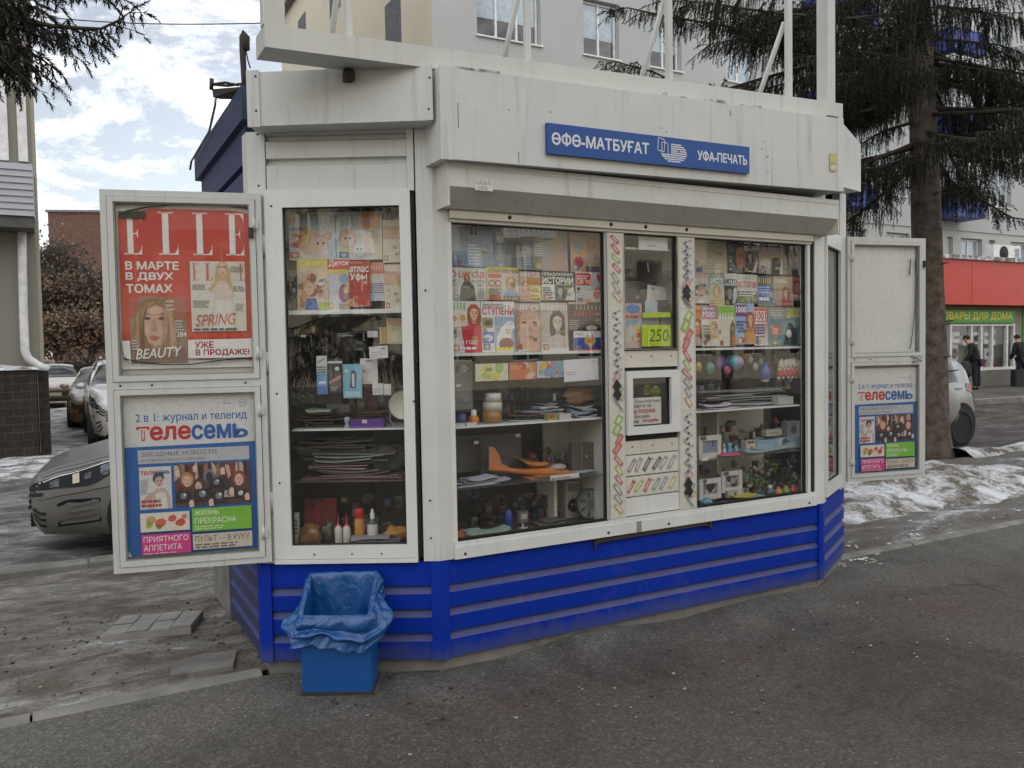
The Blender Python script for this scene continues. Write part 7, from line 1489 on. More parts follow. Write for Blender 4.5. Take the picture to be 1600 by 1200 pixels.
heap(ST, (728, 742, 784, 752), .08, .12, [(0.45, 0.45, 0.46), (0.16, 0.2, 0.16), (0.1, 0.28, 0.08), (0.35, 0.33, 0.33)], 'leaflets', 'white and green leaflets lying on the glass shelf under the glider tail', 'leaflets', 4, 8, zsM3)
heap(ST, (712, 753, 800, 764), .06, .10, [(0.42, 0.42, 0.46), (0.5, 0.5, 0.52), (0.3, 0.3, 0.34)], 'envelopes', 'stack of white envelopes at the front left of the glass shelf', 'envelopes', 4, 9, zsM3)
heap(ST, (820, 744, 862, 750), .08, .10, [(0.30, 0.13, 0.07), (0.36, 0.15, 0.08)], 'brown_covers', 'reddish brown covers lying under the glider nose', 'covers', 2, 10, zsM3)
card(ST, (860, 741, 905, 749), .055, 'price_strip', 'white printed price strip on the front edge of the glass shelf', 'price strip', (0.56, 0.56, 0.56), lambda p: p.lines(.04, .2, .9, .8, 1, (0.2, 0.2, 0.2)))
heap(ST, (898, 738, 936, 743), .10, .12, [(0.16, 0.3, 0.42), (0.4, 0.46, 0.5)], 'blue_sheets', 'light blue sheets at the right end of the glass shelf', 'sheets', 2, 11, zsM3)
# bottom of the main left window
turned(ST, (792, 789, 803, 822), .16, ((.7, 0), (.9, .02), (.9, .8), (.7, .9), (.35, .93), (.35, 1), (.01, 1)), [(0.02, 0.06, 0.33)]*6, 'spray_bottle', 'blue bottle standing at the bottom of the main window', 'bottle', zbase=.6)
mb = MB(ST); r = frect(ST, 811, 799, 826, 816, .17); mb.box(r[0], r[2], .17, .2, r[1], r[3], (0.16, 0.12, 0.11), b=.004); mb.box(r[0]+.012, r[2]-.012, .167, .17, r[1]+.018, r[3]-.014, (0.42, 0.38, 0.36)); mb.lathe(((r[0]+r[2])/2, .185, .6), [(.03, 0), (.03, .004), (.008, .006), (.008, r[1]-.6)], 14, (0.35,)*3); G(mb, 'small_clock', 'small brown cube clock on a round foot beside the blue bottle', 'clock')
mb = MB(ST); r = frect(ST, 726, 815, 781, 833, .10)
mb.grid(lambda u, v: (r[0]+(r[2]-r[0])*u, .06+.14*v, .603+.035*(1+noise.noise(Vector((u*3, v*2, 1))))*abs(sin(3.2*u+.6))*(1-abs(v-.5))+.008*noise.noise(Vector((u*9, v*7, 2)))), 20, 10, (0.36, 0.42, 0.48)); G(mb, 'work_glove', 'crumpled white and blue cloth glove at the bottom of the main window', 'glove', 'matte')
mb = MB(ST); r = frect(ST, 712, 823, 738, 836, .08); mb.blob(((r[0]+r[2])/2, .12, .622), (r[2]-r[0])/2, .05, .022, (0.46, 0.12, 0.03), amp=.4, seed=2, nu=14, nv=8); G(mb, 'orange_glove', 'crumpled orange glove in the lower left corner of the main window', 'glove', 'matte')
heap(ST, (730, 826, 800, 838), .05, .09, [(0.3, 0.33, 0.36), (0.15, 0.16, 0.17), (0.4, 0.4, 0.4)], 'flat_packets', 'flat grey packets lying along the lower edge of the main window', 'packets', 2, 12, .6)
heap(ST, (838, 812, 888, 820), .14, .12, [(0.06, 0.065, 0.07), (0.12, 0.12, 0.12)], 'dark_packets', 'flat dark packets at the bottom middle of the main window', 'packets', 2, 14, .6)
sp1 = thing('loudspeaker', 'small pale loudspeaker box with a black cone behind the bottom shelf', 'loudspeaker', ST.p(.9, .3, .6))
r = frect(ST, 885, 752, 906, 816, .26); mb = MB(ST); mb.box(r[0], r[2], .26, .40, .601, r[3], (0.42, 0.40, 0.35), b=.004); mb.build('cabinet', M['gloss'], sp1)
mb = MB(ST); w = (r[2]-r[0])/2; mb.lathe(((r[0]+r[2])/2, .2595, r[1]+(r[3]-r[1])*.42), [(w*.85, 0), (w*.85, -.006), (w*.7, -.006), (w*.35, .0), (w*.3, -.01), (.001, -.014)], 20, (0.02, 0.02, 0.02), axis='y'); mb.build('cone', M['gloss'], sp1)
mb = MB(ST); mb.box(r[0]+.01, r[2]-.01, .256, .2598, r[1]+(r[3]-r[1])*.76, r[3]-.012, (0.2, 0.2, 0.19)); mb.build('control_panel', M['gloss'], sp1)
mb = MB(ST); r = frect(ST, 908, 766, 936, 815, .16); cx, cz_, rr_ = (r[0]+r[2])/2, (r[1]+r[3])/2, (r[3]-r[1])/2
mb.lathe((cx, .16, .601+rr_), [(rr_, .02), (rr_, .0), (rr_*.92, -.006), (rr_*.88, 0.0), (rr_*.3, -.008), (.001, -.010)], 30, cols=[(0.05,)*3, (0.05,)*3, (0.06,)*3, (0.20, 0.21, 0.21), (0.12,)*3], axis='y')
for i in range(7):
    a = 2*pi*i/7; mb.face([(cx+rr_*.2*cos(a), .152, .601+rr_+rr_*.2*sin(a)), (cx+rr_*.8*cos(a-.14), .154, .601+rr_+rr_*.8*sin(a-.14)), (cx+rr_*.8*cos(a+.14), .154, .601+rr_+rr_*.8*sin(a+.14))][::-1], (0.07,)*3)
G(mb, 'wheel_cover', 'round dark grey spoked wheel cover leaning at the bottom right of the main window', 'wheel cover')
bx(ST, (932, 768, 945, 811), .13, .04, (0.5, 0.5, 0.47), 'white_box', 'tall white box beside the round wheel cover', 'box', zbase=.601)
# --- centre window
card(ST, (998, 364, 1043, 391), .03, 'notice', 'white paper notice taped at the top of the centre window', 'notice', (0.54, 0.55, 0.56), lambda p: (p.lines(.15, .55, .55, .8, 2, (0.3, 0.3, 0.36)), p.lines(.3, .2, .6, .4, 1, (0.3, 0.3, 0.36))))
mb = MB(ST); r = frect(ST, 977, 384, 1048, 391, .05); mb.box(r[0], r[2], .05, .2, r[1], r[1]+.012, (0.62,)*3); G(mb, 'shelf_lip', 'thin white shelf across the top of the centre window', 'shelf', 'matte')
def f_toys(p): blobs(p, 26, 0, 0, 1, .8, .2, [(0.42, 0.06, 0.06), (0.12, 0.3, 0.42), (0.5, 0.36, 0.3), (0.5, 0.16, 0.26), (0.36, 0.45, 0.5), (0.5, 0.42, 0.1)], 12); p.ell(.5, .88, .42, .1, (0.04, 0.16, 0.42)); p.lines(.05, .68, .95, .8, 1, (0.42, 0.05, 0.05))
card(ST, (976, 474, 1003, 546), .04, 'sticker_album', 'bright album of toy pictures standing left of the green price card', 'album', (0.45, 0.3, 0.28), f_toys)
card(ST, (1011, 447, 1041, 478), .10, 'certificate', 'white framed certificate leaning in the centre window', 'certificate', (0.50, 0.50, 0.49), lambda p: (p.ell(.3, .82, .1, .1, (0.3, 0.3, 0.32)), p.lines(.15, .2, .85, .65, 5, (0.35, 0.35, 0.37))), rot=-0.1)
card(ST, (1008, 470, 1029, 490), .08, 'blue_leaflet', 'pale blue leaflet below the certificate', 'leaflet', (0.36, 0.46, 0.52), lambda p: p.lines(.1, .1, .9, .5, 3, (0.25, 0.33, 0.4)))
bx(ST, (1029, 469, 1048, 489), .07, .03, (0.025, 0.027, 0.03), 'card_terminal', 'black payment terminal behind the green price card', 'terminal', lambda p: (p.rect(.15, .55, .85, .9, (0.06, 0.07, 0.08)), p.ell(.85, .85, .08, .08, (0.5,)*3)))
LIME = (0.42, 0.58, 0.02)
card(ST, (1004, 488, 1048, 496), .03, 'green_card', 'narrow strip of lime green card above the price card', 'card', LIME, rot=0.02)
card(ST, (1003, 508, 1048, 541), .028, 'price_card', 'lime green price card with a handwritten 250', 'price card', LIME, lambda p: (p.text('250', .24, .22, .92, .80, (0.06, 0.07, 0.03), -0.0, 0.15), p.text('=', .93, .3, .99, .5, (0.06, 0.07, 0.03), 0.0)))
card(ST, (1003, 496, 1048, 509), .06, 'grey_tray', 'grey label strip between the two lime green cards', 'label', (0.26, 0.26, 0.25), lambda p: p.rect(.6, .2, .66, .9, (0.06, 0.06, 0.06)))
mb = MB(ST); r = frect(ST, 977, 440, 1048, 478, .25); mb.box(r[0], r[2], .25, .4, r[1], r[3], (0.20, 0.20, 0.19), b=.01); mb.lathe((r[0]+.09, .249, r[1]+.05), [(.02, 0), (.016, -.006), (.001, -.008)], 14, (0.5,)*3, axis='y'); G(mb, 'cash_register', 'grey cash register behind the centre window', 'cash register')
# hatch
SM = 'smiley stickers in the service hatch'
for box, lb, cut in (((982, 601, 992, 617), 'half hidden yellow smiley at the left of the hatch pane', 1), ((1005, 600, 1018, 617), 'middle one of the three yellow smileys in the hatch', 0), ((1018, 602, 1032, 620), 'rightmost and largest of the three yellow smileys in the hatch', 0)):
    a0, z0, a1, z1 = frect(ST, *box, .012)
    if cut: a0 = a1-(z1-z0)*1.02; a0 = max(a0, h_[0]+.003)
    pg = Page(ST, (a0, z0, a1, z1), .012)
    pg.ell(.5, .5, .5, .5, (0.52, 0.60, 0.03), 24); pg.ell(.34, .64, .07, .11, (0.02, 0.02, 0.01), 10); pg.ell(.66, .64, .07, .11, (0.02, 0.02, 0.01), 10)
    for i in range(8):
        a, b_ = pi*1.15+pi*.7*i/8, pi*1.15+pi*.7*(i+1)/8; pg.poly([(.5+.32*cos(a), .52+.32*sin(a)), (.5+.32*cos(b_), .52+.32*sin(b_)), (.5+.26*cos(b_), .52+.26*sin(b_)), (.5+.26*cos(a), .52+.26*sin(a))], (0.02, 0.02, 0.01)); pg.k -= 1
    tag(pg.mb.build('smiley_sticker', M['print']), lb, 'sticker', SM)
def f_note(p):
    B, D = (0.04, 0.04, 0.05), (0.36, 0.03, 0.05)
    p.text('Транспортные', .12, .78, .97, .93, B, 0.015, 0.2); p.text('карты на', .10, .60, .66, .75, B, 0.015, 0.2); p.text('не пополняем', .08, .42, .80, .57, D, 0.02, 0.15); p.text('Билайн', .12, .24, .62, .39, B, 0.01, 0.2); p.text('не', .08, .06, .26, .18, B, 0.015, 0.2); p.text('продаём', .36, .06, .9, .22, D, 0.02, 0.15)
card(ST, (986, 621, 1033, 663), .010, 'handwritten_note', 'white handwritten note in black and red taped inside the service hatch', 'note', (0.58, 0.57, 0.54), f_note, rot=0.0)
# --- right window: hanging toys and the shelves below
GT = 'bright toys hanging in the right window'
def ball(F, x, y, r, t, col, name, label, cat, seed=0, sy=1.2, stripes=None):
    a, z = F.hit(x, y, t); k = r*abs(F.hit(x+1, y, t)[0]-F.hit(x, y, t)[0]); mb = MB(F)
    if stripes:
        n, m = 20, 10
        for j in range(m):
            for i in range(n):
                q = lambda i, j: (a+k*cos(2*pi*i/n)*sin(pi*j/m), t+k*sin(2*pi*i/n)*sin(pi*j/m), z-k*.8*cos(pi*j/m))
                mb.face([q(i, j), q(i+1, j), q(i+1, j+1), q(i, j+1)], stripes[(i//2) % len(stripes)], smooth=True)
    else: mb.blob((a, t, z), k, k*.7, k*sy, col, amp=.16, seed=seed, nu=14, nv=9)
    mb.tube([(a, t, z+k), (a, t, z+k+.05)], .0015, 4, (0.4,)*3)
    return G(mb, name, label, cat, 'gloss', GT)
ball(ST, 1091, 573, 5, .1, (0.42, 0.28, 0.02), 'hanging_toy', 'yellow pear shaped toy hanging at the left of the right window', 'toy')
ball(ST, 1109, 575, 6, .11, (0.03, 0.24, 0.22), 'hanging_toy', 'teal toy hanging beside the yellow one', 'toy', 2)
ball(ST, 1125, 567, 8, .13, (0.16, 0.08, 0.26), 'hanging_toy', 'purple toy bag hanging behind the rainbow ball', 'toy', 3)
ball(ST, 1136, 578, 5, .1, (0.42, 0.12, 0.16), 'hanging_toy', 'pink toy hanging just below the rainbow ball', 'toy', 4)
ball(ST, 1147, 566, 11, .1, None, 'toy_ball', 'rainbow striped ball hanging in the right window', 'ball', stripes=[(0.06, 0.24, 0.45), (0.10, 0.36, 0.42), (0.30, 0.16, 0.42), (0.2, 0.42, 0.06), (0.45, 0.48, 0.52)])
r = frect(ST, 1141, 574, 1188, 618, .2); mb = MB(ST); mb.blob(((r[0]+r[2])/2, .24, (r[1]+r[3])/2), (r[2]-r[0])/2, .07, (r[3]-r[1])/2, (0.018, 0.015, 0.01), amp=.3, seed=6, nu=18, nv=10); G(mb, 'fur_toy', 'dark brown furry toy hanging in the middle of the right window', 'toy', 'matte', GT)
turned(ST, (1195, 566, 1209, 597), .1, ((.6, 0), (.7, .02), (.7, .15), (.9, .2), (.9, .7), (.45, .8), (.5, 1), (.01, 1)), [(0.6,)*3]*2+[(0.04, 0.08, 0.3)]*5, 'spray_can', 'dark blue spray can hanging with its white cap down', 'spray can')
for i, (box, c, lb) in enumerate((((1219, 560, 1252, 578), (0.5, 0.47, 0.42), 'cream lace garland above the red one'), ((1218, 575, 1252, 591), (0.46, 0.04, 0.05), 'red and white lace garland at the right of the right window'))):
    r = frect(ST, *box, .09); mb = MB(ST); n = 5
    for k in range(n): mb.blob((r[0]+(r[2]-r[0])*(k+.5)/n, .10, (r[1]+r[3])/2), (r[2]-r[0])/n*.6, .02, (r[3]-r[1])*.45, c, amp=.3, seed=k+i*9, nu=9, nv=6)
    for k in range(n+1): mb.blob((r[0]+(r[2]-r[0])*k/n, .098, r[1]+.004), .012, .012, .01, (0.55, 0.52, 0.48), amp=.2, seed=k, nu=7, nv=5)
    G(mb, 'lace_garland', lb, 'garland', 'matte')
for i, (x, y, c) in enumerate(((1172, 561, (0.4,)*3), (1164, 556, (0.3, 0.08, 0.03)), (1180, 573, (0.34, 0.36, 0.38)), (1188, 566, (0.2, 0.22, 0.26)))):
    ball(ST, x, y, 4, .15, c, 'key_charm', ['silver key charm hanging right of the rainbow ball', 'tiny rust coloured charm at the top of the toy row', 'pale grey charm hanging over the furry toy', 'blue grey charm beside the spray can'][i], 'charm', i)
heap(ST, (1088, 612, 1246, 640), .10, .24, [(0.22, 0.22, 0.21), (0.32, 0.32, 0.31), (0.15, 0.15, 0.15), (0.4, 0.4, 0.38)], 'newspaper_pile', 'sloping pile of grey newspapers on the shelf of the right window', 'newspapers', 9, 20, zsR2)
bx(ST, (1216, 620, 1240, 632), .06, .06, (0.42, 0.42, 0.41), 'white_box', 'white carton at the right end on the newspaper pile', 'box')
heap(ST, (1096, 634, 1160, 642), .055, .05, [(0.5,)*3, (0.08,)*3, (0.4,)*3], 'price_tags', 'row of black and white price tags along the newspaper shelf', 'price tags', 2, 21, zsR2)
def frame_pic(box, t, label, pal, seed, zb):
    a0, z0, a1, z1 = frect(ST, *box, t); z1 += zb-z0; z0 = zb; mb = MB(ST); w = (a1-a0)*.17
    ringbox(mb, a0, a1, z0, z1, w, t, t+.02)
    for f in range(len(mb.c)): mb.c[f] = (0.55, 0.55, 0.52)
    pg = Page(ST, (a0+w, z0+w, a1-w, z1-w), t+.012, mb=mb); pg.rect(0, 0, 1, 1, pal[0]); blobs(pg, 9, 0, 0, 1, 1, .25, pal, seed)
    pg2 = Page(ST, (a0, z0, a1, z1), t-.0006, mb=mb); blobs(pg2, 3, 0, .8, .4, 1, .1, [(0.12,)*3], seed)
    return G(mb, 'photo_frame', label, 'photo frame', 'gloss', 'white photo frames in the right window')
frame_pic((1092, 669, 1127, 704), .10, 'white photo frame with a pale blue picture on the upper glass shelf', [(0.2, 0.26, 0.32), (0.28, 0.36, 0.45), (0.06, 0.12, 0.3)], 1, zsR3)
frame_pic((1093, 741, 1127, 773), .10, 'white photo frame with a black and white picture, bottom left of the right window', [(0.2,)*3, (0.03,)*3, (0.4,)*3], 2, .64)
frame_pic((1128, 735, 1160, 768), .13, 'white photo frame with dark swirls beside the black and white one', [(0.3,)*3, (0.05,)*3, (0.45, 0.44, 0.42)], 3, .66)
GS = 'small figurines on the glass shelf'
for i, (box, c1, c2) in enumerate((((1131, 686, 1137, 706), (0.45, 0.45, 0.42), (0.4, 0.4, 0.38)), ((1139, 683, 1150, 703), (0.04, 0.2, 0.36), (0.1, 0.36, 0.45)), ((1134, 671, 1143, 690), (0.3, 0.04, 0.03), (0.06, 0.05, 0.05)), ((1149, 678, 1156, 698), (0.3, 0.3, 0.3), (0.04, 0.08, 0.2)))):
    turned(ST, box, .11+.03*(i > 1), ((.9, 0), (1, .1), (.8, .45), (.45, .6), (.6, .75), (.5, .92), (.01, 1)), [c1]*3+[c2]*3, 'figurine', ['thin white figurine beside the blue photo frame', 'blue turquoise round figurine on the glass shelf', 'red and black figurine behind the blue one', 'grey figurine with a dark blue head'][i], 'figurine', zbase=zsR3, group=GS)
bx(ST, (1166, 680, 1181, 700), .12, .05, (0.45, 0.43, 0.38), 'small_box', 'white box with a brown lid on the glass shelf', 'box', lambda p: (p.rect(.1, .75, .9, .95, (0.2, 0.1, 0.05)), p.rect(.4, .2, .7, .5, (0.2, 0.08, 0.06))), zbase=zsR3)
bx(ST, (1182, 682, 1214, 700), .12, .06, (0.22, 0.36, 0.46), 'tissue_pack', 'light blue pack lying under the beige box', 'pack', lambda p: (p.lines(.1, .3, .9, .7, 2, (0.4, 0.5, 0.56)),), zbase=zsR3)
bx(ST, (1214, 678, 1250, 696), .13, .06, (0.34, 0.46, 0.54), 'tissue_pack', 'pale blue pack with dark print at the right end of the glass shelf', 'pack', lambda p: (blobs(p, 6, 0, .2, .6, .9, .2, [(0.1, 0.12, 0.18), (0.5,)*3], 3),), zbase=zsR3)
bx(ST, (1198, 671, 1222, 681), .15, .05, (0.5, 0.46, 0.36), 'small_box', 'beige printed box on top of the light blue pack', 'box', lambda p: p.lines(.15, .25, .85, .75, 2, (0.25, 0.18, 0.14)))
bx(ST, (1231, 658, 1250, 684), .18, .06, (0.34, 0.34, 0.36), 'boxed_speaker', 'tall grey boxed gadget at the right end behind the blue packs', 'box', lambda p: (p.ell(.5, .5, .25, .25, (0.12,)*3), p.rect(.2, .8, .8, .9, (0.2,)*3)))
heap(ST, (1160, 694, 1250, 704), .06, .05, [(0.3, 0.34, 0.38), (0.4, 0.42, 0.44)], 'blue_sheets', 'flat bluish packets along the edge of the glass shelf', 'packets', 2, 24, zsR3)
mb = MB(ST); r = frect(ST, 1127, 711, 1166, 720, .05); mb.blob(((r[0]+r[2])/2, .09, zsR3+.012), (r[2]-r[0])/2, .04, .011, (0.42, 0.08, 0.16), amp=.2, seed=3, nu=14, nv=7); G(mb, 'pink_comb_case', 'pink case lying at the front of the glass shelf', 'case')
card(ST, (1096, 714, 1107, 720), .048, 'price_tag', 'white price tag under the blue photo frame', 'price tag', (0.6, 0.6, 0.6))
# bottom of the right window
def leafy(box, t, pal, label, seed, name='artificial_plant'):
    r = frect(ST, *box, t); rnd = random.Random(seed); mb = MB(ST)
    for i in range(90):
        a, z, y = rnd.uniform(r[0], r[2]), rnd.uniform(r[1], r[3]), t+rnd.uniform(0, .08); l = rnd.uniform(.02, .05); d = Vector((rnd.uniform(-1, 1), rnd.uniform(-.5, .5), rnd.uniform(-.6, 1))).normalized()*l; s_ = Vector((d.z, .3*l, -d.x))*.3
        p = Vector((a, y, z)); mb.face([p, p+d*.5+s_, p+d, p+d*.5-s_], rnd.choice(pal))
    mb.tube([((r[0]+r[2])/2, t+.04, .6), ((r[0]+r[2])/2, t+.04, (r[1]+r[3])/2)], .006, 6, (0.1, 0.08, 0.05))
    return G(mb, name, label, 'plant', 'matte')
leafy((1166, 722, 1208, 770), .14, [(0.08, 0.22, 0.05), (0.2, 0.3, 0.1), (0.3, 0.3, 0.26), (0.05, 0.12, 0.04)], 'green artificial plant bundle behind the bottles of the right window', 3)
leafy((1206, 716, 1252, 765), .17, [(0.03, 0.05, 0.03), (0.10, 0.12, 0.07), (0.18, 0.2, 0.12), (0.02, 0.02, 0.02)], 'dark artificial plant in the lower right corner of the right window', 4)
bx(ST, (1087, 745, 1094, 768), .14, .04, (0.06, 0.26, 0.08), 'green_box', 'narrow green box at the left of the lower photo frames', 'box', zbase=.62)
GC = 'small bottles at the lower right of the right window'
for i, (box, c1, c2, lb) in enumerate((((1203, 752, 1214, 771), (0.05, 0.06, 0.09), (0.4,)*3, 'dark little bottle with a pale cap, first of the row'), ((1216, 754, 1226, 768), (0.42, 0.22, 0.04), (0.45, 0.1, 0.03), 'orange little bottle in the middle of the row'), ((1228, 752, 1238, 766), (0.12, 0.26, 0.05), (0.5, 0.2, 0.04), 'green little bottle with an orange cap'), ((1239, 750, 1249, 764), (0.42, 0.03, 0.03), (0.4, 0.08, 0.04), 'red little bottle at the right end of the row'))):
    turned(ST, box, .09, ((.9, 0), (1, .05), (1, .6), (.5, .72), (.5, .95), (.01, 1)), [c1]*3+[c2]*2, 'nail_polish', lb, 'bottle', zbase=.6, group=GC)
heap(ST, (1140, 770, 1196, 781), .05, .09, [(0.42, 0.44, 0.46), (0.45, 0.36, 0.05), (0.3, 0.32, 0.34)], 'flat_packets', 'white and yellow packets at the bottom of the right window', 'packets', 3, 30, .6)
bx(ST, (1137, 760, 1170, 771), .11, .03, (0.36, 0.34, 0.30), 'magnet_box', 'low patterned box in front of the swirled photo frame', 'box', lambda p: blobs(p, 8, 0, 0, 1, 1, .1, [(0.08,)*3, (0.5,)*3], 4), zbase=.63)
mb = MB(ST); a, z = ST.hit(1106, 784, .08); mb.blob((a, .1, .628), .045, .035, .028, (0.12, 0.26, 0.36), amp=.2, seed=7, nu=14, nv=8); G(mb, 'blue_toy', 'light blue rounded toy in the lower left corner of the right window', 'toy')
# --- left facet window
mb = MB(LF)
for k in range(3):
    a, z = LF.hit(462+k*13, 519, .16); mb.blob((a, .2, z), .03, .03, .018, [(0.16, 0.10, 0.03), (0.2, 0.12, 0.04), (0.12, 0.08, 0.03)][k], amp=.3, seed=k, nu=10, nv=6)
mb.blob((LF.hit(489, 515, .15)[0], .16, LF.hit(489, 515, .15)[1]), .014, .014, .02, (0.5, 0.42, 0.2), amp=.3, nu=8, nv=6)
G(mb, 'trinkets', 'cluster of golden brown trinkets below the magazine shelf of the left window', 'trinkets')
card(LF, (470, 523, 478, 527), .12, 'price_tag', 'tiny white price tag under the golden trinkets', 'price tag', (0.55, 0.55, 0.5))
heap(LF, (525, 520, 552, 527), .15, .06, [(0.42,)*3, (0.3,)*3], 'pen_bundle', 'small bundle of pale pens in the dark middle of the left window', 'pens', 3, 31)
card(LF, (574, 517, 590, 527), .12, 'price_tag', 'white price tag left of the cream notebooks', 'price tag', (0.5,)*3)
bx(LF, (593, 511, 604, 537), .11, .03, (0.36, 0.22, 0.06), 'notebook', 'ochre notebook standing beside the cream one', 'notebook', lambda p: p.rect(0, 0, .15, 1, (0.5, 0.48, 0.4)))
bx(LF, (604, 497, 630, 537), .11, .03, (0.48, 0.43, 0.26), 'notebook', 'cream notebook at the right edge of the left window', 'notebook', lambda p: (p.rect(.3, .1, .7, .5, (0.52, 0.5, 0.4)), p.rect(0, .7, 1, 1, (0.5, 0.3, 0.22))))
card(LF, (577, 541, 606, 560), .06, 'price_label', 'large white price label in the middle right of the left window', 'price label', (0.56, 0.57, 0.57), lambda p: (p.lines(.08, .1, .92, .65, 3, (0.35,)*3), p.rect(.65, .7, .9, .9, (0.25,)*3)), rot=0.06)
GBL = 'blister packs hanging in the left window'
card(LF, (495, 556, 511, 616), .08, 'blister_pack', 'narrow white and blue blister pack hanging in the left window', 'blister pack', (0.10, 0.30, 0.52), lambda p: (p.rect(0, .55, 1, 1, (0.52, 0.54, 0.56)), p.lines(.05, .56, .95, .75, 3, (0.05,)*3, .6, .02), p.poly([(.1, .8), (.9, .92), (.9, .96), (.1, .86)], (0.2, 0.3, 0.4)), p.rect(.2, .28, .85, .33, W1), p.ell(.7, .06, .2, .05, (0.5, 0.52, 0.55)), p.rect(0, 0, 1, .22, (0.08, 0.16, 0.42))), th=.006, group=GBL)
card(LF, (512, 560, 535, 614), .085, 'blister_pack', 'black blister pack with a pink stripe hanging in the left window', 'blister pack', (0.03, 0.03, 0.033), lambda p: (p.rect(0, .86, 1, .92, (0.5,)*3), p.poly([(.1, .35), (.9, .52), (.9, .42), (.1, .26)], (0.36, 0.16, 0.19)), p.ell(.65, .7, .16, .06, (0.5,)*3), p.lines(.2, .08, .7, .2, 2, (0.4,)*3)), th=.006, group=GBL)
card(LF, (536, 569, 565, 622), .07, 'blister_pack', 'light blue earphone pack hanging in the left window', 'blister pack', (0.16, 0.38, 0.50), lambda p: (p.rect(.08, .05, .92, .2, (0.32, 0.5, 0.58)), p.poly([(.35, .3), (.45, .8), (.6, .82), (.75, .75), (.7, .3)], (0.06, 0.08, 0.1)), p.rect(.48, .34, .62, .72, (0.5, 0.52, 0.54)), p.ell(.2, .8, .12, .05, (0.5,)*3)), th=.012, mt='gloss', group=GBL)
card(LF, (563, 560, 590, 600), .10, 'blister_pack', 'white card blister pack hanging right of the earphones', 'blister pack', (0.54, 0.54, 0.53), lambda p: (p.ell(.3, .5, .16, .06, (0.45, 0.12, 0.12)), p.ell(.5, .5, .2, .14, (0.5, 0.48, 0.47)), p.rect(.3, .88, .7, .92, (0.1,)*3), p.lines(.1, .05, .9, .12, 1, (0.3,)*3)), th=.004, group=GBL)
card(LF, (582, 599, 599, 617), .07, 'price_tag', 'left one of two white price tags under the white blister pack', 'price tag', (0.5, 0.5, 0.5), lambda p: p.lines(.1, .2, .9, .7, 2, (0.35,)*3))
card(LF, (600, 600, 611, 617), .072, 'price_tag', 'right one of two white price tags beside the round mirror', 'price tag', (0.52, 0.52, 0.5))
mir = thing('round_mirror', 'round table mirror, its pale reflection painted on, at the right edge of the left window', 'mirror', LF.p(.72, .08, zsL2))
a, z = LF.hit(630, 633, .08); r_ = (LF.hit(653, 633, .08)[0]-a)
mb = MB(LF); mb.lathe((a, .08, z), [(r_, .012), (r_, 0.0), (r_*.97, -.003), (r_*.94, 0.001), (.001, .001)], 40, cols=[(0.3,)*3, (0.3,)*3, (0.3,)*3, (0.66, 0.66, 0.54)], axis='y'); mb.build('face', M['gloss'], mir)  # flat cream colour stands in for the bright reflection in the mirror
mb = MB(LF); mb.tube([(a-r_*.9, .09, z-.03), (a-r_*.95, .09, z-r_*1.0), (a-r_*.6, .07, zsL2+.004), (a+.02, .07, zsL2+.004)], .0025, 6, (0.3,)*3); mb.build('wire_stand', M['gloss'], mir)
bx(LF, (547, 657, 600, 671), .07, .08, (0.10, 0.035, 0.22), 'purple_case', 'long purple pencil case with a white tag on the lower shelf of the left window', 'pencil case', lambda p: (p.rect(.35, .55, .5, .95, (0.5, 0.48, 0.5)), p.rect(0, 0, 1, .25, (0.16, 0.07, 0.34))), zbase=zsL2)
turned(LF, (536, 653, 547, 671), .07, ((.9, 0), (1, .1), (.5, .4), (.8, .6), (.9, .9), (.01, 1)), [(0.3, 0.33, 0.4)]*5, 'glass_cup', 'small pale glass figure beside the purple case', 'figurine', zbase=zsL2)
heap(LF, (460, 640, 545, 668), .12, .14, [(0.025, 0.02, 0.018), (0.05, 0.04, 0.035), (0.35,)*3, (0.07, 0.045, 0.03)], 'wallet_pile', 'dark pile of wallets and sunglasses at the left of the lower shelf', 'wallets', 6, 33, zsL2)
bx(LF, (510, 627, 546, 645), .26, .05, (0.20, 0.19, 0.18), 'grey_case', 'grey spectacle case behind the wallets', 'case', zbase=zsL2+.05)
heap(LF, (548, 640, 610, 656), .22, .1, [(0.16, 0.10, 0.05), (0.08, 0.06, 0.05), (0.1, 0.1, 0.1)], 'belt_pile', 'brown belts lying behind the purple case', 'belts', 4, 34, zsL2+.02)
mb = MB(LF); r = frect(LF, 566, 596, 590, 652, .3); mb.box(r[0], r[2], .3, .33, r[1], r[3], (0.10, 0.025, 0.025), b=.004); G(mb, 'red_folder', 'dark red folder at the back of the left window', 'folder', 'matte')
heap(LF, (458, 676, 600, 712), .28, .2, [(0.22, 0.22, 0.21), (0.3, 0.3, 0.28), (0.26, 0.25, 0.24)], 'newspaper_pile', 'tall pile of grey newspapers at the back below the lower shelf', 'newspapers', 10, 35, zsL3+.08)
heap(LF, (470, 712, 628, 752), .14, .2, [(0.18, 0.17, 0.16), (0.28, 0.27, 0.26), (0.2, 0.14, 0.12), (0.3, 0.28, 0.22), (0.12, 0.12, 0.12)], 'newspaper_pile', 'sliding pile of newspapers and magazines on the glass shelf of the left window', 'newspapers', 11, 36, zsL3)
mb = MB(LF); r = frect(LF, 572, 690, 632, 745, .2); mb.blob(((r[0]+r[2])/2, .26, (r[1]+r[3])/2), (r[2]-r[0])/2, .06, (r[3]-r[1])/2*.8, (0.10, 0.10, 0.095), amp=.3, seed=12, nu=18, nv=10); G(mb, 'grey_bag', 'rumpled dark grey bag on the right of the newspaper pile', 'bag', 'matte')
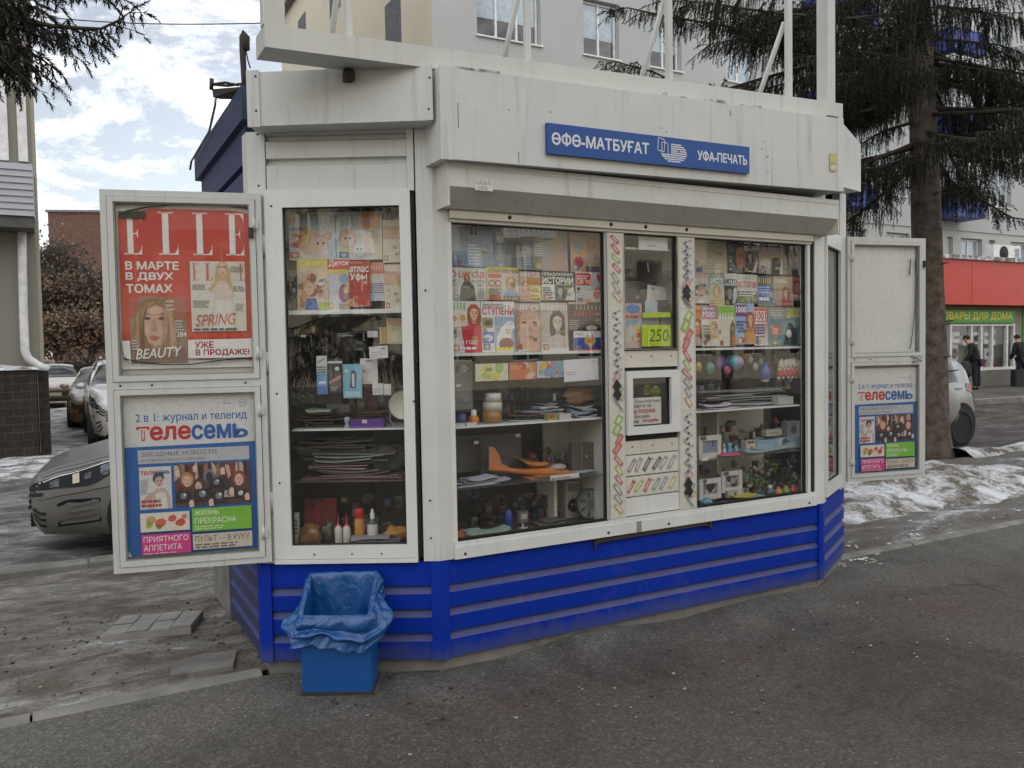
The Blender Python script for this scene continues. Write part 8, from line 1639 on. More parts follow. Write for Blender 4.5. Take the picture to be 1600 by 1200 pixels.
# bottom of the left window
rb = thing('red_bag', 'dark red gift bag with a round handle at the bottom left of the left window', 'bag', LF.p(.3, .3, .6))
r = frect(LF, 474, 781, 524, 842, .24); mb = MB(LF); mb.ext([(.24, .602), (.34, .602), (.30, r[3]), (.28, r[3])], r[0], r[2], (0.20, 0.022, 0.02)); mb.build('body', M['matte'], rb)
mb = MB(LF); cx = (r[0]+r[2])/2; mb.tube([(cx-.05, .285, r[3]-.005), (cx-.03, .283, r[3]+.04), (cx+.03, .283, r[3]+.04), (cx+.05, .285, r[3]-.005)], .004, 6, (0.12, 0.02, 0.02)); mb.build('handle', M['matte'], rb)
def lump(F, box, t, dep, col, name, label, cat, seed, zb=None, mt='matte', amp=.25):
    r = frect(F, *box, t); h = (r[3]-r[1])/2; z = (zb+h*.9) if zb else (r[1]+r[3])/2
    mb = MB(F); mb.blob(((r[0]+r[2])/2, t+dep, z), (r[2]-r[0])/2, dep, h, col, amp=amp, seed=seed, nu=16, nv=9); return G(mb, name, label, cat, mt)
lump(LF, (463, 816, 500, 848), .08, .05, (0.24, 0.12, 0.045), 'amber_bag', 'tan plastic bag of sweets in the lower left corner of the left window', 'bag', 5, .6, 'gloss')
lump(LF, (496, 808, 524, 846), .12, .04, (0.07, 0.06, 0.045), 'dark_trinkets', 'dark knotted trinkets beside the glue bottles', 'trinkets', 6, .6, 'gloss', .5)
for x, lb in ((527, 'left one of two white glue bottles with long red spouts'), (540, 'right one of two white glue bottles with long red spouts')):
    turned(LF, (x-6, 790, x+6, 841), .08, ((.9, 0), (1, .02), (1, .52), (.6, .6), (.55, .61), (.5, .64), (.14, .68), (.06, 1.0)), [(0.52, 0.50, 0.44)]*3+[(0.45, 0.03, 0.03)]*4, 'glue_bottle', lb, 'glue bottle', zbase=.6, group='glue bottles with red spouts')
turned(LF, (551, 783, 568, 839), .09, ((.9, 0), (.92, .02), (.92, .22), (.93, .24), (.93, .72), (.8, .76), (.85, .77), (.85, .98), (.8, 1), (.01, 1)), [(0.42, 0.03, 0.02)]*3+[(0.46, 0.20, 0.03), (0.42, 0.03, 0.02)]+[(0.45, 0.03, 0.02)]*4, 'spray_can', 'red and yellow aerosol can between the bottles of the left window', 'spray can', zbase=.6)
turned(LF, (571, 778, 589, 833), .09, ((.9, 0), (.95, .02), (.95, .25), (.95, .58), (.75, .68), (.4, .72), (.42, .88), (.25, .9), (.2, 1), (.01, 1)), [(0.45,)*3]*2+[(0.5,)*3, (0.04,)*3, (0.04,)*3, (0.5,)*3, (0.5,)*3, (0.55,)*3, (0.55,)*3], 'lotion_bottle', 'white and black squeeze bottle right of the red aerosol can', 'bottle', zbase=.6)
lump(LF, (596, 816, 637, 840), .10, .05, (0.42, 0.20, 0.03), 'orange_cloth', 'folded orange cloth in the lower right corner of the left window', 'cloth', 8, .61)
heap(LF, (545, 832, 635, 846), .05, .07, [(0.2, 0.05, 0.05), (0.12, 0.12, 0.16), (0.3, 0.3, 0.32), (0.14, 0.08, 0.07)], 'flat_packets', 'dark flat packets along the lower edge of the left window', 'packets', 3, 40, .6)
mb = MB(LF); r = frect(LF, 455, 802, 466, 840, .12); mb.box(r[0], r[2], .12, .15, .601, r[3], (0.5, 0.5, 0.48), b=.004)
for i in range(4): mb.box(r[0]+.003, r[2]-.003, .1185, .12, .66+i*.02, .668+i*.02, (0.05,)*3)
G(mb, 'striped_box', 'black and white striped box at the left edge of the left window', 'box')

# the crowded backs of the shelves: small packets nobody could count
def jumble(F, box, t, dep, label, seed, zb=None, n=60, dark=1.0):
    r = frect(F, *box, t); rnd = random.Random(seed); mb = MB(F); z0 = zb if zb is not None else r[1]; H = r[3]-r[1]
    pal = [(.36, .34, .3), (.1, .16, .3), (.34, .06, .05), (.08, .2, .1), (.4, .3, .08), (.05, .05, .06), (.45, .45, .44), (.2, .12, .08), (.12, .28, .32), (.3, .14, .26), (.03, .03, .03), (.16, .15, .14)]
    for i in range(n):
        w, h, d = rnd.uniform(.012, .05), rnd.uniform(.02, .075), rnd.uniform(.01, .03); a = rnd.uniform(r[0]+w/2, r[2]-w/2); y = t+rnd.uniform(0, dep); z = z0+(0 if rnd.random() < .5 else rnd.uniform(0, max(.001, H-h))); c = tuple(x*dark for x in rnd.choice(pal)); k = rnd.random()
        if k < .6:
            mb.prism([(a-w/2, y), (a+w/2, y+rnd.uniform(-.012, .012)), (a+w/2, y+d+.012), (a-w/2, y+d+.012)], z, z+h, c)
            mb.face([(a-w*.4, y-.013, z+h*.3), (a+w*.4, y-.013, z+h*.3), (a+w*.4, y-.013, z+h*.7), (a-w*.4, y-.013, z+h*.7)], tuple(x*dark for x in rnd.choice(pal)))
        elif k < .8: mb.lathe((a, y, z), [(w*.3, 0), (w*.34, h*.1), (w*.34, h*.7), (w*.16, h*.8), (w*.16, h), (.0005, h)], 10, cols=[c]*3+[tuple(x*dark for x in rnd.choice(pal))]*2)
        else: mb.blob((a, y, z+h*.3), w*.6, .02, h*.35, c, amp=.3, seed=i, nu=9, nv=6)
    return tag(mb.build('shelf_clutter', M['gloss']), label, 'clutter', kind='stuff')
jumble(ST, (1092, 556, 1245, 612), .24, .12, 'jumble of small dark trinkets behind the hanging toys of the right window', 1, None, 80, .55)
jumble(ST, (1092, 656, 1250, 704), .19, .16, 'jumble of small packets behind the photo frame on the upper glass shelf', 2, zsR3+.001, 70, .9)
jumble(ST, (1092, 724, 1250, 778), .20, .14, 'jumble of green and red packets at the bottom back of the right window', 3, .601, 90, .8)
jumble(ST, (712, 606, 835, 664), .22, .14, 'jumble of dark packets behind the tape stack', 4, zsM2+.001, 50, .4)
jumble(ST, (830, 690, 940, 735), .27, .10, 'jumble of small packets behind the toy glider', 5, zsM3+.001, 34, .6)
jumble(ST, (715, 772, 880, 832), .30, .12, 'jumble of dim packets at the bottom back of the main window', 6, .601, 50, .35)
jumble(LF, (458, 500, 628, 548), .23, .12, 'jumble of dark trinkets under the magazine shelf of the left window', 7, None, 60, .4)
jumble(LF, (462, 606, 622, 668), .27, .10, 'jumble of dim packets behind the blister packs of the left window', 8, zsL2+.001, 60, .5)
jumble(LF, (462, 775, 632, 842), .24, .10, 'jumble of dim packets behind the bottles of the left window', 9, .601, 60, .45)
# ------------------------------------------------------------------ vehicles
def carpaint(name, col, dirt, amt, rough=0.3):
    m, nt, b = newmat(name); tcn = nd(nt, 'ShaderNodeTexCoord'); sx = nd(nt, 'ShaderNodeSeparateXYZ'); nt.links.new(tcn.outputs['Object'], sx.inputs[0])
    h = nd(nt, 'ShaderNodeMath', operation='MULTIPLY_ADD'); nt.links.new(noise_fac(nt, 3, 5, 0.65), h.inputs[0]); h.inputs[1].default_value = -0.7; nt.links.new(sx.outputs['Z'], h.inputs[2])
    k = ramp(nt, h.outputs[0], [(0.0, (amt,)*3), (0.55, (amt*0.15,)*3)])
    nt.links.new(mixc(nt, k, col, dirt), b.inputs['Base Color']); nt.links.new(ramp(nt, k, [(0, (rough,)*3), (1, (0.75,)*3)]), b.inputs['Roughness'])
    b.inputs['Coat Weight'].default_value = 0.4; b.inputs['Coat Roughness'].default_value = 0.1; b.inputs['Metallic'].default_value = 0.25; return m
M['cgrey'] = carpaint('graphite_car_paint', (0.15, 0.16, 0.175), (0.19, 0.175, 0.15), 0.7)
M['cwhite'] = carpaint('white_car_paint', (0.62, 0.63, 0.64), (0.22, 0.17, 0.12), 0.6)
M['cdirty'] = carpaint('dirty_white_car_paint', (0.55, 0.55, 0.54), (0.26, 0.15, 0.06), 1.3)
M['cdark'] = carpaint('dark_blue_car_paint', (0.03, 0.04, 0.06), (0.1, 0.1, 0.1), 0.5)
M['cred'] = carpaint('faded_red_car_paint', (0.36, 0.05, 0.06), (0.2, 0.15, 0.12), 0.5)
M['csilver'] = carpaint('silver_car_paint', (0.36, 0.37, 0.37), (0.2, 0.17, 0.14), 0.8)
M['cglass'] = plain('tinted_car_glass', (0.02, 0.024, 0.028), 0.06, 0.0, spec=0.9)
M['tyre'] = plain('tyre_rubber', (0.018, 0.018, 0.018), 0.85)
M['rim'] = plain('alloy_rim', (0.35, 0.35, 0.35), 0.35, 0.8)
M['lamp'] = plain('headlight_glass', (0.08, 0.10, 0.13), 0.22, 0.0, var=0.8, scale=16, spec=0.5)
M['lampd'] = plain('headlight_dark', (0.014, 0.018, 0.026), 0.4, 0.0, spec=0.25)
M['tail'] = plain('tail_light_red', (0.25, 0.01, 0.01), 0.15)
M['chrome'] = plain('chrome_trim', (0.6, 0.6, 0.6), 0.15, 1.0)
def interp(T, x):
    if x <= T[0][0]: return T[0][1]
    for (x0, y0), (x1, y1) in zip(T, T[1:]):
        if x <= x1:
            k = (x-x0)/(x1-x0); return y0+(y1-y0)*(k*k*(3-2*k)*0.5+k*0.5)
    return T[-1][1]
SEDAN = dict(L=4.6, w=.89, top=[(0, .66), (.04, .71), (.25, .785), (.7, .88), (1.2, .985), (1.95, 1.42), (2.6, 1.46), (3.3, 1.40), (4.0, 1.10), (4.4, 1.06), (4.57, .98), (4.6, .75)],
             belt=[(0, .63), (.05, .675), (.25, .735), (.7, .83), (1.2, .91), (2.2, .96), (4.0, 1.0), (4.4, .98), (4.6, .7)], wind=(1.25, 1.9), rear=(3.4, 3.95), side=(1.5, 3.75), wheels=(.93, 3.6), r=.32)
SUV = dict(L=4.7, w=.95, top=[(0, .72), (.05, .86), (.25, .96), (.9, 1.06), (1.25, 1.10), (1.95, 1.56), (2.7, 1.62), (3.8, 1.58), (4.45, 1.12), (4.65, 1.02), (4.7, .8)],
           belt=[(0, .7), (.05, .82), (.25, .9), (1.25, 1.02), (2.5, 1.06), (4.4, 1.08), (4.7, .8)], wind=(1.3, 1.9), rear=(3.85, 4.4), side=(1.5, 4.2), wheels=(.92, 3.75), r=.37)
HATCH = dict(L=3.9, w=.84, top=[(0, .62), (.05, .74), (.25, .82), (.85, .96), (1.05, 1.0), (1.7, 1.44), (2.4, 1.52), (3.2, 1.48), (3.5, 1.40), (3.80, 1.0), (3.87, .95), (3.9, .7)],
             belt=[(0, .6), (.05, .7), (.25, .78), (1.05, .92), (2.2, .98), (3.6, 1.0), (3.9, .7)], wind=(1.1, 1.65), rear=(3.5, 3.8), side=(1.3, 3.3), wheels=(.78, 3.28), r=.31)
def make_car(spec, name, label, cat, mt, group=None, face=True, dirtyplate=False):
    r = thing(name, label, cat, (0, 0, 0), 0, group); Ln = spec['L']
    def hw(x): return spec['w']*interp([(0, .72), (.03, .82), (.1, .875), (.25, .905), (.48, .93), (.60, .985), (.9, 1), (Ln-.9, 1), (Ln-.3, .92), (Ln-.06, .80), (Ln, .68)], x)
    def bot(x): return interp([(0, .30), (.08, .20), (.6, .17), (Ln-.6, .19), (Ln-.05, .28), (Ln, .36)], x)
    def ring(x):
        w, zb, zt, z0 = hw(x), interp(spec['belt'], x), interp(spec['top'], x), bot(x); cab = max(0.0, min(1.0, (zt-zb-.10)/.30)); wr = w*(.93-.20*cab)
        return [(w*.84, z0), (w*.96, z0+.08), (w*1.0, z0+(zb-z0)*.38), (w*1.0, z0+(zb-z0)*.62), (w*.985, z0+(zb-z0)*.85), (w*.95, zb), (w*.93, zb+.012), (w*.93+(wr-w*.93)*.5, zb+(zt-zb)*.48), (wr, zb+(zt-zb)*.86), (wr*.86, zt-.025*(.4+cab)), (wr*.5, zt-.004), (0, zt)]
    xs = [0, .02, .05, .09, .14, .2, .27, .35]; x = .43
    while x < Ln-.3: xs.append(x); x += .075
    xs += [Ln-.25, Ln-.18, Ln-.12, Ln-.07, Ln-.03, Ln]
    rings = []
    for x in xs:
        h = ring(x); rings.append([(Ln/2-x, y, z) for y, z in h] + [(Ln/2-x, -y, z) for y, z in h[-2::-1]])
    parts = {k: MB() for k in ('body', 'window', 'windscreen', 'rear_window')}
    N = len(rings[0])
    for i in range(len(xs)-1):
        xm = (xs[i]+xs[i+1])/2
        for j in range(N-1):
            jj = j if j < N//2 else N-2-j
            key = 'body'
            if 6 <= jj <= 7 and spec['side'][0] < xm < spec['side'][1] and interp(spec['top'], xm)-interp(spec['belt'], xm) > .2 and abs(xm-(spec['side'][0]+spec['side'][1])/2-.1) > .05: key = 'window'
            elif jj >= 8 and spec['wind'][0] < xm < spec['wind'][1]: key = 'windscreen'
            elif jj >= 8 and spec['rear'][0] < xm < spec['rear'][1]: key = 'rear_window'
            parts[key].face([rings[i][j], rings[i][j+1], rings[i+1][j+1], rings[i+1][j]], smooth=True)
    parts['body'].face(rings[0][::-1], smooth=False); parts['body'].face(rings[-1])
    for k, v in parts.items():
        o = v.build(k, mt if k == 'body' else M['cglass'], r)
        bmx = bmesh.new(); bmx.from_mesh(o.data); bmesh.ops.remove_doubles(bmx, verts=bmx.verts, dist=0.0005); bmx.to_mesh(o.data); bmx.free()
    for wx in spec['wheels']:
        for sd in (1, -1):
            R_, cx, wy = spec['r'], Ln/2-wx, hw(wx)
            mb = MB(); mb.lathe((cx, sd*(wy-.22), R_+.02), [(R_*1.14, 0), (R_*1.14, sd*.226)], 26, axis='y'); mb.build('wheel_arch', M['black'], r)
            mb = MB(); mb.lathe((cx, sd*(wy-.18), R_-.02), [(R_*.72, 0), (R_*.97, .0), (R_, sd*.03), (R_, sd*.16), (R_*.95, sd*.192), (R_*.70, sd*.196), (R_*.66, sd*.17)], 30, axis='y'); wh = mb.build('wheel', M['tyre'], r)
            mb = MB(); mb.lathe((cx, sd*(wy-.02), R_-.02), [(R_*.69, 0), (R_*.69, sd*.018), (R_*.62, sd*.02), (R_*.60, 0)], 26, axis='y')
            for k in range(5):
                a = 2*pi*k/5+.3; c_, s_ = cos(a), sin(a); q = lambda p, t: (cx+p*c_-t*s_, sd*(wy-.004), R_-.02+p*s_+t*c_)
                mb.face([q(.04, -.035), q(R_*.64, -.05), q(R_*.64, .05), q(.04, .035)])
            mb.lathe((cx, sd*(wy-.012), R_-.02), [(.06, 0), (.05, sd*.016), (.001, sd*.018)], 14, axis='y'); mb.build('rim', M['rim'], wh)
    def patch(pts, nm, mat, off=.008):
        """pts: (x from nose, height fraction j, side) on the body skin"""
        def S(x, j, sd):
            h = ring(x); a = int(j); k = j-a; a = min(a, len(h)-2); y = h[a][0]+(h[a+1][0]-h[a][0])*k; z = h[a][1]+(h[a+1][1]-h[a][1])*k
            nrm = Vector((.55 if x < .3 else (-.55 if x > Ln-.3 else 0), .8, .15)).normalized(); return (Ln/2-x+nrm.x*off, sd*(y+nrm.y*off), z+nrm.z*off)
        for sd in ((1, -1)):
            n = 10; mb = MB()
            for i in range(n):
                u0, u1 = i/n, (i+1)/n
                lo = [(interp(pts[0], u), interp(pts[1], u)) for u in (u0, u1)]; hi = [(interp(pts[0], u), interp(pts[2], u)) for u in (u0, u1)]
                mb.face([S(lo[0][0], lo[0][1], sd), S(lo[1][0], lo[1][1], sd), S(hi[1][0], hi[1][1], sd), S(hi[0][0], hi[0][1], sd)][::sd], smooth=True)
            mb.build(nm, mat, r)
    if face:
        lo_, hi_ = [(0, 3.75), (.5, 3.42), (1, 4.5)], [(0, 4.35), (.5, 4.8), (1, 4.97)]
        patch(([(0, .07), (1, .80)], lo_, hi_), 'headlight', M['lampd'])
        for x0_, x1_, l0, l1, h0, h1, mm in ((.16, .23, 3.72, 3.66, 4.2, 4.3, 'lamp'), (.32, .37, 3.72, 3.72, 4.45, 4.5, 'chrome'), (.41, .46, 3.8, 3.84, 4.3, 4.3, 'lamp'), (.53, .60, 4.0, 4.15, 4.6, 4.7, 'lamp'), (.08, .70, 4.36, 4.90, 4.42, 4.94, 'chrome')):
            patch(([(0, x0_), (1, x1_)], [(0, l0), (1, l1)], [(0, h0), (1, h1)]), 'lamp_reflector', M[mm], .012)
        mb = MB(); w0 = hw(0); zb = interp(spec['belt'], 0)
        for k in range(4): z = zb-.05-k*.05; mb.box(Ln/2-.02, Ln/2+.012+.004*k, -w0*.98, w0*.98, z-.016, z+.012)
        mb.build('grille', M['black'], r)
        mb = MB(); mb.box(Ln/2-.02, Ln/2+.03, -w0*.7, w0*.7, .24, .36)
        for k in range(3): mb.box(Ln/2-.02, Ln/2+.034, -w0*.72, w0*.72, .255+k*.035, .268+k*.035)
        mb.build('air_intake', M['black'], r)
        mb = MB(); mb.box(Ln/2+.02, Ln/2+.045, -.26, .26, .42, .53); mb.build('number_plate', M['cwhite'] if not dirtyplate else M['cdirty'], r)
        for k in range(3): patch(([(0, .0), (1, .10+.03*k)], [(0, 3.2+k*.5), (1, 3.35+k*.5)], [(0, 3.5+k*.5), (1, 3.6+k*.5)]), 'grille_slat', M['black'], .010)
        patch(([(0, .10), (1, 1.15)], [(0, 4.93), (1, 4.97)], [(0, 4.985), (1, 5.02)]), 'bonnet_seam', M['black'], .004)
        patch(([(0, .05), (1, .60)], [(0, 3.0), (1, 3.12)], [(0, 3.04), (1, 3.16)]), 'bumper_seam', M['black'], .004)
        patch(([(0, .20), (1, .52)], [(0, 1.0), (1, 1.3)], [(0, 2.55), (.3, 2.75), (1, 2.6)]), 'fog_recess', M['lampd'], .004)
        for k in range(4): patch(([(0, .23+.02*k), (1, .51)], [(0, 1.18+k*.37), (1, 1.40+k*.33)], [(0, 1.34+k*.37), (1, 1.54+k*.33)]), 'fog_slat', mt, .012)
        for k in range(3): patch(([(0, .02), (1, .12)], [(0, 1.0+k*.5), (1, .95+k*.5)], [(0, 1.25+k*.5), (1, 1.15+k*.5)]), 'intake_slat', M['black'], .008)
    patch(([(0, Ln-.45), (1, Ln-.04)], [(0, 3.9), (1, 3.3)], [(0, 4.9), (1, 4.6)]), 'tail_light', M['tail'])
    for sd in (1, -1):
        mb = MB(); x = spec['side'][0]+.15; mb.blob((Ln/2-x, sd*(hw(x)+.09), interp(spec['belt'], x)+.06), .07, .10, .065, amp=0, nu=12, nv=8); mb.build('wing_mirror', mt, r)
        for x in (spec['side'][0]+.95, spec['side'][0]+1.9):
            mb = MB(); mb.box(Ln/2-x-.09, Ln/2-x+.09, sd*(hw(x)*.985+.004)-.012, sd*(hw(x)*.985+.004)+.012, interp(spec['belt'], x)-.10, interp(spec['belt'], x)-.075); mb.build('door_handle', mt, r)
        if spec is not SEDAN:
            mb = MB(); xs_ = [spec['wind'][1]+.1+.2*i for i in range(9 if spec is SUV else 7)]; mb.tube([(Ln/2-x, sd*hw(x)*.66, interp(spec['top'], x)+.045) for x in xs_], .016, 6); mb.build('roof_rail', M['chrome'], r)
    return r
import bmesh
def park(car, s, d, ang, z=-0.06):
    """ang: heading relative to the street axis"""
    car.location = ST.p(s, d, 0); car.location.z = z; car.rotation_euler = (0, 0, ST.rz+ang)
c1 = make_car(SEDAN, 'sedan_car', 'dark grey sedan parked behind the left poster case, its headlight showing', 'car', M['cgrey']); park(c1, -1.86+2.3, 4.44, pi-R(5))
c2 = make_car(SUV, 'suv_car', 'white SUV with roof rails facing out, half hidden by the left poster case', 'car', M['cwhite']); park(c2, -0.30, 12.9+2.35, -pi/2)
c3 = make_car(SEDAN, 'sedan_car', 'mud-splashed white sedan right behind the white SUV', 'car', M['cdirty']); park(c3, -0.6, 19.4, -pi/2-R(3), -0.08)
c4 = make_car(SEDAN, 'sedan_car', 'white sedan with a muddy brown front beside the stone pier', 'car', M['cdirty']); park(c4, -1.95, 29.5, -pi/2, -0.08)
c5 = make_car(SUV, 'suv_car', 'faded red car whose roof shows above the muddy white sedan', 'car', M['cred'], face=False); park(c5, -2.6, 38, -pi/2, -0.08)
c6 = make_car(SEDAN, 'sedan_car', 'dark blue car far behind the white SUV', 'car', M['cdark']); park(c6, 0.3, 38.5, -pi/2, 0.0)
c7 = make_car(HATCH, 'hatchback_car', 'silver hatchback with roof rails parked behind the spruce trunk', 'car', M['csilver'], face=False); park(c7, 10.9+.62-1.95, 4.25+.84, pi)
# ------------------------------------------------------------------ trees
M['bark'] = plain('spruce_bark', (0.105, 0.085, 0.072), 0.95, var=0.55, scale=9, bmp=1.0)
M['needle'] = colmat('spruce_needles', 0.75, 0.35, 3, 0.2)
M['twig'] = plain('bare_twig', (0.045, 0.035, 0.028), 0.9, var=0.3)
M['leaf'] = colmat('dry_leaf', 0.85, 0.3, 2, 0.2)
NEED = [(0.022, 0.030, 0.019), (0.030, 0.037, 0.022), (0.040, 0.042, 0.026), (0.050, 0.044, 0.030), (0.016, 0.021, 0.015), (0.058, 0.048, 0.036)]
def hang(mb, p, d, l, rnd, dens=1.0, wd=0.02):
    """a hanging twig: a drooping row of short needle blades"""
    n = max(3, int(l/0.024*dens)); col = rnd.choice(NEED); q = Vector(p); step = l/n; d = Vector(d).normalized()
    s0 = d.orthogonal().normalized(); k_ = wd/0.026
    for i in range(n):
        d = (d + Vector((rnd.uniform(-.08, .08), rnd.uniform(-.08, .08), -.07))).normalized(); s1 = d.cross(s0).normalized(); s0 = s1.cross(d)
        L_ = 0.062*k_*(1.0-.45*i/n)
        for k in range(3):
            a = rnd.uniform(0, 2*pi); s_ = s0*cos(a) + s1*sin(a); t_ = s0*-sin(a) + s1*cos(a); w = 0.0062*k_; e = q + (d*.80+s_*rnd.uniform(.35, .75))*L_
            mb.face([q - t_*w, q + d*L_*.18 + t_*w, e], col)
        q = q + d*step
    return q
def bough(mb, tw, pts, rnd, tl=0.4, dens=1.0, start=0.1, gap=0.07, r0=0.03, wd=0.02):
    """main limb along pts, side shoots both ways, every shoot carrying hanging twigs"""
    pts = [Vector(p) for p in pts]; tw.tube(pts, [r0*(1-.85*i/(len(pts)-1)) for i in range(len(pts))], 6)
    seg = [(pts[i+1]-pts[i]).length for i in range(len(pts)-1)]; tot = sum(seg); s = start*tot
    while s < tot:
        k, a = 0, s
        while k < len(seg)-1 and a > seg[k]: a -= seg[k]; k += 1
        p = pts[k].lerp(pts[k+1], min(1, a/seg[k])); fw_d = (pts[k+1]-pts[k]).normalized(); u = s/tot
        sdv = fw_d.cross(Vector((0, 0, 1))).normalized()*(1 if rnd.random() < .5 else -1)
        env = (0.45+0.55*sin(pi*min(1, u*1.05))) 
        if rnd.random() < .55:                                    # side shoot
            L_ = tl*rnd.uniform(.5, 1.25)*env*1.3; e = p + (sdv*.75+fw_d*.6+Vector((0, 0, rnd.uniform(-.35, .1)))).normalized()*L_
            tw.tube([p, e], [.006, .003], 4, caps=False)
            m = max(2, int(L_/0.075))
            for i in range(m): hang(mb, p.lerp(e, (i+.6)/m), (fw_d*.25+sdv*.2*rnd.uniform(-1, 1)+Vector((0, 0, -1))), tl*rnd.uniform(.3, .9)*env, rnd, dens, wd)
            hang(mb, e, (e-p).normalized()+Vector((0, 0, -.2)), .14, rnd, dens, wd)
        hang(mb, p, fw_d*.3+sdv*.35*rnd.uniform(-.5, 1)+Vector((0, 0, -1)), tl*rnd.uniform(.4, 1.15)*env, rnd, dens, wd)
        s += gap*rnd.uniform(.6, 1.4)
    hang(mb, pts[-1], (pts[-1]-pts[-2]), .16, rnd, dens, wd)
def spruce(name, label, base, H, zlow, reach, n, seed, r0=.235, lean=(0, 0), tl=.52, gap=.058, dens=1.0, wd=.026, extra=None):
    rnd = random.Random(seed); root = thing(name, label, 'tree', base); B = Vector(base)
    tr = MB(); ps = [B + Vector((lean[0]*z/H, lean[1]*z/H, z)) for z in [-.15, 0, .25, .7] + [1.5+i*(H-1.5)/14 for i in range(15)]]
    rs = [r0*1.45, r0*1.25, r0*1.08, r0] + [r0*(1-.9*i/14) for i in range(15)]
    base_i = len(tr.v); N = 22
    for p, r in zip(ps, rs):
        for k in range(N):
            a = 2*pi*k/N; rr_ = r*(1+.07*noise.noise(Vector((cos(a)*2, sin(a)*2, p.z*2.2)))); tr.vert((p.x+rr_*cos(a), p.y+rr_*sin(a), p.z))
    for i in range(len(ps)-1):
        for k in range(N): q = (k+1) % N; tr.idx([i*N+k, i*N+q, (i+1)*N+q, (i+1)*N+k], smooth=True)
    for i in range(26):                                      # stubs of dead limbs
        z = rnd.uniform(1.0, zlow+1); a = rnd.uniform(0, 2*pi); p = B+Vector((lean[0]*z/H, lean[1]*z/H, z)); d = Vector((cos(a), sin(a), .15)); tr.tube([p+d*r0*.8, p+d*(r0+rnd.uniform(.03, .16))], [.018, .008], 5)
    cr_, tw = MB(), MB()
    for i in range(n):
        u = (i+rnd.random()*.6)/n; z = zlow + (H-zlow-.5)*u**1.15; a = rnd.uniform(0, 2*pi)+i*2.399; Lb = reach*(1-u)**.75*rnd.uniform(.62, 1.08)+.3
        p = B+Vector((lean[0]*z/H, lean[1]*z/H, z)); d = Vector((cos(a), sin(a), 0)); dr = rnd.uniform(.10, .26); bend = rnd.uniform(-.12, .12); sdv = d.cross(Vector((0, 0, 1)))
        pts = [p + d*Lb*t + sdv*bend*Lb*t*t + Vector((0, 0, Lb*(-dr*1.5*t + dr*1.0*t*t*t))) for t in (0, .15, .35, .55, .75, .9, 1)]
        bough(cr_, tw, pts, rnd, tl*(.6+.6*(1-u)), dens, .12, gap, .034*(1-.6*u), wd)
    for pts, tl_, st_, dn in (extra or []): bough(cr_, tw, pts, rnd, tl_, dn, st_, gap*.75, .028, wd)
    tr.build('trunk', M['bark'], root); tw.build('branches', M['twig'], root); cr_.build('crown', M['needle'], root)
    return root
sb_ = ST.p(9.47, 3.78, -0.05)
def sp3(x, y, dd): return at(x, y, sb_.y+dd)
ex = [([sp3(1425, 95, 0), sp3(1340, 80, -.6), sp3(1240, 60, -1.0), sp3(1130, 40, -1.4), sp3(1040, 25, -1.7), sp3(980, 12, -1.9), sp3(948, 18, -2.0)], .42, .25, 1.1),
      ([sp3(1425, 60, 0), sp3(1300, 95, -.5), sp3(1200, 120, -.8), sp3(1100, 150, -1.0), sp3(1020, 112, -1.2), sp3(960, 96, -1.3), sp3(945, 100, -1.3)], .42, .2, 1.0),
      ([sp3(1425, 20, 0), sp3(1320, 30, -.8), sp3(1210, 20, -1.3), sp3(1110, 5, -1.8), sp3(1020, -5, -2.2)], .5, .2, 1.0),
      ([sp3(1430, 190, 0), sp3(1380, 205, -.2), sp3(1345, 225, -.4), sp3(1318, 240, -.5)], .35, .2, .8),
      ([sp3(1430, 150, 0), sp3(1380, 160, -.3), sp3(1330, 185, -.5), sp3(1290, 170, -.7), sp3(1200, 180, -1.2)], .4, .2, .9),
      ([sp3(1465, 230, 0), sp3(1500, 245, .1), sp3(1550, 250, .0), sp3(1610, 262, -.2)], .45, .3, 1.0),
      ([sp3(1465, 205, 0), sp3(1500, 270, -.6), sp3(1530, 310, -1.0), sp3(1580, 340, -1.4), sp3(1620, 345, -1.6)], .35, .35, 1.0),
      ([sp3(1465, 120, 0), sp3(1510, 130, .2), sp3(1560, 150, .3), sp3(1620, 160, .2)], .4, .1, 1.0),
      ([sp3(1425, 130, 0), sp3(1360, 120, -.3), sp3(1280, 118, -.6), sp3(1190, 140, -.8), sp3(1120, 165, -.9)], .46, .15, 1.1),
      ([sp3(1425, 40, 0), sp3(1360, 50, -.2), sp3(1290, 62, -.3), sp3(1215, 70, -.4), sp3(1150, 62, -.5), sp3(1100, 70, -.5)], .5, .1, 1.2),
      ([sp3(1425, -10, 0), sp3(1350, 0, .2), sp3(1270, 12, .3), sp3(1190, 30, .4), sp3(1120, 36, .4)], .5, .1, 1.2),
      ([sp3(1425, 110, 0), sp3(1380, 130, .4), sp3(1330, 140, .8), sp3(1280, 150, 1.1), sp3(1230, 165, 1.3)], .5, .05, 1.1),
      ([sp3(1465, 100, 0), sp3(1505, 105, -.5), sp3(1545, 110, -.9), sp3(1600, 130, -1.2)], .5, .05, 1.2),
      ([sp3(1465, 170, 0), sp3(1500, 185, .3), sp3(1540, 200, .5), sp3(1610, 215, .6)], .5, .05, 1.2),
      ([sp3(1465, 10, 0), sp3(1510, 15, .3), sp3(1560, 25, .5), sp3(1620, 40, .6)], .5, .05, 1.2),
      ([sp3(1465, 60, 0), sp3(1510, 65, -.4), sp3(1560, 70, -.6), sp3(1620, 90, -.8)], .5, .1, 1.0)]
spruce('spruce_tree', 'tall dark spruce with drooping twigs right of the kiosk', sb_, 15.5, 4.3, 4.6, 80, 11, .225, (-.55, .0), extra=ex)
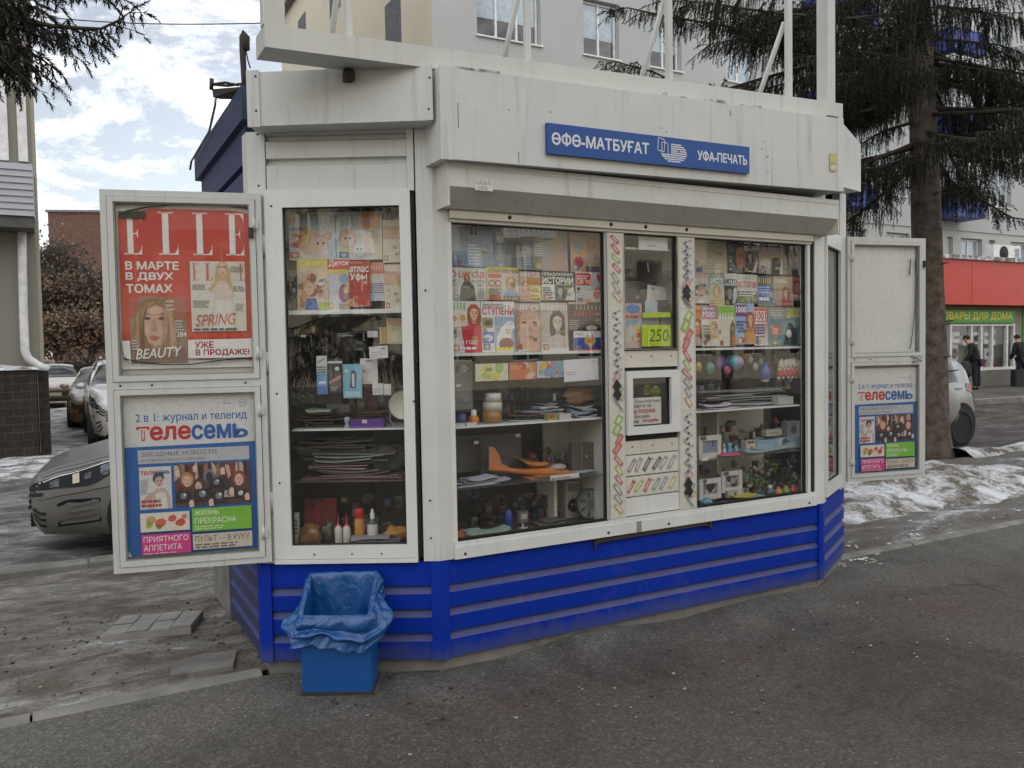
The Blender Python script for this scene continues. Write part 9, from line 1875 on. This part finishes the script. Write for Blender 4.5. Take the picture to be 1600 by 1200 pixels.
# bare dead limbs low on the spruce trunk are part of its branches; the second spruce stands left of the frame
lt = Vector((-5.45, 5.3, GZ))
Y_ = 6.0
e2 = [([lt+Vector((0, 0, 4.4)), at(-90, 5, 5.7), at(0, 14, Y_), at(47, 33, Y_), at(82, 41, Y_), at(125, 44, Y_), at(158, 45, Y_), at(187, 31, Y_), at(204, 18, Y_)], .30, .42, 1.5),
      ([lt+Vector((0, 0, 4.1)), at(-80, 55, 5.5), at(0, 66, 5.8), at(40, 78, 5.8), at(65, 92, 5.8), at(88, 110, 5.8)], .34, .35, 1.5),
      ([lt+Vector((0, 0, 4.9)), at(-60, -40, 5.7), at(10, -26, 6.1), at(60, -16, 6.1), at(100, -8, 6.1), at(150, -12, 6.1), at(185, -16, 6.1)], .22, .45, 1.4),
      ([lt+Vector((0, 0, 4.2)), at(-80, 30, 5.2), at(-20, 60, 5.4), at(20, 78, 5.4), at(45, 100, 5.4)], .42, .3, 1.5),
      ([lt+Vector((0, 0, 4.3)), at(-70, 62, 5.2), at(-25, 78, 5.3), at(5, 92, 5.3), at(30, 118, 5.3)], .40, .3, 1.6),
      ([lt+Vector((0, 0, 4.6)), at(-80, 20, 5.5), at(-10, 30, 5.6), at(30, 44, 5.6), at(70, 60, 5.7), at(100, 66, 5.7)], .34, .35, 1.6),
      ([lt+Vector((0, 0, 4.8)), at(-70, -20, 5.4), at(-15, -8, 5.5), at(25, 2, 5.6), at(60, 14, 5.6)], .34, .3, 1.6),
      ([lt+Vector((0, 0, 4.5)), at(-80, 0, 5.4), at(-20, 18, 5.6), at(20, 28, 5.6), at(40, 36, 5.6)], .40, .3, 1.5)]
spruce('spruce_tree', 'spruce whose drooping branch tips hang into the upper left corner', lt, 13.0, 5.6, 2.2, 20, 23, .17, extra=e2, wd=.024)
def bare_tree(base, H, seed, label, leafy_=0.6, spread=.55, cols=None):
    rnd = random.Random(seed); root = thing('bare_tree', label, 'tree', base, group='bare trees beyond the parked cars'); tr, lf = MB(), MB(); B = Vector(base)
    cols = cols or [(0.15, 0.105, 0.075), (0.18, 0.125, 0.085), (0.11, 0.085, 0.065), (0.24, 0.15, 0.085)]
    def grow(p, d, l, r, lev):
        q = p + d*l; mid = p.lerp(q, .5) + Vector((rnd.uniform(-.05, .05)*l, rnd.uniform(-.05, .05)*l, 0))
        tr.tube([p, mid, q], [r, r*.85, r*.65], 5 if lev > 1 else 8, caps=False)
        if lev >= 5:
            for i in range(12):
                e = q + Vector((rnd.gauss(0, .35), rnd.gauss(0, .35), rnd.gauss(0.05, .3)))*l*1.5; tr.tube([q, e], [.018, .007], 3, caps=False)
                if (e.z < B.z+H*leafy_ and rnd.random() < .55) or rnd.random() < .08:
                    for k in range(2 if rnd.random() < .45 else 0):
                        c = e + Vector((rnd.gauss(0, .45), rnd.gauss(0, .45), rnd.gauss(0, .4))); a = Vector((rnd.uniform(-1, 1), rnd.uniform(-1, 1), rnd.uniform(-1, 1)))
                        a = a.normalized()*rnd.uniform(.06, .17); b_ = a.orthogonal().normalized()*.09; lf.face([c-a, c+b_, c+a, c-b_], rnd.choice(cols))
            return
        n = 3 if lev > 0 else 5
        for i in range(n):
            a = rnd.uniform(0, 2*pi); s_ = spread*rnd.uniform(.5, 1.3); nd_ = (d + Vector((cos(a), sin(a), .15))*s_).normalized(); grow(p + d*l*rnd.uniform(.55, 1.0), nd_, l*rnd.uniform(.62, .85), r*.6, lev+1)
    grow(B-Vector((0, 0, .2)), Vector((rnd.uniform(-.05, .05), rnd.uniform(-.05, .05), 1)), H*.24, H*.016, 0)
    tr.build('trunk', M['twig'], root); lf.build('foliage', M['leaf'], root); return root
for i, (x, Y, H, lf_, lb) in enumerate(((70, 62, 16, .45, 'thin bare tree beside the left building, twigs against the sky'), (112, 58, 11.5, 1.0, 'bushy brown leaved tree in front of the brick block'), (150, 66, 15.5, .9, 'tall brown tree before the right half of the brick block'),
      (90, 70, 13, 1.0, 'brown tree between the thin bare tree and the brick block'), (190, 60, 11, 1.0, 'brown tree showing just left of the poster case'), (135, 52, 6.5, 1.0, 'low rust brown tree behind the parked cars'), (82, 50, 6.0, 1.0, 'low dark brown tree right of the drain pipe'))):
    p = at(x, 575, Y); p.z = -0.1; bare_tree(p, H, 40+i, lb, lf_)
mb = MB(); rnd = random.Random(5)
for i in range(26):
    p = at(60+i*6, 575, 47); mb.blob((p.x, p.y, .5), .8, .5, .75, (0.05, 0.042, 0.032), amp=.35, seed=i, nu=9, nv=6)
    for k in range(40): c = Vector((p.x+rnd.gauss(0, .5), p.y-.5+rnd.gauss(0, .2), abs(rnd.gauss(.7, .4)))); a = Vector((rnd.uniform(-1, 1), rnd.uniform(-.3, .3), rnd.uniform(-.3, 1))).normalized()*.3; b_ = a.orthogonal().normalized()*.03; mb.face([c-a, c+b_, c+a, c-b_], (0.045, 0.036, 0.028))
tag(mb.build('hedge', M['leaf']), 'dark brown leafless hedge at the back of the car park', 'hedge', kind='stuff')
# ------------------------------------------------------------------ people by the shop
def skin_mesh(V, E, Rd, name, mt, parent, sub=2):
    me = bpy.data.meshes.new('t'); me.from_pydata(V, E, []); o = bpy.data.objects.new('t', me); COL.objects.link(o)
    md = o.modifiers.new('s', 'SKIN'); md.use_smooth_shade = True
    for i, r in enumerate(Rd): me.skin_vertices[0].data[i].radius = r if isinstance(r, tuple) else (r, r)
    me.skin_vertices[0].data[0].use_root = True
    o.modifiers.new('u', 'SUBSURF').levels = sub
    m2 = bpy.data.meshes.new_from_object(o.evaluated_get(bpy.context.evaluated_depsgraph_get())); bpy.data.objects.remove(o); bpy.data.meshes.remove(me)
    m2.name = name; m2.materials.clear(); m2.materials.append(mt); ob = bpy.data.objects.new(name, m2); COL.objects.link(ob); ob.parent = parent; return ob
M['skin'] = plain('skin', (0.42, 0.26, 0.19), 0.6)
M['coat'] = plain('black_coat', (0.012, 0.012, 0.014), 0.85); M['trs'] = plain('dark_trousers', (0.014, 0.016, 0.022), 0.9); M['hair'] = plain('dark_hair', (0.02, 0.016, 0.013), 0.8)
def person(label, loc, rz, bag_side=1, bend=0.12):
    r = thing('person', label, 'person', loc, rz, None); f = -1          # faces -y locally
    b = bend
    J = dict(pel=(0, 0, .92), waist=(0, -.01*1, 1.08), chest=(0, -.05-b*.4, 1.30), neck=(0, -.09-b*.8, 1.46), head=(0, -.13-b, 1.58), top=(0, -.13-b, 1.70))
    V = list(J.values()); Rd = [(.15, .11), (.135, .10), (.165, .11), (.055, .055), (.078, .092), (.06, .07)]; E = [(0, 1), (1, 2), (2, 3), (3, 4), (4, 5)]
    def add(p, r_, par): V.append(p); Rd.append(r_); E.append((par, len(V)-1)); return len(V)-1
    arms, legs = {}, {}
    for s_ in (1, -1):
        a = add((s_*.17, -.05-b*.4, 1.38), .065, 2); e = add((s_*.23, -.06-b*.3, 1.10), .05, a); w = add((s_*.23, -.20-b*.5, .90), .035, e); h = add((s_*.23, -.23-b*.5, .83), (.018, .038), w)
        for k in range(4): q = add((s_*.23+(k-1.5)*.004, -.215-b*.5-.018*(k-1.5), .775), .010, h); add((s_*.225, -.222-b*.5-.016*(k-1.5), .74+.006*abs(k-1.5)), .008, q)
        q = add((s_*.21, -.265-b*.5, .80), .011, w); add((s_*.205, -.275-b*.5, .765), .009, q)
        t = add((s_*.09, 0, .86), .095, 0); kn = add((s_*.10, -.03*s_, .48), .06, t); an = add((s_*.10, .03-.02*s_, .09), .042, kn); add((s_*.11, -.12, .035), (.038, .03), an)
        arms[s_] = (V[a], V[e], V[w]); legs[s_] = (V[t], V[kn], V[an])
    skin_mesh(V, E, Rd, 'body', M['skin'], r)
    CV = [(0, -.0, .80), (0, -.01, 1.08), (0, -.05-b*.4, 1.32), (0, -.08-b*.7, 1.43)]; CE = [(0, 1), (1, 2), (2, 3)]; CR = [(.20, .15), (.175, .14), (.205, .145), (.085, .085)]
    for s_ in (1, -1):
        i = len(CV); CV += [tuple(p) for p in arms[s_]]; CR += [.092, .075, .06]; CE += [(2, i), (i, i+1), (i+1, i+2)]
    skin_mesh(CV, CE, CR, 'jacket', M['coat'], r)
    TV = [(0, 0, .90)]; TE = []; TR = [(.16, .13)]
    for s_ in (1, -1): i = len(TV); TV += [tuple(p) for p in legs[s_]]; TR += [.108, .08, .07]; TE += [(0, i), (i, i+1), (i+1, i+2)]
    skin_mesh(TV, TE, TR, 'trousers', M['trs'], r)
    for s_ in (1, -1): skin_mesh([(s_*.10, .05-.02*s_, .06), (s_*.11, -.06, .05), (s_*.115, -.17, .04)], [(0, 1), (1, 2)], [(.05, .055), (.05, .05), (.042, .035)], 'shoe', M['black'], r)
    mb = MB(); hd = Vector(J['head']); mb.blob((hd.x, hd.y+.012, hd.z+.055), .092, .106, .085, amp=.05, nu=16, nv=10); bo = mb.build('cap', M['hair'], None, loc=(0, 0, 0)); bo.parent = r
    mb = MB()
    for s_ in (1, -1): mb.blob((s_*.03, hd.y-.088, hd.z+.012), .010, .006, .006, (0.03,)*3, amp=0, nu=8, nv=5); mb.blob((s_*.082, hd.y, hd.z), .014, .022, .032, (0.42, 0.26, 0.19), amp=0, nu=8, nv=6)
    mb.blob((0, hd.y-.10, hd.z-.018), .013, .018, .02, (0.42, 0.25, 0.18), amp=0, nu=8, nv=6); mb.box(-.024, .024, hd.y-.095, hd.y-.085, hd.z-.056, hd.z-.048, (0.25, 0.08, 0.07))
    bo = mb.build('face', M['matte'], None, loc=(0, 0, 0)); bo.parent = r
    return r
P1 = ST.p(ST.hit(1525, 600, 11.9)[0], 11.9, 0.07)
person('person in a black jacket and cap standing before the shop window with a dark bag', P1, ST.rz+R(200), bend=.16)
mb = MB(); q = P1+Vector((-.42, -.15, .62)); mb.blob(q, .20, .13, .26, (0.02, 0.02, 0.024), amp=.2, seed=3, nu=16, nv=10); mb.tube([q+Vector((-.1, 0, .2)), q+Vector((.02, 0, .42)), q+Vector((.14, 0, .2))], .012, 6, (0.02,)*3)
G(mb, 'shoulder_bag', 'dark shoulder bag held by the person before the shop window', 'bag', 'matte')
P2 = ST.p(ST.hit(1597, 600, 12.2)[0], 12.2, 0.07)
person('person in a dark coat cut off by the right edge of the photo', P2, ST.rz+R(160))
mb = MB(); q = P2+Vector((-.25, -.25, 0)); mb.box(q.x-.2, q.x+.25, q.y-.15, q.y+.15, .09, .62, (0.03, 0.03, 0.033), b=.03); G(mb, 'dark_suitcase', 'dark box-shaped bag on the shop pavement at the right edge', 'bag', 'matte')
# ------------------------------------------------------------------ overhead cable, and the sunlit block across the street
mb = MB(); p, q = at(-60, 12, 12), at(420, 36, 12); mb.tube([p.lerp(q, i/16)-Vector((0, 0, .10*sin(pi*i/16))) for i in range(17)], .008, 5)
tag(mb.build('overhead_cable', M['black']), 'thin overhead cable crossing the sky left of the kiosk', 'cable')
opp = thing('apartment_building', 'sunlit cream apartment block across the street, mirrored in the kiosk windows', 'building', ST.p(0, -27, 0))
OP = Fr(ST.p(75, -27, 0), TH+pi)
hol = [(2.2+i*3.3, 3.7+i*3.3, 1.1+3*k, 2.6+3*k) for i in range(44) for k in range(5)]
mb = MB(OP); holed_wall(mb, 0, 150, -.1, 15.6, 0, hol, .2, back=False); mb.box(0.01, 150, .6, 12, -.1, 15.5, m=1); mb.build('wall', [M['bcream'], M['room']], opp)
for i in range(44):
    mb = MB(OP)
    for k in range(5): h = (2.2+i*3.3, 3.7+i*3.3, 1.1+3*k, 2.6+3*k); ringbox(mb, h[0]+.01, h[1]-.01, h[2]+.01, h[3]-.01, .07, .1, .16); mb.box((h[0]+h[1])/2-.03, (h[0]+h[1])/2+.03, .1, .16, h[2]+.08, h[3]-.08); 
    if i % 4 == 1:
        for k in range(1, 5): mb.box(2.0+i*3.3, 4.6+i*3.3, -1.0, -.02, .2+3*k, 1.2+3*k)
    mb.build('window_column', M['wframe'], opp)
spruce('spruce_tree', 'spruce across the street behind the viewer, mirrored in the kiosk windows', ST.p(16.5, -15.5, GZ), 12, 2.5, 4.2, 34, 77, .2, tl=.6, gap=.16, dens=.6, wd=.04)
spruce('spruce_tree', 'second spruce across the street, mirrored in the left window of the kiosk', ST.p(-13.0, -14, GZ), 11, 1.6, 4.6, 30, 78, .2, tl=.6, gap=.16, dens=.6, wd=.04)
